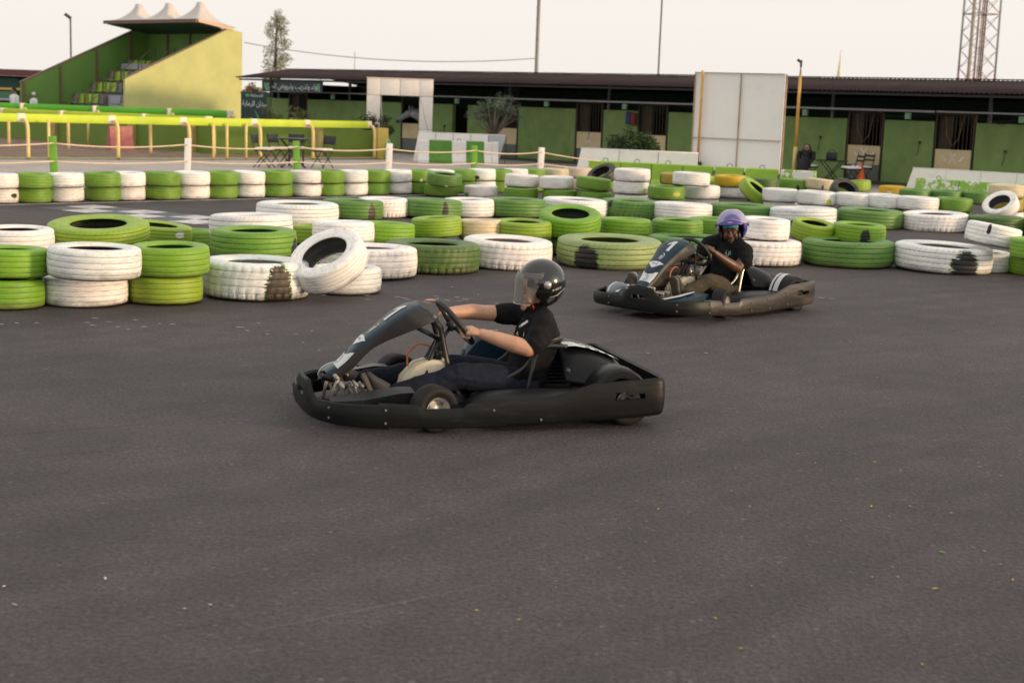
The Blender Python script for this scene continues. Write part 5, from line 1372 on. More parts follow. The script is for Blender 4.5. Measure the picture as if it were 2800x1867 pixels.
 ('dark green tyre, left of three in front of the right-hand peeling blocks', 'GM', 8.666, 31.224, 0.0, 0.66, 0.27, 'car', (0, 0), ('white', 0.2, 0.3, 0.18), 0.3),
 ('dark green tyre, middle of three in front of the right-hand peeling blocks', 'GM', 9.353, 31.223, 0.0, 0.66, 0.27, 'car', (0, 0), None, 0.3),
 ('dark green tyre, right of three in front of the right-hand peeling blocks', 'GM', 10.026, 31.214, 0.0, 0.66, 0.27, 'car', (0, 0), None, 0.3),
 ('white tyre at the bottom of the three-high stack near the right edge', 'W', 8.633, 25.145, 0.0, 0.6, 0.235, 'car', (0, 0), None, 0.7),
 ('yellow tyre in the middle of the three-high stack near the right edge', 'Y', 8.589, 25.079, 0.236, 0.6, 0.235, 'car', (0, 0), None, 0.7),
 ('yellow and white tyre on top of the three-high stack near the right edge', 'WY', 8.533, 24.977, 0.472, 0.6, 0.235, 'car', (0, 0), None, 0.7),
 ('dark green tyre of the pair at the far right edge, lower', 'GT', 9.311, 25.278, 0.0, 0.62, 0.235, 'car', (0, 0), None, 0.3),
 ('dark green tyre of the pair at the far right edge, upper', 'GT', 9.237, 25.173, 0.236, 0.62, 0.235, 'car', (0, 0), None, 0.3),
 ('large white truck tyre, first from the left in the single middle row', 'W', -3.14, 20.427, 0.0, 1.193, 0.29, 'truck', (0, 0), None, 0.35),
 ('large dark green truck tyre, second from the left in the single middle row', 'GM', -2.47, 21.477, 0.0, 0.926, 0.29, 'truck', (0, 0), ('brown', 0.62, 0.16, 0.75), 0.35),
 ('large white truck tyre, third from the left in the single middle row', 'W', -2.058, 22.022, 0.0, 0.825, 0.29, 'lug', (0, 0), None, 0.35),
 ('large dark green truck tyre, fourth from the left in the single middle row', 'GM', -1.326, 22.189, 0.0, 0.945, 0.29, 'truck', (0, 0), ('black', 0.45, 0.13, 0.8), 0.35),
 ('large white truck tyre, fifth from the left in the single middle row', 'W', -0.764, 22.673, 0.0, 0.844, 0.29, 'truck', (0, 0), None, 0.35),
 ('large dark green truck tyre, sixth from the left in the single middle row', 'GM', -0.031, 23.002, 0.0, 1.009, 0.29, 'truck', (0, 0), None, 0.35),
 ('large white truck tyre, seventh from the left in the single middle row', 'W', 0.966, 23.559, 0.0, 1.106, 0.29, 'truck', (0, 0), None, 0.35),
 ('large dark green truck tyre, eighth from the left in the single middle row', 'GM', 1.903, 23.702, 0.0, 1.027, 0.29, 'lug', (0, 0), None, 0.35),
 ('large white truck tyre, ninth from the left in the single middle row', 'W', 2.724, 23.434, 0.0, 0.977, 0.29, 'truck', (0, 0), None, 0.35),
 ('large dark green truck tyre, tenth from the left in the single middle row', 'GM', 3.738, 23.673, 0.0, 1.05, 0.29, 'truck', (0, 0), None, 0.35),
 ('large white truck tyre, eleventh from the left in the single middle row', 'W', 4.671, 23.218, 0.0, 1.09, 0.29, 'truck', (0, 0), ('black', -0.25, 0.12, 0.3), 0.35),
 ('large dark green truck tyre, twelfth from the left in the single middle row', 'GM', 5.784, 23.34, 0.0, 1.066, 0.29, 'truck', (0, 0), None, 0.35),
 ('large white truck tyre, thirteenth from the left in the single middle row', 'W', 6.817, 23.199, 0.0, 1.059, 0.29, 'lug', (0, 0), None, 0.35),
 ('large dark green truck tyre, fourteenth from the left in the single middle row', 'GT', 7.708, 22.912, 0.0, 0.888, 0.29, 'truck', (0, 0), None, 0.35),
 ('large dark green truck tyre, fifteenth from the left in the single middle row', 'GT', 8.578, 22.755, 0.0, 0.958, 0.29, 'truck', (0, 0), None, 0.35),
 ('white tyre at the left edge behind the front green stack', 'W', -4.706, 13.342, 0.236, 0.709, 0.235, 'car', (0, 0), None, 0.3),
 ('green tyre under the white tyre at the left edge', 'G', -4.686, 13.372, 0.0, 0.7, 0.236, 'car', (0, 0), None, 0.5),
 ('green tyre, lower of the stack cut off by the left edge', 'GL', -4.142, 11.511, 0.0, 0.604, 0.235, 'car', (0, 0), None, 0.8),
 ('bright green tyre, upper of the stack cut off by the left edge', 'GL', -4.132, 11.562, 0.245, 0.637, 0.235, 'car', (0, 0), None, 0.3),
 ('dirty white tyre, lower of the front white pair', 'W', -3.593, 11.843, 0.0, 0.707, 0.235, 'car', (0, 0), None, 0.9),
 ('wide white tyre, upper of the front white pair', 'W', -3.449, 11.602, 0.257, 0.755, 0.26, 'car', (0, 1.5), None, 0.7),
 ('lime green tyre, lower of the front green pair beside the big white truck tyre', 'YG', -2.989, 12.099, 0.0, 0.631, 0.235, 'car', (0, 0), None, 0.3),
 ('glossy green tyre, upper of the front green pair beside the big white truck tyre', 'GL', -2.952, 12.118, 0.24, 0.683, 0.25, 'car', (0, 0), None, 0.3),
 ('big white truck tyre with a brown bald patch at the front of the island', 'W', -2.318, 12.658, 0.0, 0.957, 0.33, 'lug', (0, 0), ('brown', 0.42, 0.27, 0.85), 0.6),
 ('green tyre with a black and yellow scrape behind the big white truck tyre', 'G', -2.515, 13.637, 0.25, 0.826, 0.26, 'truck', (0, 0), ('black', 0.95, 0.22, 0.6), 0.3),
 ('green tyre under the scraped green tyre behind the big truck tyre', 'G', -2.495, 13.667, 0.0, 0.7, 0.25, 'car', (0, 0), None, 0.5),
 ('white truck tyre stacked behind the scraped green tyre', 'W', -2.815, 15.124, 0.25, 0.878, 0.28, 'truck', (0, 0), None, 0.3),
 ('white tyre under the white truck tyre at the back of the island', 'W', -2.795, 15.154, 0.0, 0.7, 0.25, 'car', (0, 0), None, 0.5),
 ('green tyre half hidden behind the leaning white tyre', 'YG', -2.472, 17.547, 0.0, 0.655, 0.235, 'car', (0, 0), None, 0.3),
 ('white tyre on the ground under the leaning open white tyre', 'W', -1.575, 13.146, 0.0, 0.681, 0.235, 'car', (0, 0), None, 0.8),
 ('thick white truck tyre with cracked paint right of the leaning tyre', 'W', -1.487, 14.418, 0.0, 0.992, 0.31, 'lug', (0, 0), None, 0.7),
 ('white tyre with a torn open side behind the leaning tyre', 'W', -1.885, 15.547, 0.2, 0.675, 0.26, 'car', (0, 0), None, 0.3),
 ('white tyre under the torn white tyre', 'W', -1.865, 15.577, 0.0, 0.675, 0.2, 'car', (0, 0), None, 0.5),
 ('shiny green tyre with bits of white tape, right of the torn white tyre', 'GL', -1.482, 16.059, 0.18, 0.678, 0.235, 'car', (0, 0), None, 0.3),
 ('green tyre under the shiny green tyre with white tape', 'G', -1.462, 16.089, 0.0, 0.678, 0.18, 'car', (0, 0), None, 0.5),
 ('lime tyre tilted slightly up to the right above the dark green truck tyre', 'YG', -0.92, 16.619, 0.22, 0.594, 0.235, 'car', (0, -4), None, 0.3),
 ('green tyre under the tilted lime tyre above the truck tyre', 'G', -0.9, 16.649, 0.0, 0.594, 0.2, 'car', (0, 0), None, 0.5),
 ('white tyre with yellow stains behind the front white truck tyre', 'WY', -0.426, 16.878, 0.19, 0.534, 0.235, 'car', (0, 0), None, 0.6),
 ('white tyre under the yellow stained white tyre', 'W', -0.406, 16.908, 0.0, 0.534, 0.19, 'car', (0, 0), None, 0.5),
 ('dark green truck tyre with square tread blocks in the front row', 'GT', -0.883, 15.128, 0.0, 1.019, 0.31, 'lug', (0, 0), None, 0.9),
 ('big white truck tyre with chipped lower edge behind the black helmet', 'W', -0.09, 15.748, 0.0, 0.995, 0.31, 'lug', (0, 0), None, 0.3),
 ('olive green tyre left of the open green tyre', 'YG', 0.081, 16.957, 0.19, 0.689, 0.235, 'car', (0, 0), None, 0.6),
 ('green tyre under the olive green tyre', 'G', 0.101, 16.987, 0.0, 0.689, 0.19, 'car', (0, 0), None, 0.5),
 ('open green tyre tipped towards the camera showing its dark hole', 'GL', 0.655, 17.308, 0.28, 0.754, 0.25, 'car', (13, 0), None, 0.3),
 ('dark green tyre under the tipped open green tyre', 'GM', 0.675, 17.338, 0.0, 0.7, 0.21, 'car', (0, 0), None, 0.5),
 ('huge faded green truck tyre with a black bald patch in the front row', 'GF', 1.073, 16.227, 0.0, 1.207, 0.31, 'truck', (0, 0), ('black', -0.42, 0.25, 0.75), 0.8),
 ('green tyre right of the tipped open green tyre', 'GL', 1.354, 17.619, 0.2, 0.639, 0.235, 'car', (0, 0), None, 0.3),
 ('green tyre under the one right of the tipped tyre', 'G', 1.374, 17.649, 0.0, 0.639, 0.2, 'car', (0, 0), None, 0.5),
 ('green tyre with chevron tread left of the purple helmet', 'G', 2.025, 17.869, 0.2, 0.646, 0.235, 'car', (0, 0), None, 0.3),
 ('green tyre under the chevron tread tyre', 'G', 2.045, 17.899, 0.0, 0.646, 0.2, 'car', (0, 0), None, 0.5),
 ("large green truck tyre partly hidden behind the second kart's front", 'GM', 2.098, 17.126, 0.0, 1.037, 0.29, 'truck', (0, 0), None, 0.3),
 ('green tyre just left of the purple helmet, lower than its neighbour', 'G', 2.548, 18.613, 0.18, 0.598, 0.235, 'car', (0, 0), None, 0.3),
 ('green tyre on the ground behind the purple helmet', 'G', 2.568, 18.643, 0.0, 0.598, 0.18, 'car', (0, 0), None, 0.5),
 ("white truck tyre behind the second driver's shoulder", 'W', 2.898, 17.026, 0.0, 1.053, 0.3, 'lug', (0, 0), None, 0.5),
 ('white tyre on top of the truck tyre behind the second driver', 'W', 2.959, 16.978, 0.3, 0.606, 0.25, 'car', (0, 0), None, 0.3),
 ('olive green tyre tipped forward right of the white pair', 'YG', 3.697, 17.806, 0.23, 0.545, 0.235, 'car', (9, 6), None, 0.6),
 ('green tyre under the tipped olive tyre', 'G', 3.717, 17.836, 0.0, 0.545, 0.2, 'car', (0, 0), None, 0.5),
 ('green tyre with white and black painted marks in the middle right', 'GL', 4.26, 17.678, 0.24, 0.64, 0.235, 'car', (0, 0), ('black', 0.25, 0.2, 0.7), 0.3),
 ('green tyre under the one with painted marks', 'G', 4.28, 17.708, 0.0, 0.64, 0.24, 'car', (0, 0), None, 0.5),
 ('large green truck tyre in the front row right of the second kart', 'GM', 4.026, 17.197, 0.0, 1.114, 0.31, 'truck', (0, 0), None, 0.7),
 ('large white truck tyre with a black bald patch, right end of the front row', 'W', 5.109, 16.969, 0.0, 1.158, 0.31, 'truck', (0, 0), ('black', 0.45, 0.3, 0.8), 0.7),
 ('white tyre on the ground under the tilted white tyre at the right', 'W', 5.639, 17.099, 0.0, 0.665, 0.235, 'car', (0, 0), None, 0.7),
 ('white tyre tilted down to the right near the right edge', 'W', 5.614, 16.808, 0.33, 0.648, 0.25, 'car', (0, 9), None, 0.3),
 ('green tyre, lower of the pair cut off by the right edge', 'GL', 6.199, 16.888, 0.0, 0.657, 0.235, 'car', (0, 0), None, 0.3),
 ('green tyre, upper of the pair cut off by the right edge', 'GL', 5.99, 16.295, 0.236, 0.625, 0.235, 'car', (0, 0), None, 0.3),
 ('big open olive tyre lying tilted on the front left pile', 'YG', -4.107, 13.987, 0.3, 0.988, 0.2, 'truck', (6, 0), None, 0.6),
 ('green tyre under the big open olive tyre', 'G', -4.087, 14.017, 0.0, 0.7, 0.25, 'car', (0, 0), None, 0.5),
 ('pale lime tyre sloping down to the right behind the front green pair', 'YG', -4.062, 15.891, 0.13, 0.86, 0.2, 'car', (0, 5), None, 0.5),
 ('green tyre barely showing behind the front green pair', 'G', -3.724, 16.287, 0.0, 0.567, 0.235, 'car', (0, 0), None, 0.3),
]

for row in TYRES: place_tyre(*row)
LEAN = [
 ("open white tyre leaning on its neighbours with its dark hole facing left", 'W', -1.66, 12.62, .345, .70, .24, 'car', None, .5, (-.34, -.50, .80)),
 ("black and white tyre tilted up between the middle stacks", 'K', 1.62, 27.5, .50, .60, .2, 'car', None, .6, (-.45, -.38, .81)),
 ("open green tyre leaning on the right two-high row", 'YG', 4.32, 25.9, .36, .68, .22, 'car', None, .5, (.55, -.28, .79)),
 ("dark tyre with a lime rim leaning behind the right two-high row", 'K', 6.25, 27.3, .36, .58, .2, 'car', None, .3, (.25, -.62, .74)),
 ("white tyre with a black ring leaning at the far right stack", 'W', 8.25, 24.35, .36, .60, .22, 'car', None, .6, (-.50, -.42, .755)),
]
for lab, col, x, y, z, D, h, k, p, dr, ax in LEAN: place_tyre(lab, col, x, y, z, D, h, k, (0, 0), p, dr, ax)

# ================================================================== KARTS
PLAST = mat('black_kart_plastic', (.008, .009, .0105), .40, var=.25, scale=5, dirt=.22, dirtcol=(.026, .025, .024), spec=.24, dscale=4, bump=.15, bscale=60)
WORN = mat('scuffed_bumper_plastic', (.0075, .009, .0095), .42, spec=.20, var=.3, scale=4, dirt=.4, dirtcol=(.046, .044, .041), dscale=7, bump=.05, bscale=30, stretch=(.35, .35, 2.2))
WORN_SUNLIT = mat('worn_sunlit_bumper_plastic', (.026, .022, .019), .32, spec=.5, var=.4, scale=4, dirt=.65, dirtcol=(.125, .103, .076), dscale=5, bump=.14, bscale=30, stretch=(.35, .35, 2.2))  # scuffed plastic; the tan blotch colour also paints in a warm sun highlight
TEAL = mat('dark_teal_fairing', (.005, .028, .048), .42, spec=.22, var=.12, dirt=.12, dirtcol=(.03, .035, .04), coat=.15)
DECAL = mat('white_decal', (.62, .63, .64), .4, var=.05, dirt=.15, dirtcol=(.3, .3, .3), dscale=20)
SLICK = mat('kart_slick_rubber', (.011, .011, .011), .65, spec=.25, var=.2, dirt=.3, dirtcol=(.030, .028, .026), dscale=14)
RIM = mat('cast_wheel_rim', (.62, .58, .54), .4, metal=.3, var=.1, dirt=.2)
CHROME = mat('seat_tube_chrome', (.52, .46, .38), .30, metal=.95, var=.08)
DKTUBE = mat('black_seat_tube', (.035, .036, .038), .35, metal=.4, var=.15)
CAST = mat('dusty_cast_alloy', (.34, .32, .29), .5, metal=.45, var=.25, dirt=.4, dirtcol=(.10, .06, .04))
TANK = mat('cream_fuel_tank', (.60, .54, .38), .45, var=.08, dirt=.2, dirtcol=(.35, .25, .12), sss=.15)
HOSE = mat('orange_fuel_hose', (.55, .16, .03), .4)
ENG = mat('engine_grey', (.10, .10, .11), .45, metal=.5, var=.25, dirt=.3)
CREAMW = mat('white_engine_tank', (.64, .63, .60), .35, var=.05)
GRIPR = mat('steering_grip', (.016, .017, .018), .55, var=.2, bump=.2, bscale=200)
BOLTM = mat('zinc_bolt', (.17, .17, .165), .55, metal=.7)

BPATH = [(.975, 0.0), (.973, .12), (.963, .24), (.937, .34), (.888, .43), (.815, .50), (.70, .55), (.55, .575), (.30, .585), (0, .59), (-.4, .59), (-.78, .588), (-.93, .584), (-.972, .572), (-.988, .54), (-.992, .45), (-.992, .25), (-.992, 0)]
def bumper_path(n=330):
    P = [Vector((x, y, 0)) for x, y in BPATH]; L = smooth_path(P, 10)
    R = [Vector((p.x, -p.y, 0)) for p in reversed(L[1:-1])]
    loop = L + R
    d = [0]
    for i in range(len(loop)): d.append(d[-1] + (loop[(i + 1) % len(loop)] - loop[i]).length)
    out = []; tot = d[-1]; j = 0
    for k in range(n):
        s = tot * k / n
        while d[j + 1] < s: j += 1
        f = (s - d[j]) / (d[j + 1] - d[j]); out.append(loop[j].lerp(loop[(j + 1) % len(loop)], f))
    return out
def lerp_tab(x, tab):
    for (a, va), (b, vb) in zip(tab, tab[1:]):
        if a <= x <= b: return va + (vb - va) * (x - a) / (b - a)
    return tab[0][1] if x < tab[0][0] else tab[-1][1]
SIDE_TOP = [(-1.0, .285), (-.93, .285), (-.56, .262), (-.36, .205), (-.30, .192), (.10, .172), (.16, .168), (.185, .142), (.40, .142), (.43, .165), (.62, .178)]
def front_top(p):
    if p.x > .80:
        return lerp_tab(p.y, [(-.7, .160), (-.06, .166), (.02, .262), (.245, .262), (.335, .180), (.36, .172), (.7, .172)])
    return .172 if p.y > 0 else .160
def bump_dz(x): return lerp_tab(x, [(-1, .075), (-.8, .06), (-.2, .035), (.3, .030), (.65, .045), (.9, .055), (1, .06)])
def grid_shell(name, path, topf, botf, slotf, m, parent, rows=12, thick=.018, closed=True, outw=0.0, lip=.012):
    n = len(path); vs = []; fs = []; inside = Vector((0, 0, 0))
    for i, p in enumerate(path):
        t = (path[(i + 1) % n] - path[i - 1]) if closed else (path[min(i + 1, n - 1)] - path[max(i - 1, 0)])
        t.normalize(); nr = Vector((t.y, -t.x, 0))
        if nr.dot(p) < 0: nr = -nr
        z0, z1 = botf(p), topf(p)
        for r in range(rows + 1):
            f = r / rows; bulge = outw + .010 * math.sin(math.pi * f) - (.010 if r == 0 else 0) - (.008 if r == rows else 0)
            q = p + nr * bulge; vs.append((q.x, q.y, z0 + (z1 - z0) * f))
    for i in range(n if closed else n - 1):
        j = (i + 1) % n
        for r in range(rows):
            a, b = i * (rows + 1) + r, j * (rows + 1) + r
            c = (Vector(vs[a]) + Vector(vs[b + 1])) / 2
            if slotf and slotf(c): continue
            fs.append((a, b, b + 1, a + 1))
    mb = MB(); mb.add(vs, fs, 0, True); o = mb.build(name, m, parent)
    md = o.modifiers.new('s', 'SOLIDIFY'); md.thickness = thick; md.offset = -1
    bpy.context.view_layer.update(); evaluated(o)
    for p in o.data.polygons: p.use_smooth = True
    return autosmooth(o, 38)
# ---- front fairing surface
FST = [(.840, .240, .060, .778, .222), (.788, .275, .068, .735, .252), (.740, .318, .076, .690, .290), (.685, .382, .084, .640, .351), (.628, .436, .090, .590, .397), (.553, .492, .103, .515, .440), (.479, .552, .126, .420, .482), (.42, .592, .138, .325, .522), (.359, .620, .126, .245, .554), (.318, .628, .098, .225, .568)]
def fst(t):
    x = max(0, min(.9999, t)) * (len(FST) - 1); i = int(x); f = x - i
    a, b = FST[i], FST[min(i + 1, len(FST) - 1)]
    return [p + (q - p) * f for p, q in zip(a, b)]
def fair_pt(t, u, off=0.0):
    """u in -1..1 across the front plate"""
    fx, fz, hw, bx, bz = fst(t)
    d1 = fst(min(1, t + .03)); d0 = fst(max(0, t - .03))
    tg = Vector((d1[0] - d0[0], 0, d1[1] - d0[1])).normalized()
    nr = Vector((tg.z, 0, -tg.x)).normalized()
    if nr.z < 0: nr = -nr
    p = Vector((fx, u * hw, fz)) + nr * (.012 * (1 - u * u) - .010 * max(0, abs(u) - .8) / .2)
    return p + nr * off
def decal(name, polys, m, parent, off=.0035, dens=None):
    """polygons given in (u, t) on the fairing; subdivided so they hug the surface"""
    bm = bmesh.new()
    for poly in polys:
        f = bm.faces.new([bm.verts.new((u, t, 0)) for u, t in poly])
    bmesh.ops.triangulate(bm, faces=bm.faces)
    for _ in range(3):
        es = [e for e in bm.edges if (Vector((e.verts[0].co.x * .1, e.verts[0].co.y * .55, 0)) - Vector((e.verts[1].co.x * .1, e.verts[1].co.y * .55, 0))).length > .02]
        if es: bmesh.ops.subdivide_edges(bm, edges=es, cuts=1); bmesh.ops.triangulate(bm, faces=[f for f in bm.faces if len(f.verts) > 3])
    for v in bm.verts: v.co = fair_pt(v.co.y, v.co.x, off)
    me = bpy.data.meshes.new(name); bm.to_mesh(me); bm.free()
    return link(name, me, m, parent)
def wheel(parent, c, dia, wid, steer=0.0, rear=False):
    t = bpy.data.objects.new('wheel', None); COL.objects.link(t); t.parent = parent; t.location = c; t.rotation_euler = (0, 0, steer); t.empty_display_size = .05
    r = dia / 2; w = wid / 2; rr = .066 if not rear else .068
    mb = MB()
    mb.lathe([(rr, -w * .72), (rr + .02, -w * .92), (r * .82, -w * .99), (r * .95, -w * .9), (r * .995, -w * .7), (r, 0), (r * .995, w * .7), (r * .95, w * .9), (r * .82, w * .99), (rr + .02, w * .92), (rr, w * .72)], 36, axis='Y')
    mb.build('tyre', SLICK, t)
    s = 1 if c[1] > 0 else -1
    mb = MB()
    mb.lathe([(rr + .004, w * .95 * s), (rr + .004, w * .80 * s), (rr - .006, w * .76 * s), (rr - .012, w * .10 * s), (.03, w * .02 * s), (.022, w * .30 * s), (.0, w * .32 * s)], 28, axis='Y')
    mb.lathe([(rr + .002, -w * .95 * s), (rr + .002, -w * .7 * s), (rr - .012, -w * .4 * s), (0, -w * .3 * s)], 28, axis='Y')
    mb.build('rim', RIM, t)
    for k in range(3):
        a = 2.1 * k + .4; mb = MB(); mb.lathe([(0, w * .31 * s), (.009, w * .31 * s), (.009, w * .42 * s), (0, w * .44 * s)], 8, o=(.045 * math.cos(a), 0, .045 * math.sin(a)), axis='Y'); mb.build('wheel_nut', BOLTM, t)
    return t

def make_kart(K, loc, yaw, label, variant):
    kt = empty('racing_kart', (loc[0], loc[1], 0), yaw, label, 'kart')
    side_m = WORN if variant == 1 else WORN_SUNLIT
    path = bumper_path()
    def slot(c):
        if c.x > .9 and abs(c.y - .13) < .075 and .155 < c.z < .192 and abs(c.y - .13) + abs(c.z - .174) * .9 < .083: return True
        if -.86 < c.x < -.68 and abs(c.y) > .4 and .165 < c.z < .205: return True
        return False
    def stop(p): return lerp_tab(p.x, SIDE_TOP)
    sidepath = [p for p in path if p.x < .66]
    k0 = max(range(len(sidepath)), key=lambda i: (sidepath[i] - sidepath[i - 1]).length)
    sidepath = sidepath[k0:] + sidepath[:k0]
    grid_shell('side_bumper', sidepath, stop, lambda p: bump_dz(p.x), slot, side_m, kt, rows=14, closed=False)
    fpath = [p for p in path if p.x > .585]
    k0 = max(range(len(fpath)), key=lambda i: (fpath[i] - fpath[i - 1]).length)
    fpath = fpath[k0:] + fpath[:k0]
    grid_shell('front_bumper', fpath, front_top, lambda p: bump_dz(p.x) - .004, slot, WORN, kt, rows=18, closed=False, outw=.020)
    # zinc bolts in the bumpers
    def bolt(p, nrm):
        mb = MB(); q = Vector(nrm).to_track_quat('Z', 'Y').to_matrix(); mb.lathe([(0, 0), (.008, 0), (.0075, .003), (.004, .004), (0, .004)], 8, o=p, M=q); mb.build('bolt', BOLTM, kt)
    for x, y, z in ((.615, .592, .145), (.615, .592, .075), (.888, .455, .14), (.888, .455, .085), (.968, .275, .14), (.968, .27, .085), (.992, -.20, .14), (.992, -.20, .085)):
        bolt((x, y + .006, z) if x < .7 else (x + .008, y + (.012 if abs(y) > .4 else 0), z), (1, .9 if y > .4 else .2, 0) if x > .7 else (0, 1, 0))
    for x, z in ((.02, .13), (.02, .065), (-.22, .15), (-.25, .07), (-.50, .19), (-.52, .09), (-.93, .22), (-.93, .12))[::(1 if variant == 2 else 3)]:
        bolt((x, .601 if x > -.8 else .585, z), (0, 1, 0))
    if variant == 2:
        mb = MB(); mb.cbox((-.945, .563, .19), (.035, .016, .15), .004, rz=rad(-38)); mb.build('corner_plate', mat('alloy_plate', (.55, .50, .44), .4, metal=.6), kt)
    # floor pan, chassis tubes
    mb = MB(); mb.prism([(.86, -.16), (.86, .16), (.55, .22), (.10, .26), (-.12, .26), (-.12, -.26), (.10, -.26), (.55, -.22)], .030, .036); mb.build('floor_pan', ENG, kt)
    for s in (-1, 1):
        mb = MB(); mb.tube([(.84, s * .12, .05), (.60, s * .20, .05), (.30, s * .26, .055), (-.10, s * .30, .06), (-.55, s * .33, .075), (-.92, s * .33, .10)], .016, 8); mb.build('chassis_tube', DKTUBE, kt)
        mb = MB(); mb.tube([(.05, s * .30, .06), (.05, s * .52, .075), (-.42, s * .54, .085), (-.42, s * .31, .075)], .012, 8); mb.build('nerf_bar', DKTUBE, kt)
        mb = MB(); mb.tube([(.33, s * .24, .08), (.33, s * .43, .125)], .016, 8); mb.build('stub_axle', CAST, kt)
        mb = MB(); mb.tube([(.24, s * .04, .14), (.26, s * .42, .13)], .007, 6); mb.build('tie_rod', BOLTM, kt)
        mb = MB(); mb.tube([(.84, s * .12, .05), (.93, s * .16, .08), (.965, s * .14, .11)], .012, 8); mb.build('bumper_bracket', DKTUBE, kt)
        # pedal: pivot, arm, pad
        mb = MB(); mb.tube([(.66, s * .10, .045), (.69, s * .13, .13), (.70, s * .16, .20)], .008, 6); mb.tube([(.70, s * .09, .205), (.70, s * .22, .205)], .009, 6); mb.tube([(.68, s * .10, .12), (.60, s * .10, .10)], .006, 6); mb.build('pedal', CAST, kt)
    mb = MB(); mb.tube([(-.80, -.50, .135), (-.80, .50, .135)], .020, 10); mb.build('rear_axle', BOLTM, kt)
    mb = MB(); mb.tube([(.84, -.12, .05), (.84, .12, .05)], .016, 8); mb.build('front_cross_tube', DKTUBE, kt)
    mb = MB(); mb.tube([(.80, -.12, .235), (.80, .14, .235)], .013, 8); mb.tube([(.78, -.20, .20), (.78, .22, .20)], .011, 8)
    for s in (-1, 1): mb.tube([(.84, s * .11, .05), (.82, s * .12, .15), (.79, s * .13, .235)], .010, 6)
    mb.build('fairing_bracket', CAST, kt)
    # perforated pedal box castings
    for i, (x, y) in enumerate(((.74, .06), (.69, .09), (.64, .11))):
        mb = MB()
        for a, b in (((-.03, 0), (.02, .10)), ((.02, .10), (.06, .03)), ((.06, .03), (.0, .0)), ((-.03, 0), (-.05, .09)), ((-.05, .09), (.02, .10)), ((.06, .03), (.09, .11)), ((.09, .11), (.02, .10))):
            mb.box((Vector((x + (a[0] + b[0]) / 2, y, .09 + (a[1] + b[1]) / 2))), ((Vector(b) - Vector(a)).length + .014, .014, .016), M=Matrix.Rotation(-math.atan2(b[1] - a[1], b[0] - a[0]), 3, 'Y'))
        mb.tube([(x + .02, y - .05, .19), (x + .02, y + .06, .19)], .010, 6)
        mb.build('pedal_bracket', CAST, kt)
    # quarter panels beside the feet (teal with a white stripe)
    for s in (-1, 1):
        mb = MB(); pts = [(.86, .30, .135), (.70, .42, .165), (.50, .45, .205), (.42, .44, .205), (.42, .44, .10), (.70, .44, .06), (.88, .32, .06)]
        top = [(.86, .24, .150), (.70, .30, .185), (.50, .31, .215), (.42, .31, .212)]
        vs = [(x, s * y, z) for x, y, z in pts] + [(x, s * y, z) for x, y, z in top]
        mb.add(vs, [(0, 6, 5, 1), (1, 5, 4, 2), (2, 4, 3), (0, 1, 8, 7), (1, 2, 9, 8), (2, 3, 10, 9)])
        q = mb.build('front_panel', TEAL if variant == 2 else PLAST, kt)
        md = q.modifiers.new('s', 'SOLIDIFY'); md.thickness = .006; bpy.context.view_layer.update(); evaluated(q); autosmooth(q, 30)
        if variant == 1: continue
        mb = MB(); st = [(.83, .265, .1595), (.70, .325, .186), (.58, .335, .206), (.50, .335, .2145)]; vs = []
        for i, (x, y, z) in enumerate(st):
            w = (.018, .022, .018, .006)[i]; vs += [(x, s * (y - w), z + .004), (x, s * (y + w), z + .002)]
        mb.add(vs, [(2 * i, 2 * i + 1, 2 * i + 3, 2 * i + 2) for i in range(3)]); mb.build('panel_stripe', DECAL, q)
    # front fairing shell
    mb = MB(); rings = []
    for i in range(37):
        t = i / 36; fx, fz, hw, bx, bz = fst(t)
        ring = []
        ring.append(Vector((bx, -hw * 1.02, bz)))
        ring.append(Vector((bx, -hw * 1.02, bz)).lerp(fair_pt(t, -1), .5) + Vector((0, -.006, 0)))
        for u in (-1, -.93, -.8, -.5, -.2, 0, .2, .5, .8, .93, 1): ring.append(fair_pt(t, u))
        ring.append(Vector((bx, hw * 1.02, bz)).lerp(fair_pt(t, 1), .5) + Vector((0, .006, 0)))
        ring.append(Vector((bx, hw * 1.02, bz)))
        rings.append(ring)
    mb.loft(rings, caps=False, ring_closed=False)
    fr = mb.build('front_fairing', TEAL, kt)
    md = fr.modifiers.new('s', 'SOLIDIFY'); md.thickness = .006; bpy.context.view_layer.update(); evaluated(fr); autosmooth(fr, 40)
    # black flank skins of the fairing
    for s in (-1, 1):
        mb = MB(); vs = []
        for i in range(31):
            t = .03 + .96 * i / 30; fx, fz, hw, bx, bz = fst(t); e = fair_pt(t, s * .97)
            vs += [e + Vector((0, s * .004, 0)), Vector((bx, s * hw * 1.02, bz)).lerp(e, .5) + Vector((0, s * .0125, 0)), Vector((bx, s * (hw * 1.02 + .006), bz - .004))]
        mb.add(vs, [(3 * i + k, 3 * i + 3 + k, 3 * i + 4 + k, 3 * i + 1 + k) for i in range(30) for k in (0, 1)], 0, True); mb.build('fairing_flank', mat('grey_black_flank', (.022, .022, .024), .45, spec=.3, var=.2, dirt=.25, dirtcol=(.032, .031, .030)), fr)
        mb = MB(); fx, fz, hw, bx, bz = fst(.985); mb.lathe([(0, 0), (.014, 0), (.013, .006), (0, .008)], 10, o=(bx + .02, s * (hw * 1.02 + .012), bz + .002), M=Vector((0, s, 0)).to_track_quat('Z', 'Y').to_matrix()); mb.build('fairing_bolt', BOLTM, fr)
    mb = MB(); mb.tube([(.835, -.05, .238), (.86, -.06, .225), (.86, .06, .225), (.835, .05, .238)], .012, 8); mb.tube([(.86, -.055, .225), (.80, -.075, .215)], .018, 8); mb.tube([(.86, .055, .225), (.80, .075, .215)], .018, 8); mb.build('fairing_foot', PLAST, fr)
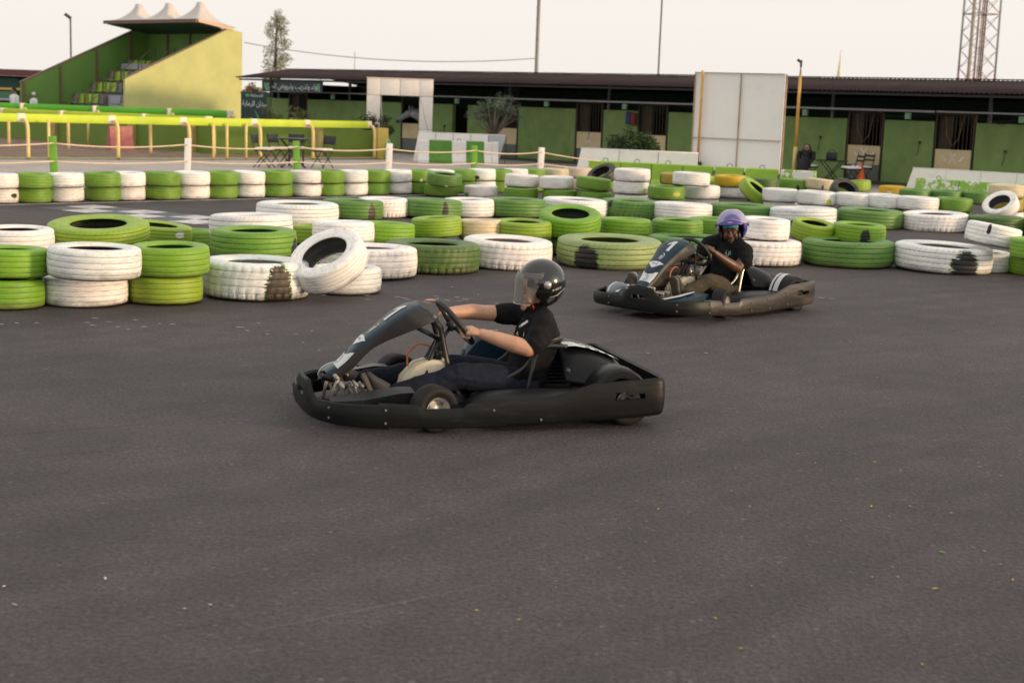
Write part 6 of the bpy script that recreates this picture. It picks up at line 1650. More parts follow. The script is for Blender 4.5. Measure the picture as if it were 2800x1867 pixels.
    # number and livery
    one = [(-.16, .78), (.12, .78), (.12, .955), (-.02, .955), (-.26, .90), (-.26, .875), (-.06, .905), (-.06, .78)]
    one = [[(.0, .625), (.30, .625), (.28, .84), (.04, .84)], [(.035, .84), (.03, .775), (-.26, .73), (-.28, .755)]]
    decal('number_one', one, DECAL, fr)
    # circular emblem: rings of short strokes
    for r0, r1, a0, a1 in ((.24, .29, -1.2, 1.6), (.13, .17, -2.4, .9), (.05, .10, 0, 6.0)):
        nq = 12; pol = []
        for k in range(nq):
            A0, A1 = a0 + (a1 - a0) * k / nq, a0 + (a1 - a0) * (k + 1) / nq
            pol.append([(r0 * math.cos(A0), .535 + r0 * .19 * math.sin(A0)), (r1 * math.cos(A0), .535 + r1 * .19 * math.sin(A0)), (r1 * math.cos(A1), .535 + r1 * .19 * math.sin(A1)), (r0 * math.cos(A1), .535 + r0 * .19 * math.sin(A1))])
        decal('round_emblem', pol, DECAL, fr)
    shield = [(-.9, .435), (-.5, .452), (0, .457), (.5, .452), (.92, .435), (.45, .385), (0, .345), (-.45, .385)]
    sh = decal('white_shield', [shield], DECAL, fr)
    block_ = [(-.95, .115), (.95, .115), (.97, .31), (.5, .268), (0, .252), (-.5, .268), (-.97, .31)]
    decal('white_block', [block_], DECAL, fr)
    for r0, r1 in ((.30, .36), (.17, .22)):
        pol = []
        for k in range(14):
            A0, A1 = -2.2 + 4.4 * k / 14, -2.2 + 4.4 * (k + 1) / 14
            pol.append([(r * math.cos(A), .185 + r * .16 * math.sin(A)) for r, A in ((r0, A0), (r1, A0), (r1, A1), (r0, A1))])
        decal('block_emblem', pol, mat('decal_grey', (.22, .24, .26), .5), fr, off=.006)
    tm = text_mesh('karting', .30, .2)
    for v in tm.vertices:
        v.co = fair_pt(.420 + v.co.y * .10, v.co.x * .85, .006)
    link('lettering', tm, mat('decal_navy', (.02, .05, .09), .5), fr)
    # steering column, supports, wheel
    ax = Vector((-.77, 0, .64)); c = Vector((.112, 0, .508))
    mb = MB(); mb.tube([c, (.30, 0, .24), (.40, 0, .10)], .012, 8); mb.build('steering_column', DKTUBE, kt)
    for s in (-1, 1):
        mb = MB(); mb.tube([(.245, s * .10, .565), (.20, s * .085, .50), (.175, s * .07, .40), (.15, s * .08, .28), (.13, s * .10, .07)], [(.008, .017)] * 5, 8); mb.build('fairing_stay', DKTUBE, kt)
        mb = MB(); mb.tube([(.33, s * .05, .50), (.19, s * .02, .425)], .013, 8); mb.build('column_stay', DKTUBE, kt)
        mb = MB(); mb.tube([(.19, s * .012, .44), (.27, s * .06, .27), (.31, s * .11, .06)], .013, 8); mb.build('column_leg', DKTUBE, kt)
    sw = bpy.data.objects.new('steering_wheel', None); COL.objects.link(sw); sw.parent = kt; sw.location = c
    sw.rotation_euler = ax.to_track_quat('Z', 'Y').to_euler(); sw.empty_display_size = .05
    R = .150; mb = MB()
    mb.tube([(R * math.cos(a), R * math.sin(a) * 1.0, .02) for a in [2 * math.pi * k / 40 for k in range(40)]], .0165, 10, closed=True); mb.build('rim', GRIPR, sw)
    for a in (rad(90), rad(210), rad(330)):
        mb = MB(); mb.tube([(.02 * math.cos(a), .02 * math.sin(a), 0), (.08 * math.cos(a), .08 * math.sin(a), .004), (R * math.cos(a), R * math.sin(a), .018)], [(.005, .02), (.005, .014), (.006, .016)], 8); mb.build('spoke', DKTUBE, sw)
    mb = MB(); mb.lathe([(0, -.03), (.03, -.03), (.034, 0), (.03, .012), (0, .014)], 16); mb.build('hub', DKTUBE, sw)
    # fuel tank between the legs
    ft = bpy.data.objects.new('fuel_tank', None); COL.objects.link(ft); ft.parent = kt
    for y0, y1 in ((-.075, -.004), (.004, .075)):
        mb = MB(); rings = []
        for x, z0, z1 in ((.43, .10, .14), (.405, .06, .21), (.33, .06, .29), (.24, .06, .315), (.15, .06, .305), (.125, .07, .27), (.115, .12, .22)):
            k = .0 if .13 < x < .42 else .018
            rings.append([(x, y0 + k + .008, z0), (x, y1 - k - .008, z0), (x, y1 - k, z0 + .012), (x, y1 - k, z1 - .016), (x, y1 - k - .012, z1), (x, y0 + k + .012, z1), (x, y0 + k, z1 - .016), (x, y0 + k, z0 + .012)])
        mb.loft(rings); q = mb.build('tank_half', TANK, ft); autosmooth(q, 50)
    mb = MB(); mb.lathe([(0, 0), (.028, 0), (.028, .035), (.024, .042), (0, .042)], 16, o=(.20, .02, .312)); mb.build('filler_cap', BLACKM, ft)
    mb = MB(); mb.tube(smooth_path([(.36, -.05, .26), (.355, -.06, .33), (.30, -.06, .385), (.22, -.05, .37), (.18, -.04, .33)], 5), .006, 6); mb.build('fuel_hose', HOSE, ft)
    # seat: deep bucket
    spine = [(.05, .085), (-.08, .060), (-.20, .058), (-.31, .085), (-.40, .16), (-.455, .27), (-.495, .37), (-.515, .425)]
    edge = [(.04, .125), (-.07, .175), (-.17, .225), (-.26, .275), (-.335, .36), (-.385, .415), (-.45, .440), (-.505, .440)]
    mb = MB(); rings = []
    for (sx, sz), (ex, ez), hw in zip(spine, edge, (.17, .185, .19, .19, .185, .185, .175, .15)):
        ring = []
        for u in [-1, -.94, -.85, -.7, -.5, -.25, 0, .25, .5, .7, .85, .94, 1]:
            f = abs(u) ** 2.6; ring.append(Vector((sx + (ex - sx) * f, math.copysign(abs(u) ** .62, u) * hw, sz + (ez - sz) * f)))
        rings.append(ring)
    mb.loft(rings, caps=False, ring_closed=False); st = mb.build('seat', PLAST, kt)
    md = st.modifiers.new('s', 'SUBSURF'); md.levels = 1; md = st.modifiers.new('t', 'SOLIDIFY'); md.thickness = .010
    bpy.context.view_layer.update(); evaluated(st)
    for p in st.data.polygons: p.use_smooth = True
    tubem = CHROME if variant == 2 else DKTUBE
    for s in (-1, 1):
        pe = smooth_path([(x, s * (h + .006), z + .004) for (x, z), h in zip(edge, (.17, .185, .19, .19, .185, .185, .175, .15))], 4)
        mb = MB(); mb.tube(pe, .010, 8); mb.build('seat_edge_tube', tubem, st)
        mb = MB(); mb.tube(smooth_path([(-.275, s * .235, .075), (-.285, s * .23, .17), (-.325, s * .225, .35), (-.365, s * .22, .40), (-.42, s * .215, .412), (-.52, s * .205, .405)], 4), .0125, 8); mb.build('seat_strut', tubem, st)
    # side pods
    for s, x0, x1 in ((1, .14, -.60), (-1, .40, -.60)):
        mb = MB(); rings = []
        for f, k in ((0, .12), (.05, .62), (.13, .88), (.25, 1), (.6, 1.02), (.85, .98), (1, .9)):
            x = x0 + (x1 - x0) * f; zt = .06 + .135 * k; yo = .30 + .255 * min(1, k); yi = .285
            rings.append([(x, s * yi, .06), (x, s * (yi + .005), zt * .9), (x, s * (yi + .05), zt), (x, s * (yi + .14), zt + .004), (x, s * (yo - .05), zt - .012), (x, s * (yo - .01), zt - .05), (x, s * yo, .07), (x, s * (yo - .02), .055)])
        mb.loft(rings); q = mb.build('side_pod', PLAST, kt); autosmooth(q, 50)
        md = q.modifiers.new('s', 'SUBSURF'); md.levels = 1; bpy.context.view_layer.update(); evaluated(q)
        for p in q.data.polygons: p.use_smooth = True
    # rear engine cover, behind and right of the seat
    mb = MB(); rings = []
    for x, z, yl, yr in ((-.50, .395, .22, -.36), (-.57, .402, .28, -.42), (-.66, .390, .33, -.46), (-.76, .362, .35, -.48), (-.86, .315, .35, -.48), (-.92, .258, .33, -.46), (-.94, .16, .30, -.44)):
        ring = []
        for f in (0, .06, .15, .3, .5, .7, .85, .94, 1):
            y = yl + (yr - yl) * f; e = min(f, 1 - f); dz = -.20 * max(0, (1 - e / .30)) ** 2.2 if e < .30 else 0
            ring.append((x, y, max(.10, z + dz)))
        rings.append(ring)
    mb.loft(rings, caps=False, ring_closed=False); cv = mb.build('engine_cover', PLAST, kt)
    md = cv.modifiers.new('s', 'SUBSURF'); md.levels = 2; md = cv.modifiers.new('t', 'SOLIDIFY'); md.thickness = .006; bpy.context.view_layer.update(); evaluated(cv)
    for p in cv.data.polygons: p.use_smooth = True
    # chequered band along the top of the cover
    if variant == 1:
        tab = [(-.94, .16), (-.92, .255), (-.86, .310), (-.76, .355), (-.66, .385), (-.58, .400), (-.52, .395)]
        for i in range(11):
            for j in range(4):
                if (i + j) % 2 == 0 and False: continue
                xa, xb = -.53 - i * .030, -.53 - (i + 1) * .030; ya = .035 + j * .032
                mb = MB(); mb.add([(xa, ya, lerp_tab(xa, tab) + .006), (xb, ya, lerp_tab(xb, tab) + .006), (xb, ya + .032, lerp_tab(xb, tab) + .006 - (.004 if j == 3 else 0)), (xa, ya + .032, lerp_tab(xa, tab) + .006 - (.004 if j == 3 else 0))], [(0, 1, 2, 3)])
                mb.build('chequer', DECAL if ((i + j) % 2 == 0 or i < 3) else TEAL, cv)
    # rear wheel fenders
    for s in (-1, 1):
        mb = MB(); rings = []
        for k in range(13):
            a = rad(-12 + 165 * k / 12); r = .185
            x, z = -.78 - .02 + r * math.cos(a) * .95 + .06, .135 + r * math.sin(a) * 1.06
            dx, dz = math.cos(a), math.sin(a)
            rings.append([(x - dx * .05, s * .545, z - dz * .05), (x - dx * .012, s * .545, z - dz * .012), (x, s * .53, z), (x + dx * .004, s * .45, z + dz * .004), (x, s * .36, z), (x - dx * .015, s * .335, z - dz * .015), (x - dx * .06, s * .325, z - dz * .06)])
        mb.loft(rings, caps=False, ring_closed=False); fd = mb.build('rear_fender', PLAST, kt)
        md = fd.modifiers.new('t', 'SOLIDIFY'); md.thickness = .005; bpy.context.view_layer.update(); evaluated(fd); autosmooth(fd, 50)
        if variant == 2 and s == 1:
            for y0, y1 in ((.36, .385), (.40, .45)):
                mb = MB(); vs = []
                for k in range(2, 9):
                    a = rad(-12 + 165 * k / 12); r = .194; x, z = -.80 + r * math.cos(a) * .95 + .06, .135 + r * math.sin(a) * 1.06
                    vs += [(x, y0, z), (x, y1, z)]
                mb.add(vs, [(2 * i, 2 * i + 1, 2 * i + 3, 2 * i + 2) for i in range(6)], 0, True); mb.build('fender_stripe', DECAL, fd)
    # engine block under the cover, chain guard, brake disc
    mb = MB(); mb.cbox((-.56, -.30, .19), (.26, .24, .24), .03); mb.tube([(-.46, -.30, .16), (-.40, -.30, .16)], .05, 12)
    for k in range(7): mb.box((-.56 + .0, -.15, .12 + k * .022), (.16, .08, .008))
    mb.build('engine', ENG, kt)
    mb = MB(); mb.lathe([(0, -.004), (.075, -.004), (.075, .004), (0, .004)], 24, o=(-.80, .22, .135), axis='Y'); mb.build('brake_disc', BOLTM, kt)
    mb = MB(); mb.cbox((-.62, .20, .24), (.16, .03, .035), .01); mb.tube([(-.56, .21, .25), (-.52, .20, .27)], .016, 8); mb.build('brake_caliper', ENG, kt)
    # right-hand engine side box
    if variant == 1:
        mb = MB(); rings = []
        for x, z, k in ((-.02, .18, .6), (-.06, .30, .92), (-.12, .375, 1), (-.16, .40, 1), (-.24, .40, 1), (-.33, .37, .95), (-.40, .24, .7)):
            rings.append([(x, -.30, .10), (x, -.31, z * .92), (x, -.35, z), (x, -.44 * k - .01, z - .01), (x, -.50 * k - .02, z - .07), (x, -.52 * k - .02, .12)])
        mb.loft(rings); q = mb.build('engine_side_box', TEAL, kt); autosmooth(q, 45)
        tm = text_mesh('RS Karting', .034, .15); o = link('lettering', tm, DECAL, q, (-.20, -.395, .4075)); o.rotation_euler = (0, rad(0), rad(180))
    else:
        mb = MB(); mb.cbox((-.12, -.41, .405), (.20, .19, .105), .03); mb.cbox((-.12, -.41, .40), (.215, .205, .012), .004); q = mb.build('engine_tank', CREAMW, kt)
        mb = MB(); mb.cbox((-.14, -.41, .23), (.24, .20, .24), .03); mb.lathe([(0, 0), (.07, 0), (.07, .04), (.04, .05), (0, .05)], 20, o=(-.02, -.41, .24), axis='X'); mb.build('engine_cylinder', ENG, kt)
        mb = MB(); mb.cbox((.0, -.39, .27), (.09, .12, .12), .02); mb.build('air_box', mat('red_plastic_box', (.35, .03, .03), .4), kt)
        mb = MB(); mb.tube([(.10, -.02, .24), (.14, .0, .30), (.18, .02, .38)], .014, 8); mb.build('steering_clamp', CHROME, kt)
    # teal teardrop cover over the right front wheel brake
    mb = MB(); mb.sphere((.70, -.36, .15), (.13, .075, .085), 18, 12); q = mb.build('wheel_pod', mat('pale_blue_pod', (.20, .24, .27), .35), kt)
    mb = MB(); vs = []
    for k in range(11):
        a = rad(5 + 80 * k / 10)
        for b in (-.10 - .06 * k / 10, .10 + .02 * k / 10): vs.append((.70 + .1325 * math.cos(a) * math.cos(b), -.36 + .0775 * math.sin(b), .15 + .0875 * math.sin(a) * math.cos(b)))
    mb.add(vs, [(2 * i, 2 * i + 1, 2 * i + 3, 2 * i + 2) for i in range(10)], 0, True); mb.build('pod_stripe', DECAL, q)
    steer = rad(14 if variant == 1 else 20)
    for s in (-1, 1):
        wheel(kt, (.33, s * .495, .128), .256, .125, steer)
        wheel(kt, (-.79, s * .44, .139), .278, .19, 0, True)
    return kt
K1 = make_kart(1, (-.239, 8.122), rad(-163.3), 'black kart with a chequered engine cover, nearest the camera', 1)
K2 = make_kart(2, (1.668, 12.74), rad(-135.0), 'black kart with a white number one, driven towards the camera beside the tyres', 2)
K2.rotation_euler.y = rad(-1.3); K2.location.z = .006

# ================================================================== DRIVERS
def capsule(mb, pts, rs, seg=14):
    """closed tube with rounded ends"""
    pts = [Vector(p) for p in pts]; rs = [r if isinstance(r, (tuple, list)) else (r, r) for r in rs]
    P = []; R = []
    d0 = (pts[0] - pts[1]).normalized(); d1 = (pts[-1] - pts[-2]).normalized(); m0 = min(rs[0]); m1 = min(rs[-1])
    for k in (.98, .8, .45): P.append(pts[0] + d0 * m0 * k); R.append(tuple(q * math.sqrt(max(.02, 1 - k * k)) for q in rs[0]))
    P += pts; R += rs
    for k in (.45, .8, .98): P.append(pts[-1] + d1 * m1 * k); R.append(tuple(q * math.sqrt(max(.02, 1 - k * k)) for q in rs[-1]))
    mb.tube(P, R, seg)
def body_mesh(name, parts, voxel, mats, parent, smooth_it=4, wrinkle=None):
    """parts: (points, radii, material index, bias); fused to one continuous skin, each face takes the material of the nearest part"""
    mb = MB()
    for pts, rs, mi, bias in parts: capsule(mb, pts, rs)
    me = mb.mesh(name); o = link(name, me, mats, parent)
    md = o.modifiers.new('r', 'REMESH'); md.mode = 'VOXEL'; md.voxel_size = voxel; md.use_smooth_shade = True
    md = o.modifiers.new('s', 'SMOOTH'); md.factor = .5; md.iterations = smooth_it
    bpy.context.view_layer.update(); evaluated(o)
    me = o.data
    n = len(me.polygons); cen = np.empty(n * 3); me.polygons.foreach_get('center', cen); cen = cen.reshape(-1, 3)
    best = np.full(n, 1e9); idx = np.zeros(n, int)
    for pts, rs, mi, bias in parts:
        for (a, b, ra, rb) in zip(pts[:-1], pts[1:], rs[:-1], rs[1:]):
            a, b = np.array(a), np.array(b); ra = np.mean(ra); rb = np.mean(rb)
            ab = b - a; t = np.clip(((cen - a) @ ab) / max(1e-9, ab @ ab), 0, 1)
            d = np.linalg.norm(cen - (a + t[:, None] * ab), axis=1) - (ra + (rb - ra) * t) - bias
            w = d < best; best[w] = d[w]; idx[w] = mi
    while len(me.materials) < len(mats): me.materials.append(mats[len(me.materials)])
    me.polygons.foreach_set('material_index', idx.astype(np.int32)); me.polygons.foreach_set('use_smooth', [True] * n)
    if wrinkle:
        # cloth folds: displace cloth vertices with a few directional waves and noise
        nv = len(me.vertices); co = np.empty(nv * 3); me.vertices.foreach_get('co', co); co = co.reshape(-1, 3)
        nr = np.empty(nv * 3); me.vertices.foreach_get('normal', nr); nr = nr.reshape(-1, 3)
        cloth = np.zeros(nv)
        for p, i in zip(me.polygons, idx):
            if i in wrinkle: 
                for v in p.vertices: cloth[v] = 1
        from mathutils import noise as mn
        dsp = np.array([mn.fractal(Vector((c[0] * 14, c[1] * 9, c[2] * 20)), 1.0, 2.0, 3) + .8 * math.sin(38 * (c[0] * .6 + c[2]) + 5 * mn.noise(Vector(c) * 11)) * .35 for c in co]) * .0055
        co += nr * (dsp * cloth)[:, None]; me.vertices.foreach_set('co', co.ravel())
    me.update()
    return o
def fingers(parts, palm, along, across, normal, curl, mi, L=.070, r=.0078, spread=1.0, scale=1.0):
    """four fingers from the palm end; along = finger direction, across = towards the little finger, normal = palm side (curl direction)"""
    along, across, normal = Vector(along).normalized(), Vector(across).normalized(), Vector(normal).normalized()
    for k, (ln, off) in enumerate(((.92, -1.5), (1.0, -.5), (.95, .5), (.76, 1.5))):
        p = Vector(palm) + across * (off * .0165 * spread * scale) + along * .006
        pts = [tuple(p - along * .02)]; d = along.copy(); ang = 0
        for j, f in enumerate((.46, .30, .24)):
            c = curl[j] if isinstance(curl, (tuple, list)) else curl
            ang += rad(c) * (1 + .06 * k); dd = along * math.cos(ang) + normal * math.sin(ang)
            p = p + dd * (L * ln * f * scale); pts.append(tuple(p))
        parts.append((pts, [r * 1.12 * scale, r * 1.05 * scale, r * .98 * scale, r * .85 * scale], mi, 0))
def shoe(parent, ankle, toe, up, size, m_up, m_sole, wid=.042):
    """a low trainer: heel at ankle-ish, toe direction; up = instep direction"""
    A = Vector(ankle); T = (Vector(toe) - A).normalized(); U = Vector(up); U = (U - T * U.dot(T)).normalized(); S = T.cross(U)
    root = bpy.data.objects.new('shoe', None); COL.objects.link(root); root.parent = parent
    def ring(l, w, h0, h1):
        c = A + T * l * size; return [c + S * (w * math.cos(a)) + U * ((h0 + h1) / 2 + (h1 - h0) / 2 * math.sin(a)) for a in [2 * math.pi * k / 14 for k in range(14)]]
    mb = MB(); mb.loft([ring(-.24, .018, -.055, -.025), ring(-.20, wid * .78, -.058, .035), ring(-.05, wid * .85, -.058, .055), ring(.15, wid * .86, -.058, .035), ring(.4, wid * .98, -.058, .005), ring(.6, wid * .98, -.056, -.012), ring(.72, wid * .7, -.052, -.022), ring(.77, wid * .25, -.045, -.032)])
    mb.build('upper', m_up, root)
    mb = MB(); rings = []
    for l, w in ((-.26, .3), (-.22, .8), (-.05, .92), (.2, .88), (.45, 1.05), (.62, 1.03), (.74, .75), (.80, .25)):
        c = A + T * l * size; rings.append([c + S * wid * w + U * -.052, c - S * wid * w + U * -.052, c - S * wid * w * .97 + U * -.074, c + S * wid * w * .97 + U * -.074])
    mb.loft(rings, smooth=False); mb.build('sole', m_sole, root)
    # tread bars on the sole
    for k in range(9):
        l = -.18 + k * .105; w = lerp_tab(l, [(-.26, .3), (-.22, .8), (-.05, .92), (.2, .88), (.45, 1.05), (.62, 1.03), (.74, .75)]) * .86
        c = A + T * l * size + U * -.0755
        mb = MB(); mb.add([c + S * wid * w + T * .006, c + S * wid * w - T * .006, c - S * wid * w - T * .006, c - S * wid * w + T * .006] + [q - U * .004 for q in (c + S * wid * w + T * .006, c + S * wid * w - T * .006, c - S * wid * w - T * .006, c - S * wid * w + T * .006)], [(0, 1, 2, 3), (4, 5, 6, 7), (0, 1, 5, 4), (1, 2, 6, 5), (2, 3, 7, 6), (3, 0, 4, 7)])
        mb.build('tread_bar', m_sole, root)
    return root
def helmet_shell(parent, c, fwd, upv, rx, ry, rz, m, name='helmet', brow=.16, back=-.72, cheek=1.18, thick=.018, lining=None):
    """open-face shell: ellipsoid with face opening; local frame fwd/left/up"""
    F = Vector(fwd).normalized(); Lf = Vector(upv).cross(F).normalized(); U = F.cross(Lf)
    nu, nv = 64, 40; vs = []; fs = []; keep = {}
    for i in range(nv + 1):
        th = math.pi * i / nv
        for k in range(nu):
            a = 2 * math.pi * k / nu; x = math.sin(th) * math.cos(a); y = math.sin(th) * math.sin(a); z = math.cos(th)
            zz = z * (1.0 if z > 0 else 1.10)
            xx = x * (1.0 if x < 0 else 1.0); yy = y
            if z < -.3: yy *= 1 - .10 * (-.3 - z); xx *= 1 - .10 * (-.3 - z) * (1 if x < 0 else .3)
            vs.append(Vector(c) + F * (xx * rx) + Lf * (yy * ry) + U * (zz * rz))
    def cut(i, k):
        th = math.pi * (i + .5) / nv; a = 2 * math.pi * (k + .5) / nu; x = math.sin(th) * math.cos(a); y = math.sin(th) * math.sin(a); z = math.cos(th)
        if z < back: return True
        # face opening
        if x > 0 and z < brow and abs(y) < (.80 if z > -.25 else .80 - .22 * (-.25 - z)) and x > .30 + (.18 if z < -.35 else 0) * 0: return True
        return False
    for i in range(nv):
        for k in range(nu):
            if cut(i, k): continue
            l = (k + 1) % nu; fs.append((i * nu + k, (i + 1) * nu + k, (i + 1) * nu + l, i * nu + l))
    mb = MB(); mb.add(vs, fs, 0, True); o = mb.build(name, [m, lining or BLACKM], parent)
    md = o.modifiers.new('sm', 'SMOOTH'); md.factor = .5; md.iterations = 3
    md = o.modifiers.new('t', 'SOLIDIFY'); md.thickness = thick; md.offset = 1; md.material_offset = 0; md.material_offset_rim = 1
    bpy.context.view_layer.update(); evaluated(o)
    for p in o.data.polygons: p.use_smooth = True
    autosmooth(o, 45)
    return o, F, Lf, U
def visor_mesh(parent, c, F, Lf, U, rx, ry, rz, z0, z1, a_max, m, bulge=1.06, name='visor', taper=0.0, flare=0.0, arch=0.0):
    nu, nv = 36, 16; vs = []
    for j in range(nv + 1):
        for i in range(nu + 1):
            a = -a_max + 2 * a_max * i / nu
            zs = z0 + arch * math.cos(a) ** 2
            zt = zs + (z1 - zs) * j / nv
            am = a * (1 - taper * (j / nv if z1 < z0 else 0))
            rr = math.sqrt(max(.05, 1 - min(.98, abs(zt)) ** 2)) if zt > 0 else 1.0 + flare * min(1, -zt)
            vs.append(Vector(c) + F * (math.cos(am) * rx * bulge * rr) + Lf * (math.sin(am) * ry * bulge * rr) + U * (zt * rz))
    mb = MB(); mb.add(vs, [(j * (nu + 1) + i, j * (nu + 1) + i + 1, (j + 1) * (nu + 1) + i + 1, (j + 1) * (nu + 1) + i) for j in range(nv) for i in range(nu)], 0, True)
    o = mb.build(name, m, parent)
    md = o.modifiers.new('t', 'SOLIDIFY'); md.thickness = .0022; bpy.context.view_layer.update(); evaluated(o)
    for p in o.data.polygons: p.use_smooth = True
    return o
def glass(name, tint, alpha, rough=.08, fk=.9):
    m = bpy.data.materials.new(name); m.use_nodes = True; nt = m.node_tree; b = nt.nodes['Principled BSDF']
    tc = nt.nodes.new('ShaderNodeTexCoord'); n = noise(nt, tc.outputs['Object'], 30, 6, .7)
    b.inputs['Base Color'].default_value = (*tint, 1); b.inputs['Roughness'].default_value = rough
    fr = nt.nodes.new('ShaderNodeFresnel'); fr.inputs['IOR'].default_value = 1.5
    a = nt.nodes.new('ShaderNodeMapRange'); a.inputs[3].default_value = alpha * .7; a.inputs[4].default_value = min(1, alpha * 1.35); nt.links.new(n, a.inputs[0])
    nt.links.new(math_(nt, 'ADD', a.outputs[0], math_(nt, 'MULTIPLY', fr.outputs[0], fk), clamp=True), b.inputs['Alpha']); b.inputs['Specular IOR Level'].default_value = .6
    return m
TEE = mat('black_cotton', (.0085, .0085, .0095), .9, var=.2, scale=12, spec=.2, bump=.1, bscale=400)
NAVYP = mat('navy_trousers', (.012, .015, .026), .88, var=.2, scale=10, spec=.2)
KHAKI = mat('olive_trousers', (.060, .050, .034), .9, var=.2, scale=10, spec=.2)
SKIN1 = mat('light_skin', (.52, .29, .19), .52, var=.07, scale=14, sss=.12, bump=.05, bscale=300)
SKIN2 = mat('dark_skin', (.105, .047, .025), .42, var=.12, scale=14, sss=.05, bump=.05, bscale=300)
LIP1 = mat('lips_rose', (.42, .16, .12), .45); LIP2 = mat('lips_dark', (.085, .035, .028), .4)
EYEW = mat('eye_white', (.30, .27, .25), .25); EYEK = mat('eye_iris', (.012, .009, .007), .15); HAIR = mat('black_hair', (.006, .006, .006), .5)
HBLK = mat('gloss_black_helmet', (.008, .009, .009), .10, var=.1, coat=.6, rvar=.04, dirt=.12, dirtcol=(.05, .05, .05), dscale=18)
HPUR = mat('purple_helmet', (.060, .035, .33), .20, var=.12, coat=.4, rvar=.05)
SOLE = mat('shoe_sole', (.11, .095, .07), .8, var=.25, scale=20); SHOEK = mat('shoe_dark', (.03, .03, .034), .7); SHOEW = mat('shoe_white', (.5, .5, .5), .6)

def face_parts(c, F, U, s, mi):
    """skull, jaw, nose, brows, cheeks; returns parts and a frame mapper"""
    F = Vector(F).normalized(); Lf = Vector(U).cross(F).normalized(); Uv = F.cross(Lf); c = Vector(c)
    def q(f, l, u): return tuple(c + F * f * s + Lf * l * s + Uv * u * s)
    P = [([q(-.03, 0, .03), q(.012, 0, .03)], [(.080 * s, .084 * s)] * 2, mi, 0),
         ([q(.02, 0, .015), q(.035, 0, -.045), q(.045, 0, -.088)], [(.066 * s, .064 * s), (.056 * s, .050 * s), (.030 * s, .030 * s)], mi, 0),
         ([q(.079, 0, -.092), q(.070, 0, -.098)], [.019 * s, .022 * s], mi, 0),
         ([q(.086, 0, .018), q(.099, 0, -.012), q(.112, 0, -.030)], [.010 * s, .012 * s, .0145 * s], mi, 0),
         ([q(.098, -.014, -.034), q(.098, .014, -.034)], [.0095 * s] * 2, mi, 0),
         ([q(.083, -.040, .032), q(.090, -.010, .026)], [.010 * s, .011 * s], mi, 0), ([q(.083, .040, .032), q(.090, .010, .026)], [.010 * s, .011 * s], mi, 0),
         ([q(.062, -.042, -.022), q(.058, -.044, -.042)], [.022 * s] * 2, mi, 0), ([q(.062, .042, -.022), q(.058, .044, -.042)], [.022 * s] * 2, mi, 0),
         ([q(.086, -.018, -.056), q(.092, 0, -.053), q(.086, .018, -.056)], [.0085 * s] * 3, mi, 0), ([q(.084, -.014, -.069), q(.090, 0, -.070), q(.084, .014, -.069)], [.0095 * s] * 3, mi, 0),
         ([q(-.02, 0, -.06), q(-.03, 0, -.14)], [.052 * s, .054 * s], mi, 0)]
    return P, q, F, Lf, Uv
def face_details(parent, q, s, lip, beard=False):
    for l in (-1, 1):
        mb = MB(); mb.sphere(q(.0775, l * .030, .007), (.0112 * s,) * 3, 12, 8); mb.build('eye', EYEW, parent)
        mb = MB(); mb.sphere(q(.0840, l * .030, .006), (.0060 * s,) * 3, 10, 6); mb.build('iris', EYEK, parent)
        mb = MB(); mb.tube([q(.086, l * .013, .011), q(.0895, l * .030, .0150), q(.081, l * .046, .009)], [.0045 * s, .0062 * s, .004 * s], 6); mb.build('eyelid', MATS['dark_skin'] if beard else MATS['light_skin'], parent)
        mb = MB(); mb.tube([q(.099, l * .010, .030), q(.097, l * .028, .038), q(.083, l * .048, .032)], [.0035 * s, .005 * s, .002 * s], 6); mb.build('eyebrow', HAIR, parent)
    mb = MB(); mb.tube([q(.088, -.022, -.060), q(.0985, -.006, -.0555), q(.0985, .006, -.0555), q(.088, .022, -.060)], [.002 * s, .0055 * s, .0055 * s, .002 * s], 8); mb.tube([q(.087, -.020, -.0635), q(.0965, 0, -.070), q(.087, .020, -.0635)], [.002 * s, .0065 * s, .002 * s], 8); mb.build('lips', lip, parent)
    if beard:
        mb = MB(); mb.tube([q(.082, -.034, -.062), q(.093, -.016, -.0475), q(.099, 0, -.0445), q(.093, .016, -.0475), q(.082, .034, -.062)], [.002 * s, .005 * s, .004 * s, .005 * s, .002 * s], 6); mb.tube([q(.093, -.008, -.083), q(.0965, 0, -.0875), q(.093, .008, -.083)], [.005 * s, .011 * s, .005 * s], 6); mb.build('moustache', HAIR, parent)

from mathutils.bvhtree import BVHTree
def print_on(body, parent, name, origin, right, upv, polys, m, off=.0025, start=.06):
    """lay flat printed shapes onto the cloth: points are dropped onto the body along the print's own normal"""
    R = Vector(right).normalized(); U = Vector(upv).normalized(); N = R.cross(U).normalized(); O = Vector(origin)
    bv = BVHTree.FromPolygons([v.co.copy() for v in body.data.vertices], [tuple(p.vertices) for p in body.data.polygons])
    bm = bmesh.new()
    for poly in polys: bm.faces.new([bm.verts.new((x, y, 0)) for x, y in poly])
    bmesh.ops.triangulate(bm, faces=bm.faces)
    for _ in range(3):
        es = [e for e in bm.edges if e.calc_length() > .012]
        if es: bmesh.ops.subdivide_edges(bm, edges=es, cuts=1); bmesh.ops.triangulate(bm, faces=[f for f in bm.faces if len(f.verts) > 3])
    for v in bm.verts:
        p = O + R * v.co.x + U * v.co.y + N * start
        h, nr, i, d = bv.ray_cast(p, -N, .6)
        v.co = (h + N * off) if h is not None else Vector((0, 0, -99))
    bmesh.ops.delete(bm, geom=[v for v in bm.verts if v.co.z < -50], context='VERTS')
    me = bpy.data.meshes.new(name); bm.to_mesh(me); bm.free()
    return link(name, me, m, parent)
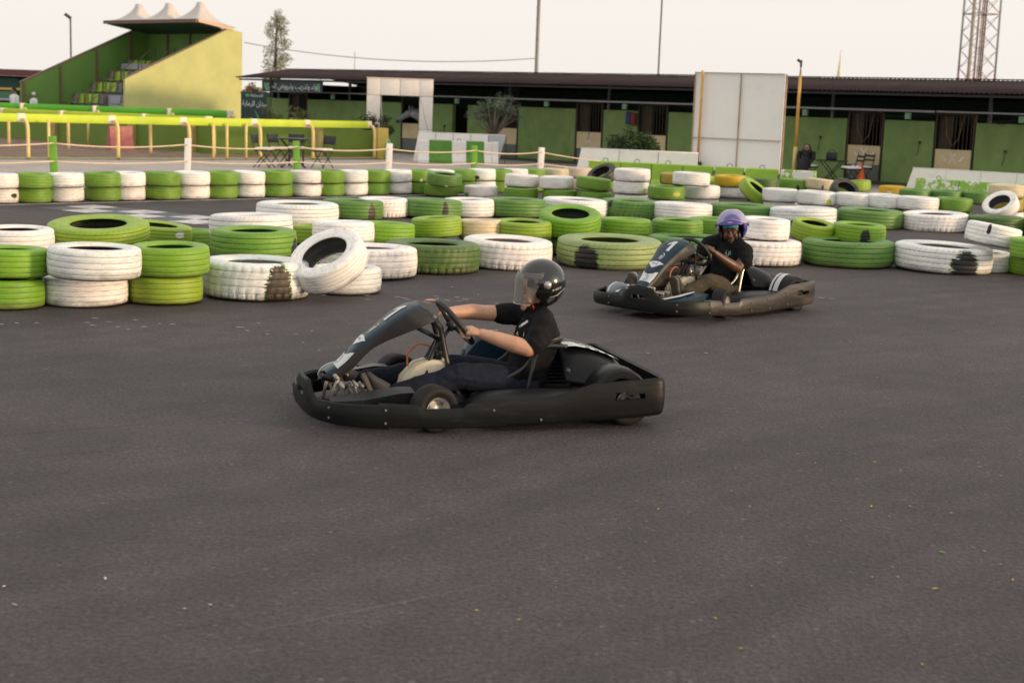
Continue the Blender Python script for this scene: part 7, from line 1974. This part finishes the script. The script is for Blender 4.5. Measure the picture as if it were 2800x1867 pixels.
def stroke(pts, w):
    out = []
    for (x0, y0), (x1, y1) in zip(pts, pts[1:]):
        dx, dy = x1 - x0, y1 - y0; L = math.hypot(dx, dy) or 1; nx, ny = -dy / L * w / 2, dx / L * w / 2
        out.append([(x0 + nx, y0 + ny), (x0 - nx, y0 - ny), (x1 - nx, y1 - ny), (x1 + nx, y1 + ny)])
    return out
# ---------------------------------------------------------------- driver one: black helmet, side on
def driver_one():
    root = empty('person', tuple(K1.location), K1.rotation_euler.z, 'young driver in black T-shirt and black visored helmet, both arms stretched to the wheel', 'person')
    T, N, S = 0, 1, 2     # tee, trousers, skin
    parts = []
    # torso, leaning back in the seat
    parts += [([(-.32, 0, .17), (-.36, 0, .27), (-.395, 0, .38), (-.405, 0, .47), (-.405, 0, .535)], [(.148, .130), (.155, .126), (.166, .132), (.172, .128), (.132, .090)], T, .004),
              ([(-.40, .10, .545), (-.39, .165, .52)], [.070, .072], T, .004), ([(-.39, -.10, .545), (-.36, -.165, .53)], [.070, .070], T, .004),
              ([(-.39, .165, .52), (-.345, .215, .465), (-.315, .235, .435)], [.075, .072, .070], T, .004),          # near sleeve
              ([(-.36, -.165, .535), (-.28, -.18, .54), (-.235, -.185, .54)], [.068, .066, .063], T, .004),           # far sleeve
              ([(-.405, 0, .55), (-.395, 0, .60)], [.056, .052], S, 0)]
    # arms
    parts += [([(-.345, .215, .465), (-.268, .248, .405)], [.051, .049], S, 0), ([(-.268, .248, .405), (-.20, .235, .425), (-.10, .20, .455), (-.02, .165, .478)], [.048, .049, .041, .030], S, 0),
              ([(-.28, -.18, .54), (-.13, -.19, .545)], [.051, .047], S, 0), ([(-.13, -.19, .545), (-.05, -.175, .555), (.05, -.125, .560), (.125, -.095, .562)], [.046, .047, .039, .030], S, 0)]
    # near hand closed over the right side of the rim
    parts.append(([(-.02, .165, .478), (.025, .150, .483), (.055, .138, .480)], [(.026, .020), (.032, .020), (.030, .018)], S, 0))
    fingers(parts, (.060, .140, .478), (.90, -.25, .02), (.10, -.05, -1.0), (-.25, -.95, .0), (28, 45, 40), S, L=.074, r=.0082)
    parts.append(([(.0, .150, .495), (.035, .128, .512), (.065, .118, .508)], [.012, .0105, .009], S, 0))
    # far hand: palm on the rim, fingers stretched flat over the fairing top
    parts.append(([(.125, -.095, .562), (.150, -.085, .590), (.170, -.080, .615)], [(.026, .020), (.031, .019), (.029, .017)], S, 0))
    fingers(parts, (.175, -.080, .622), (.72, .05, .42), (.05, -1.0, .0), (.55, .0, -.8), (10, 14, 10), S, L=.078, r=.0080)
    parts.append(([(.140, -.075, .585), (.165, -.052, .575), (.185, -.050, .560)], [.012, .0105, .009], S, 0))
    # legs
    for s, hip, knee, ank in ((1, (-.26, .095, .17), (.105, .165, .235), (.45, .125, .145)), (-1, (-.26, -.095, .17), (.14, -.135, .235), (.60, -.145, .165))):
        kx, ky, kz = knee
        parts += [([hip, ((hip[0] + kx) / 2, (hip[1] + ky) / 2 + .01 * s, (hip[2] + kz) / 2 + .008), knee], [.092, .090, .078], N, .004),
                  ([knee, (kx + (ank[0] - kx) * .35, ky + (ank[1] - ky) * .35, kz + (ank[2] - kz) * .3 - .012), ank], [.074, .070, .054], N, .004)]
    parts.append(([(-.30, -.08, .15), (-.30, .08, .15)], [.10, .10], N, 0))
    fp, q, F, Lf, U = face_parts((-.375, .004, .700), (1, .10, -.10), (0, 0, 1), .95, S)
    parts += fp
    b = body_mesh('body', parts, .0055, [TEE, NAVYP, SKIN1], root, 3, wrinkle={0, 1})
    face_details(root, q, .95, LIP1)
    # helmet with peakless shell, smoked clear visor, pivot
    hc = Vector((-.415, 0, .752)); hF = Vector((1, .06, -.07))
    h, F, Lf, U = helmet_shell(root, hc, hF, (0, 0, 1), .130, .116, .122, HBLK, brow=.33, back=-.93, thick=.016)
    v = visor_mesh(h, hc + U * .012, F, Lf, U, .150, .134, .125, .46, -.98, rad(80), glass('smoked_visor', (.40, .41, .38), .12, .04), bulge=1.02, taper=.42, flare=.10)
    tr = MB(); tr.tube([hc + U * (.012 - .1225) + F * (math.cos(a) * .1680) + Lf * (math.sin(a) * .1500) for a in [rad(-46.4 + 92.8 * k / 20) for k in range(21)]], .0022, 6); tr.build('visor_edge', glass('visor_rim', (.6, .6, .58), .8), v)
    for s in (1, -1):
        p = hc + Lf * (s * .1335) + F * .012 + U * .0
        mb = MB(); mb.lathe([(0, .016), (.016, .016), (.020, .010), (.024, .004), (.024, 0)], 20, o=p, M=(Lf * s).to_track_quat('Z', 'Y').to_matrix()); mb.build('visor_pivot', mat('pivot_silver', (.42, .40, .40), .3, metal=.5), h)
        # cheek side arm of the visor
        mb = MB(); mb.tube([p + Lf * s * .002, p + F * .05 + U * .01 - Lf * s * .012, p + F * .10 + U * .02 - Lf * s * .055], [(.006, .022), (.005, .030), (.004, .03)], 8); mb.build('visor_arm', HBLK, h)
    tm = text_mesh('n-sarc', .024, .25)
    o = link('lettering', tm, DECAL, h); X = -F; 
    o.matrix_local = Matrix.Translation(hc + Lf * .1295 - F * .045 - U * .026) @ Matrix((X * .96 + U * .28, (U * .96 - X * .28), Lf)).transposed().to_4x4()
    mb = MB(); mb.tube([hc + Lf * .125 - F * .0 - U * .075, hc + Lf * .122 - F * .05 - U * .065, hc + Lf * .075 - F * .115 - U * .035], .0035, 6); mb.build('trim_line', mat('trim_grey', (.25, .24, .22), .4), h)
    # chin strap, red tab, shirt print
    mb = MB(); mb.tube([q(.045, .062, -.075), q(.03, .05, -.105), q(.03, 0, -.118)], .006, 6); mb.build('chin_strap', mat('red_strap', (.35, .02, .02), .6), root)
    mb = MB(); mb.add([(-.278, .045, .50), (-.272, .062, .497), (-.262, .088, .462), (-.268, .074, .458)], [(0, 1, 2, 3)])
    # shoes (soles towards the front)
    shoe(root, (.545, .125, .175), (.61, .115, .32), (-.9, 0, .35), .145, SHOEK, SOLE, .036)
    shoe(root, (.665, -.145, .185), (.73, -.15, .31), (-.9, 0, .35), .145, SHOEK, SOLE, .036)
    # white chest print
    print_on(b, root, 'chest_print', (-.29, .06, .500), (-.75, .66, 0), (-.05, 0, 1), [[(-.045, -.008), (-.025, .012), (-.028, -.012)], [(-.022, .010), (.018, .040), (.030, .030), (-.018, -.008)], *stroke([(-.05, -.055), (-.04, -.035), (-.03, -.058)], .004), *stroke([(.02, -.03), (.02, -.055)], .005), [(-.045, .035), (-.04, .04), (-.038, .034)]], DECAL)
    return root
driver_one()

# ---------------------------------------------------------------- driver two: purple helmet, facing the camera
def driver_two():
    root = empty('person', tuple(K2.location), 0, 'driver in black T-shirt and purple helmet with raised clear visor, looking at the camera', 'person')
    root.rotation_euler = K2.rotation_euler
    T, N, S = 0, 1, 2
    parts = []
    parts += [([(-.33, 0, .17), (-.37, .0, .28), (-.40, .005, .40), (-.40, .01, .50), (-.39, .015, .565)], [(.150, .125), (.155, .120), (.168, .125), (.175, .122), (.130, .085)], T, .004),
              ([(-.39, .10, .575), (-.385, .185, .535)], [.072, .078], T, .004), ([(-.37, -.09, .595), (-.335, -.165, .575)], [.072, .076], T, .004),
              ([(-.385, .185, .535), (-.355, .225, .48), (-.33, .245, .445)], [.078, .074, .070], T, .004),
              ([(-.335, -.165, .575), (-.285, -.20, .51), (-.25, -.215, .47)], [.076, .070, .066], T, .004),
              ([(-.385, .01, .58), (-.37, .015, .64)], [.060, .056], S, 0)]
    parts += [([(-.345, .215, .48), (-.240, .232, .388)], [.048, .046], S, 0), ([(-.240, .232, .388), (-.165, .225, .418), (-.06, .200, .470), (.030, .172, .525)], [.045, .046, .037, .028], S, 0),
              ([(-.285, -.20, .51), (-.17, -.22, .42)], [.048, .044], S, 0), ([(-.17, -.22, .42), (-.09, -.19, .435), (.0, -.13, .475), (.07, -.085, .510)], [.043, .044, .036, .028], S, 0)]
    # left fist round the rim
    parts.append(([(.030, .172, .525), (.066, .160, .545), (.092, .152, .555)], [(.028, .022), (.036, .023), (.034, .022)], S, 0))
    fingers(parts, (.098, .150, .556), (.85, -.20, .35), (.45, .1, -.88), (-.35, -.92, .1), (55, 70, 55), S, L=.076, r=.0088)
    parts.append(([(.045, .160, .566), (.075, .130, .578), (.098, .112, .570)], [.013, .0115, .0095], S, 0))
    # right fist
    parts.append(([(.07, -.085, .510), (.105, -.075, .525), (.132, -.072, .535)], [(.028, .022), (.034, .021), (.031, .019)], S, 0))
    fingers(parts, (.138, -.072, .538), (.80, .15, .30), (.40, -.1, -.9), (-.35, .92, .1), (55, 70, 55), S, L=.074, r=.0086)
    parts.append(([(.09, -.08, .548), (.118, -.05, .558), (.135, -.035, .55)], [.013, .0115, .0095], S, 0))
    for s, hip, knee, ank in ((1, (-.26, .105, .17), (.150, .205, .285), (.395, .150, .185)), (-1, (-.26, -.105, .17), (.18, -.155, .29), (.62, -.155, .215))):
        kx, ky, kz = knee
        parts += [([hip, ((hip[0] + kx) / 2, (hip[1] + ky) / 2 + .012 * s, (hip[2] + kz) / 2 + .01), knee], [.092, .086, .068], N, .004),
                  ([knee, (kx + (ank[0] - kx) * .35, ky + (ank[1] - ky) * .35, kz + (ank[2] - kz) * .3 - .014), ank], [.066, .066, .055], N, .004)]
    parts.append(([(-.30, -.09, .15), (-.30, .09, .15)], [.11, .11], N, 0))
    ya = rad(33); hF = Vector((math.cos(ya), math.sin(ya), -.10)); hU = Vector((.05, -.08, 1))
    fp, q, F, Lf, U = face_parts((-.375, .030, .700), hF, hU, 1.0, S)
    parts += fp
    b = body_mesh('body', parts, .0055, [TEE, KHAKI, SKIN2], root, 3, wrinkle={0, 1})
    face_details(root, q, 1.0, LIP2, beard=True)
    hc = Vector((-.395, .022, .752))
    h, F, Lf, U = helmet_shell(root, hc, hF, hU, .138, .124, .134, HPUR, brow=.18, back=-.90, thick=.017)
    # visor bubble swung up over the brow
    v = visor_mesh(h, hc + U * .0, F, Lf, U, .157, .143, .160, .12, .955, rad(88), glass('clear_bubble', (.70, .69, .80), .05, .04, .45), bulge=1.0, arch=.36)
    mb = MB(); mb.tube([hc + U * (.160 * (.12 + .36 * math.cos(a) ** 2)) + (F * (math.cos(a) * .157) + Lf * (math.sin(a) * .143)) * math.sqrt(1 - (.12 + .36 * math.cos(a) ** 2) ** 2) for a in [rad(-88 + 176 * k / 24) for k in range(25)]], .0022, 6); mb.build('visor_edge', mat('visor_edge_pale', (.6, .58, .62), .3), v)
    mb = MB(); mb.tube([hc + U * (.023 + .004 * math.cos(a)) + F * (math.cos(a) * .155) + Lf * (math.sin(a) * .1405) for a in [rad(-80 + 160 * k / 24) for k in range(25)]], .0042, 6); mb.build('brow_trim', mat('brow_trim_dark', (.02, .02, .03), .3), h)
    for s in (1, -1):
        mb = MB(); mb.lathe([(0, .014), (.014, .014), (.018, .006), (.018, 0)], 16, o=hc + Lf * (s * .142) + U * .012, M=(Lf * s).to_track_quat('Z', 'Y').to_matrix()); mb.build('visor_pivot', BOLTM, h)
        mb = MB(); mb.tube([q(.040, s * .082, .005), q(.042, s * .080, -.045), q(.030, s * .072, -.085)], [(.007, .020), (.008, .022), (.007, .018)], 8); mb.build('cheek_pad', BLACKM, h)
    mb = MB(); mb.tube([q(.060, -.066, .055), q(.094, -.034, .062), q(.103, 0, .064), q(.094, .034, .062), q(.060, .066, .055)], [(.008, .016)] * 5, 8); mb.build('headband', mat('turquoise_cloth', (.05, .30, .38), .8, var=.3, scale=60), root)
    # brow badge on the shell
    for dx, cc, w in ((-.016, (.55, .05, .08), .008), (-.006, (.7, .7, .72), .006), (.003, (.7, .7, .72), .006), (.012, (.7, .7, .72), .006), (.019, (.7, .7, .72), .004)):
        p = hc + F * .1535 + U * .052 + Lf * -dx * 1.3
        mb = MB(); mb.add([p + Lf * w / 2 + U * .007 - F * .002, p - Lf * w / 2 + U * .007 - F * .002, p - Lf * w / 2 - U * .006, p + Lf * w / 2 - U * .006], [(0, 1, 2, 3)]); mb.build('badge_letter', mat('badge_red', cc, .4) if cc[0] < .6 else DECAL, h, fixn=False)
    gp = mat('pale_green_print', (.42, .58, .40), .6)
    print_on(b, root, 'chest_print', (-.27, .085, .50), (-.55, .83, 0), (-.08, 0, 1), stroke([(-.035, -.012), (-.028, -.024), (-.014, -.018), (-.008, .0), (-.016, .012), (-.022, .004)], .0045) + stroke([(-.010, -.022), (.006, -.018), (.012, .004), (.010, .022)], .0045) + stroke([(.024, -.004), (.021, .016), (.019, .030)], .004) + stroke([(-.020, .022), (-.012, .026)], .005), gp)
    shoe(root, (.435, .130, .215), (.475, .120, .35), (-.9, 0, .30), .175, SHOEK, SOLE, .046)
    shoe(root, (.672, -.155, .235), (.715, -.155, .37), (-.9, 0, .30), .165, SHOEW, SOLE, .042)
    return root
driver_two()
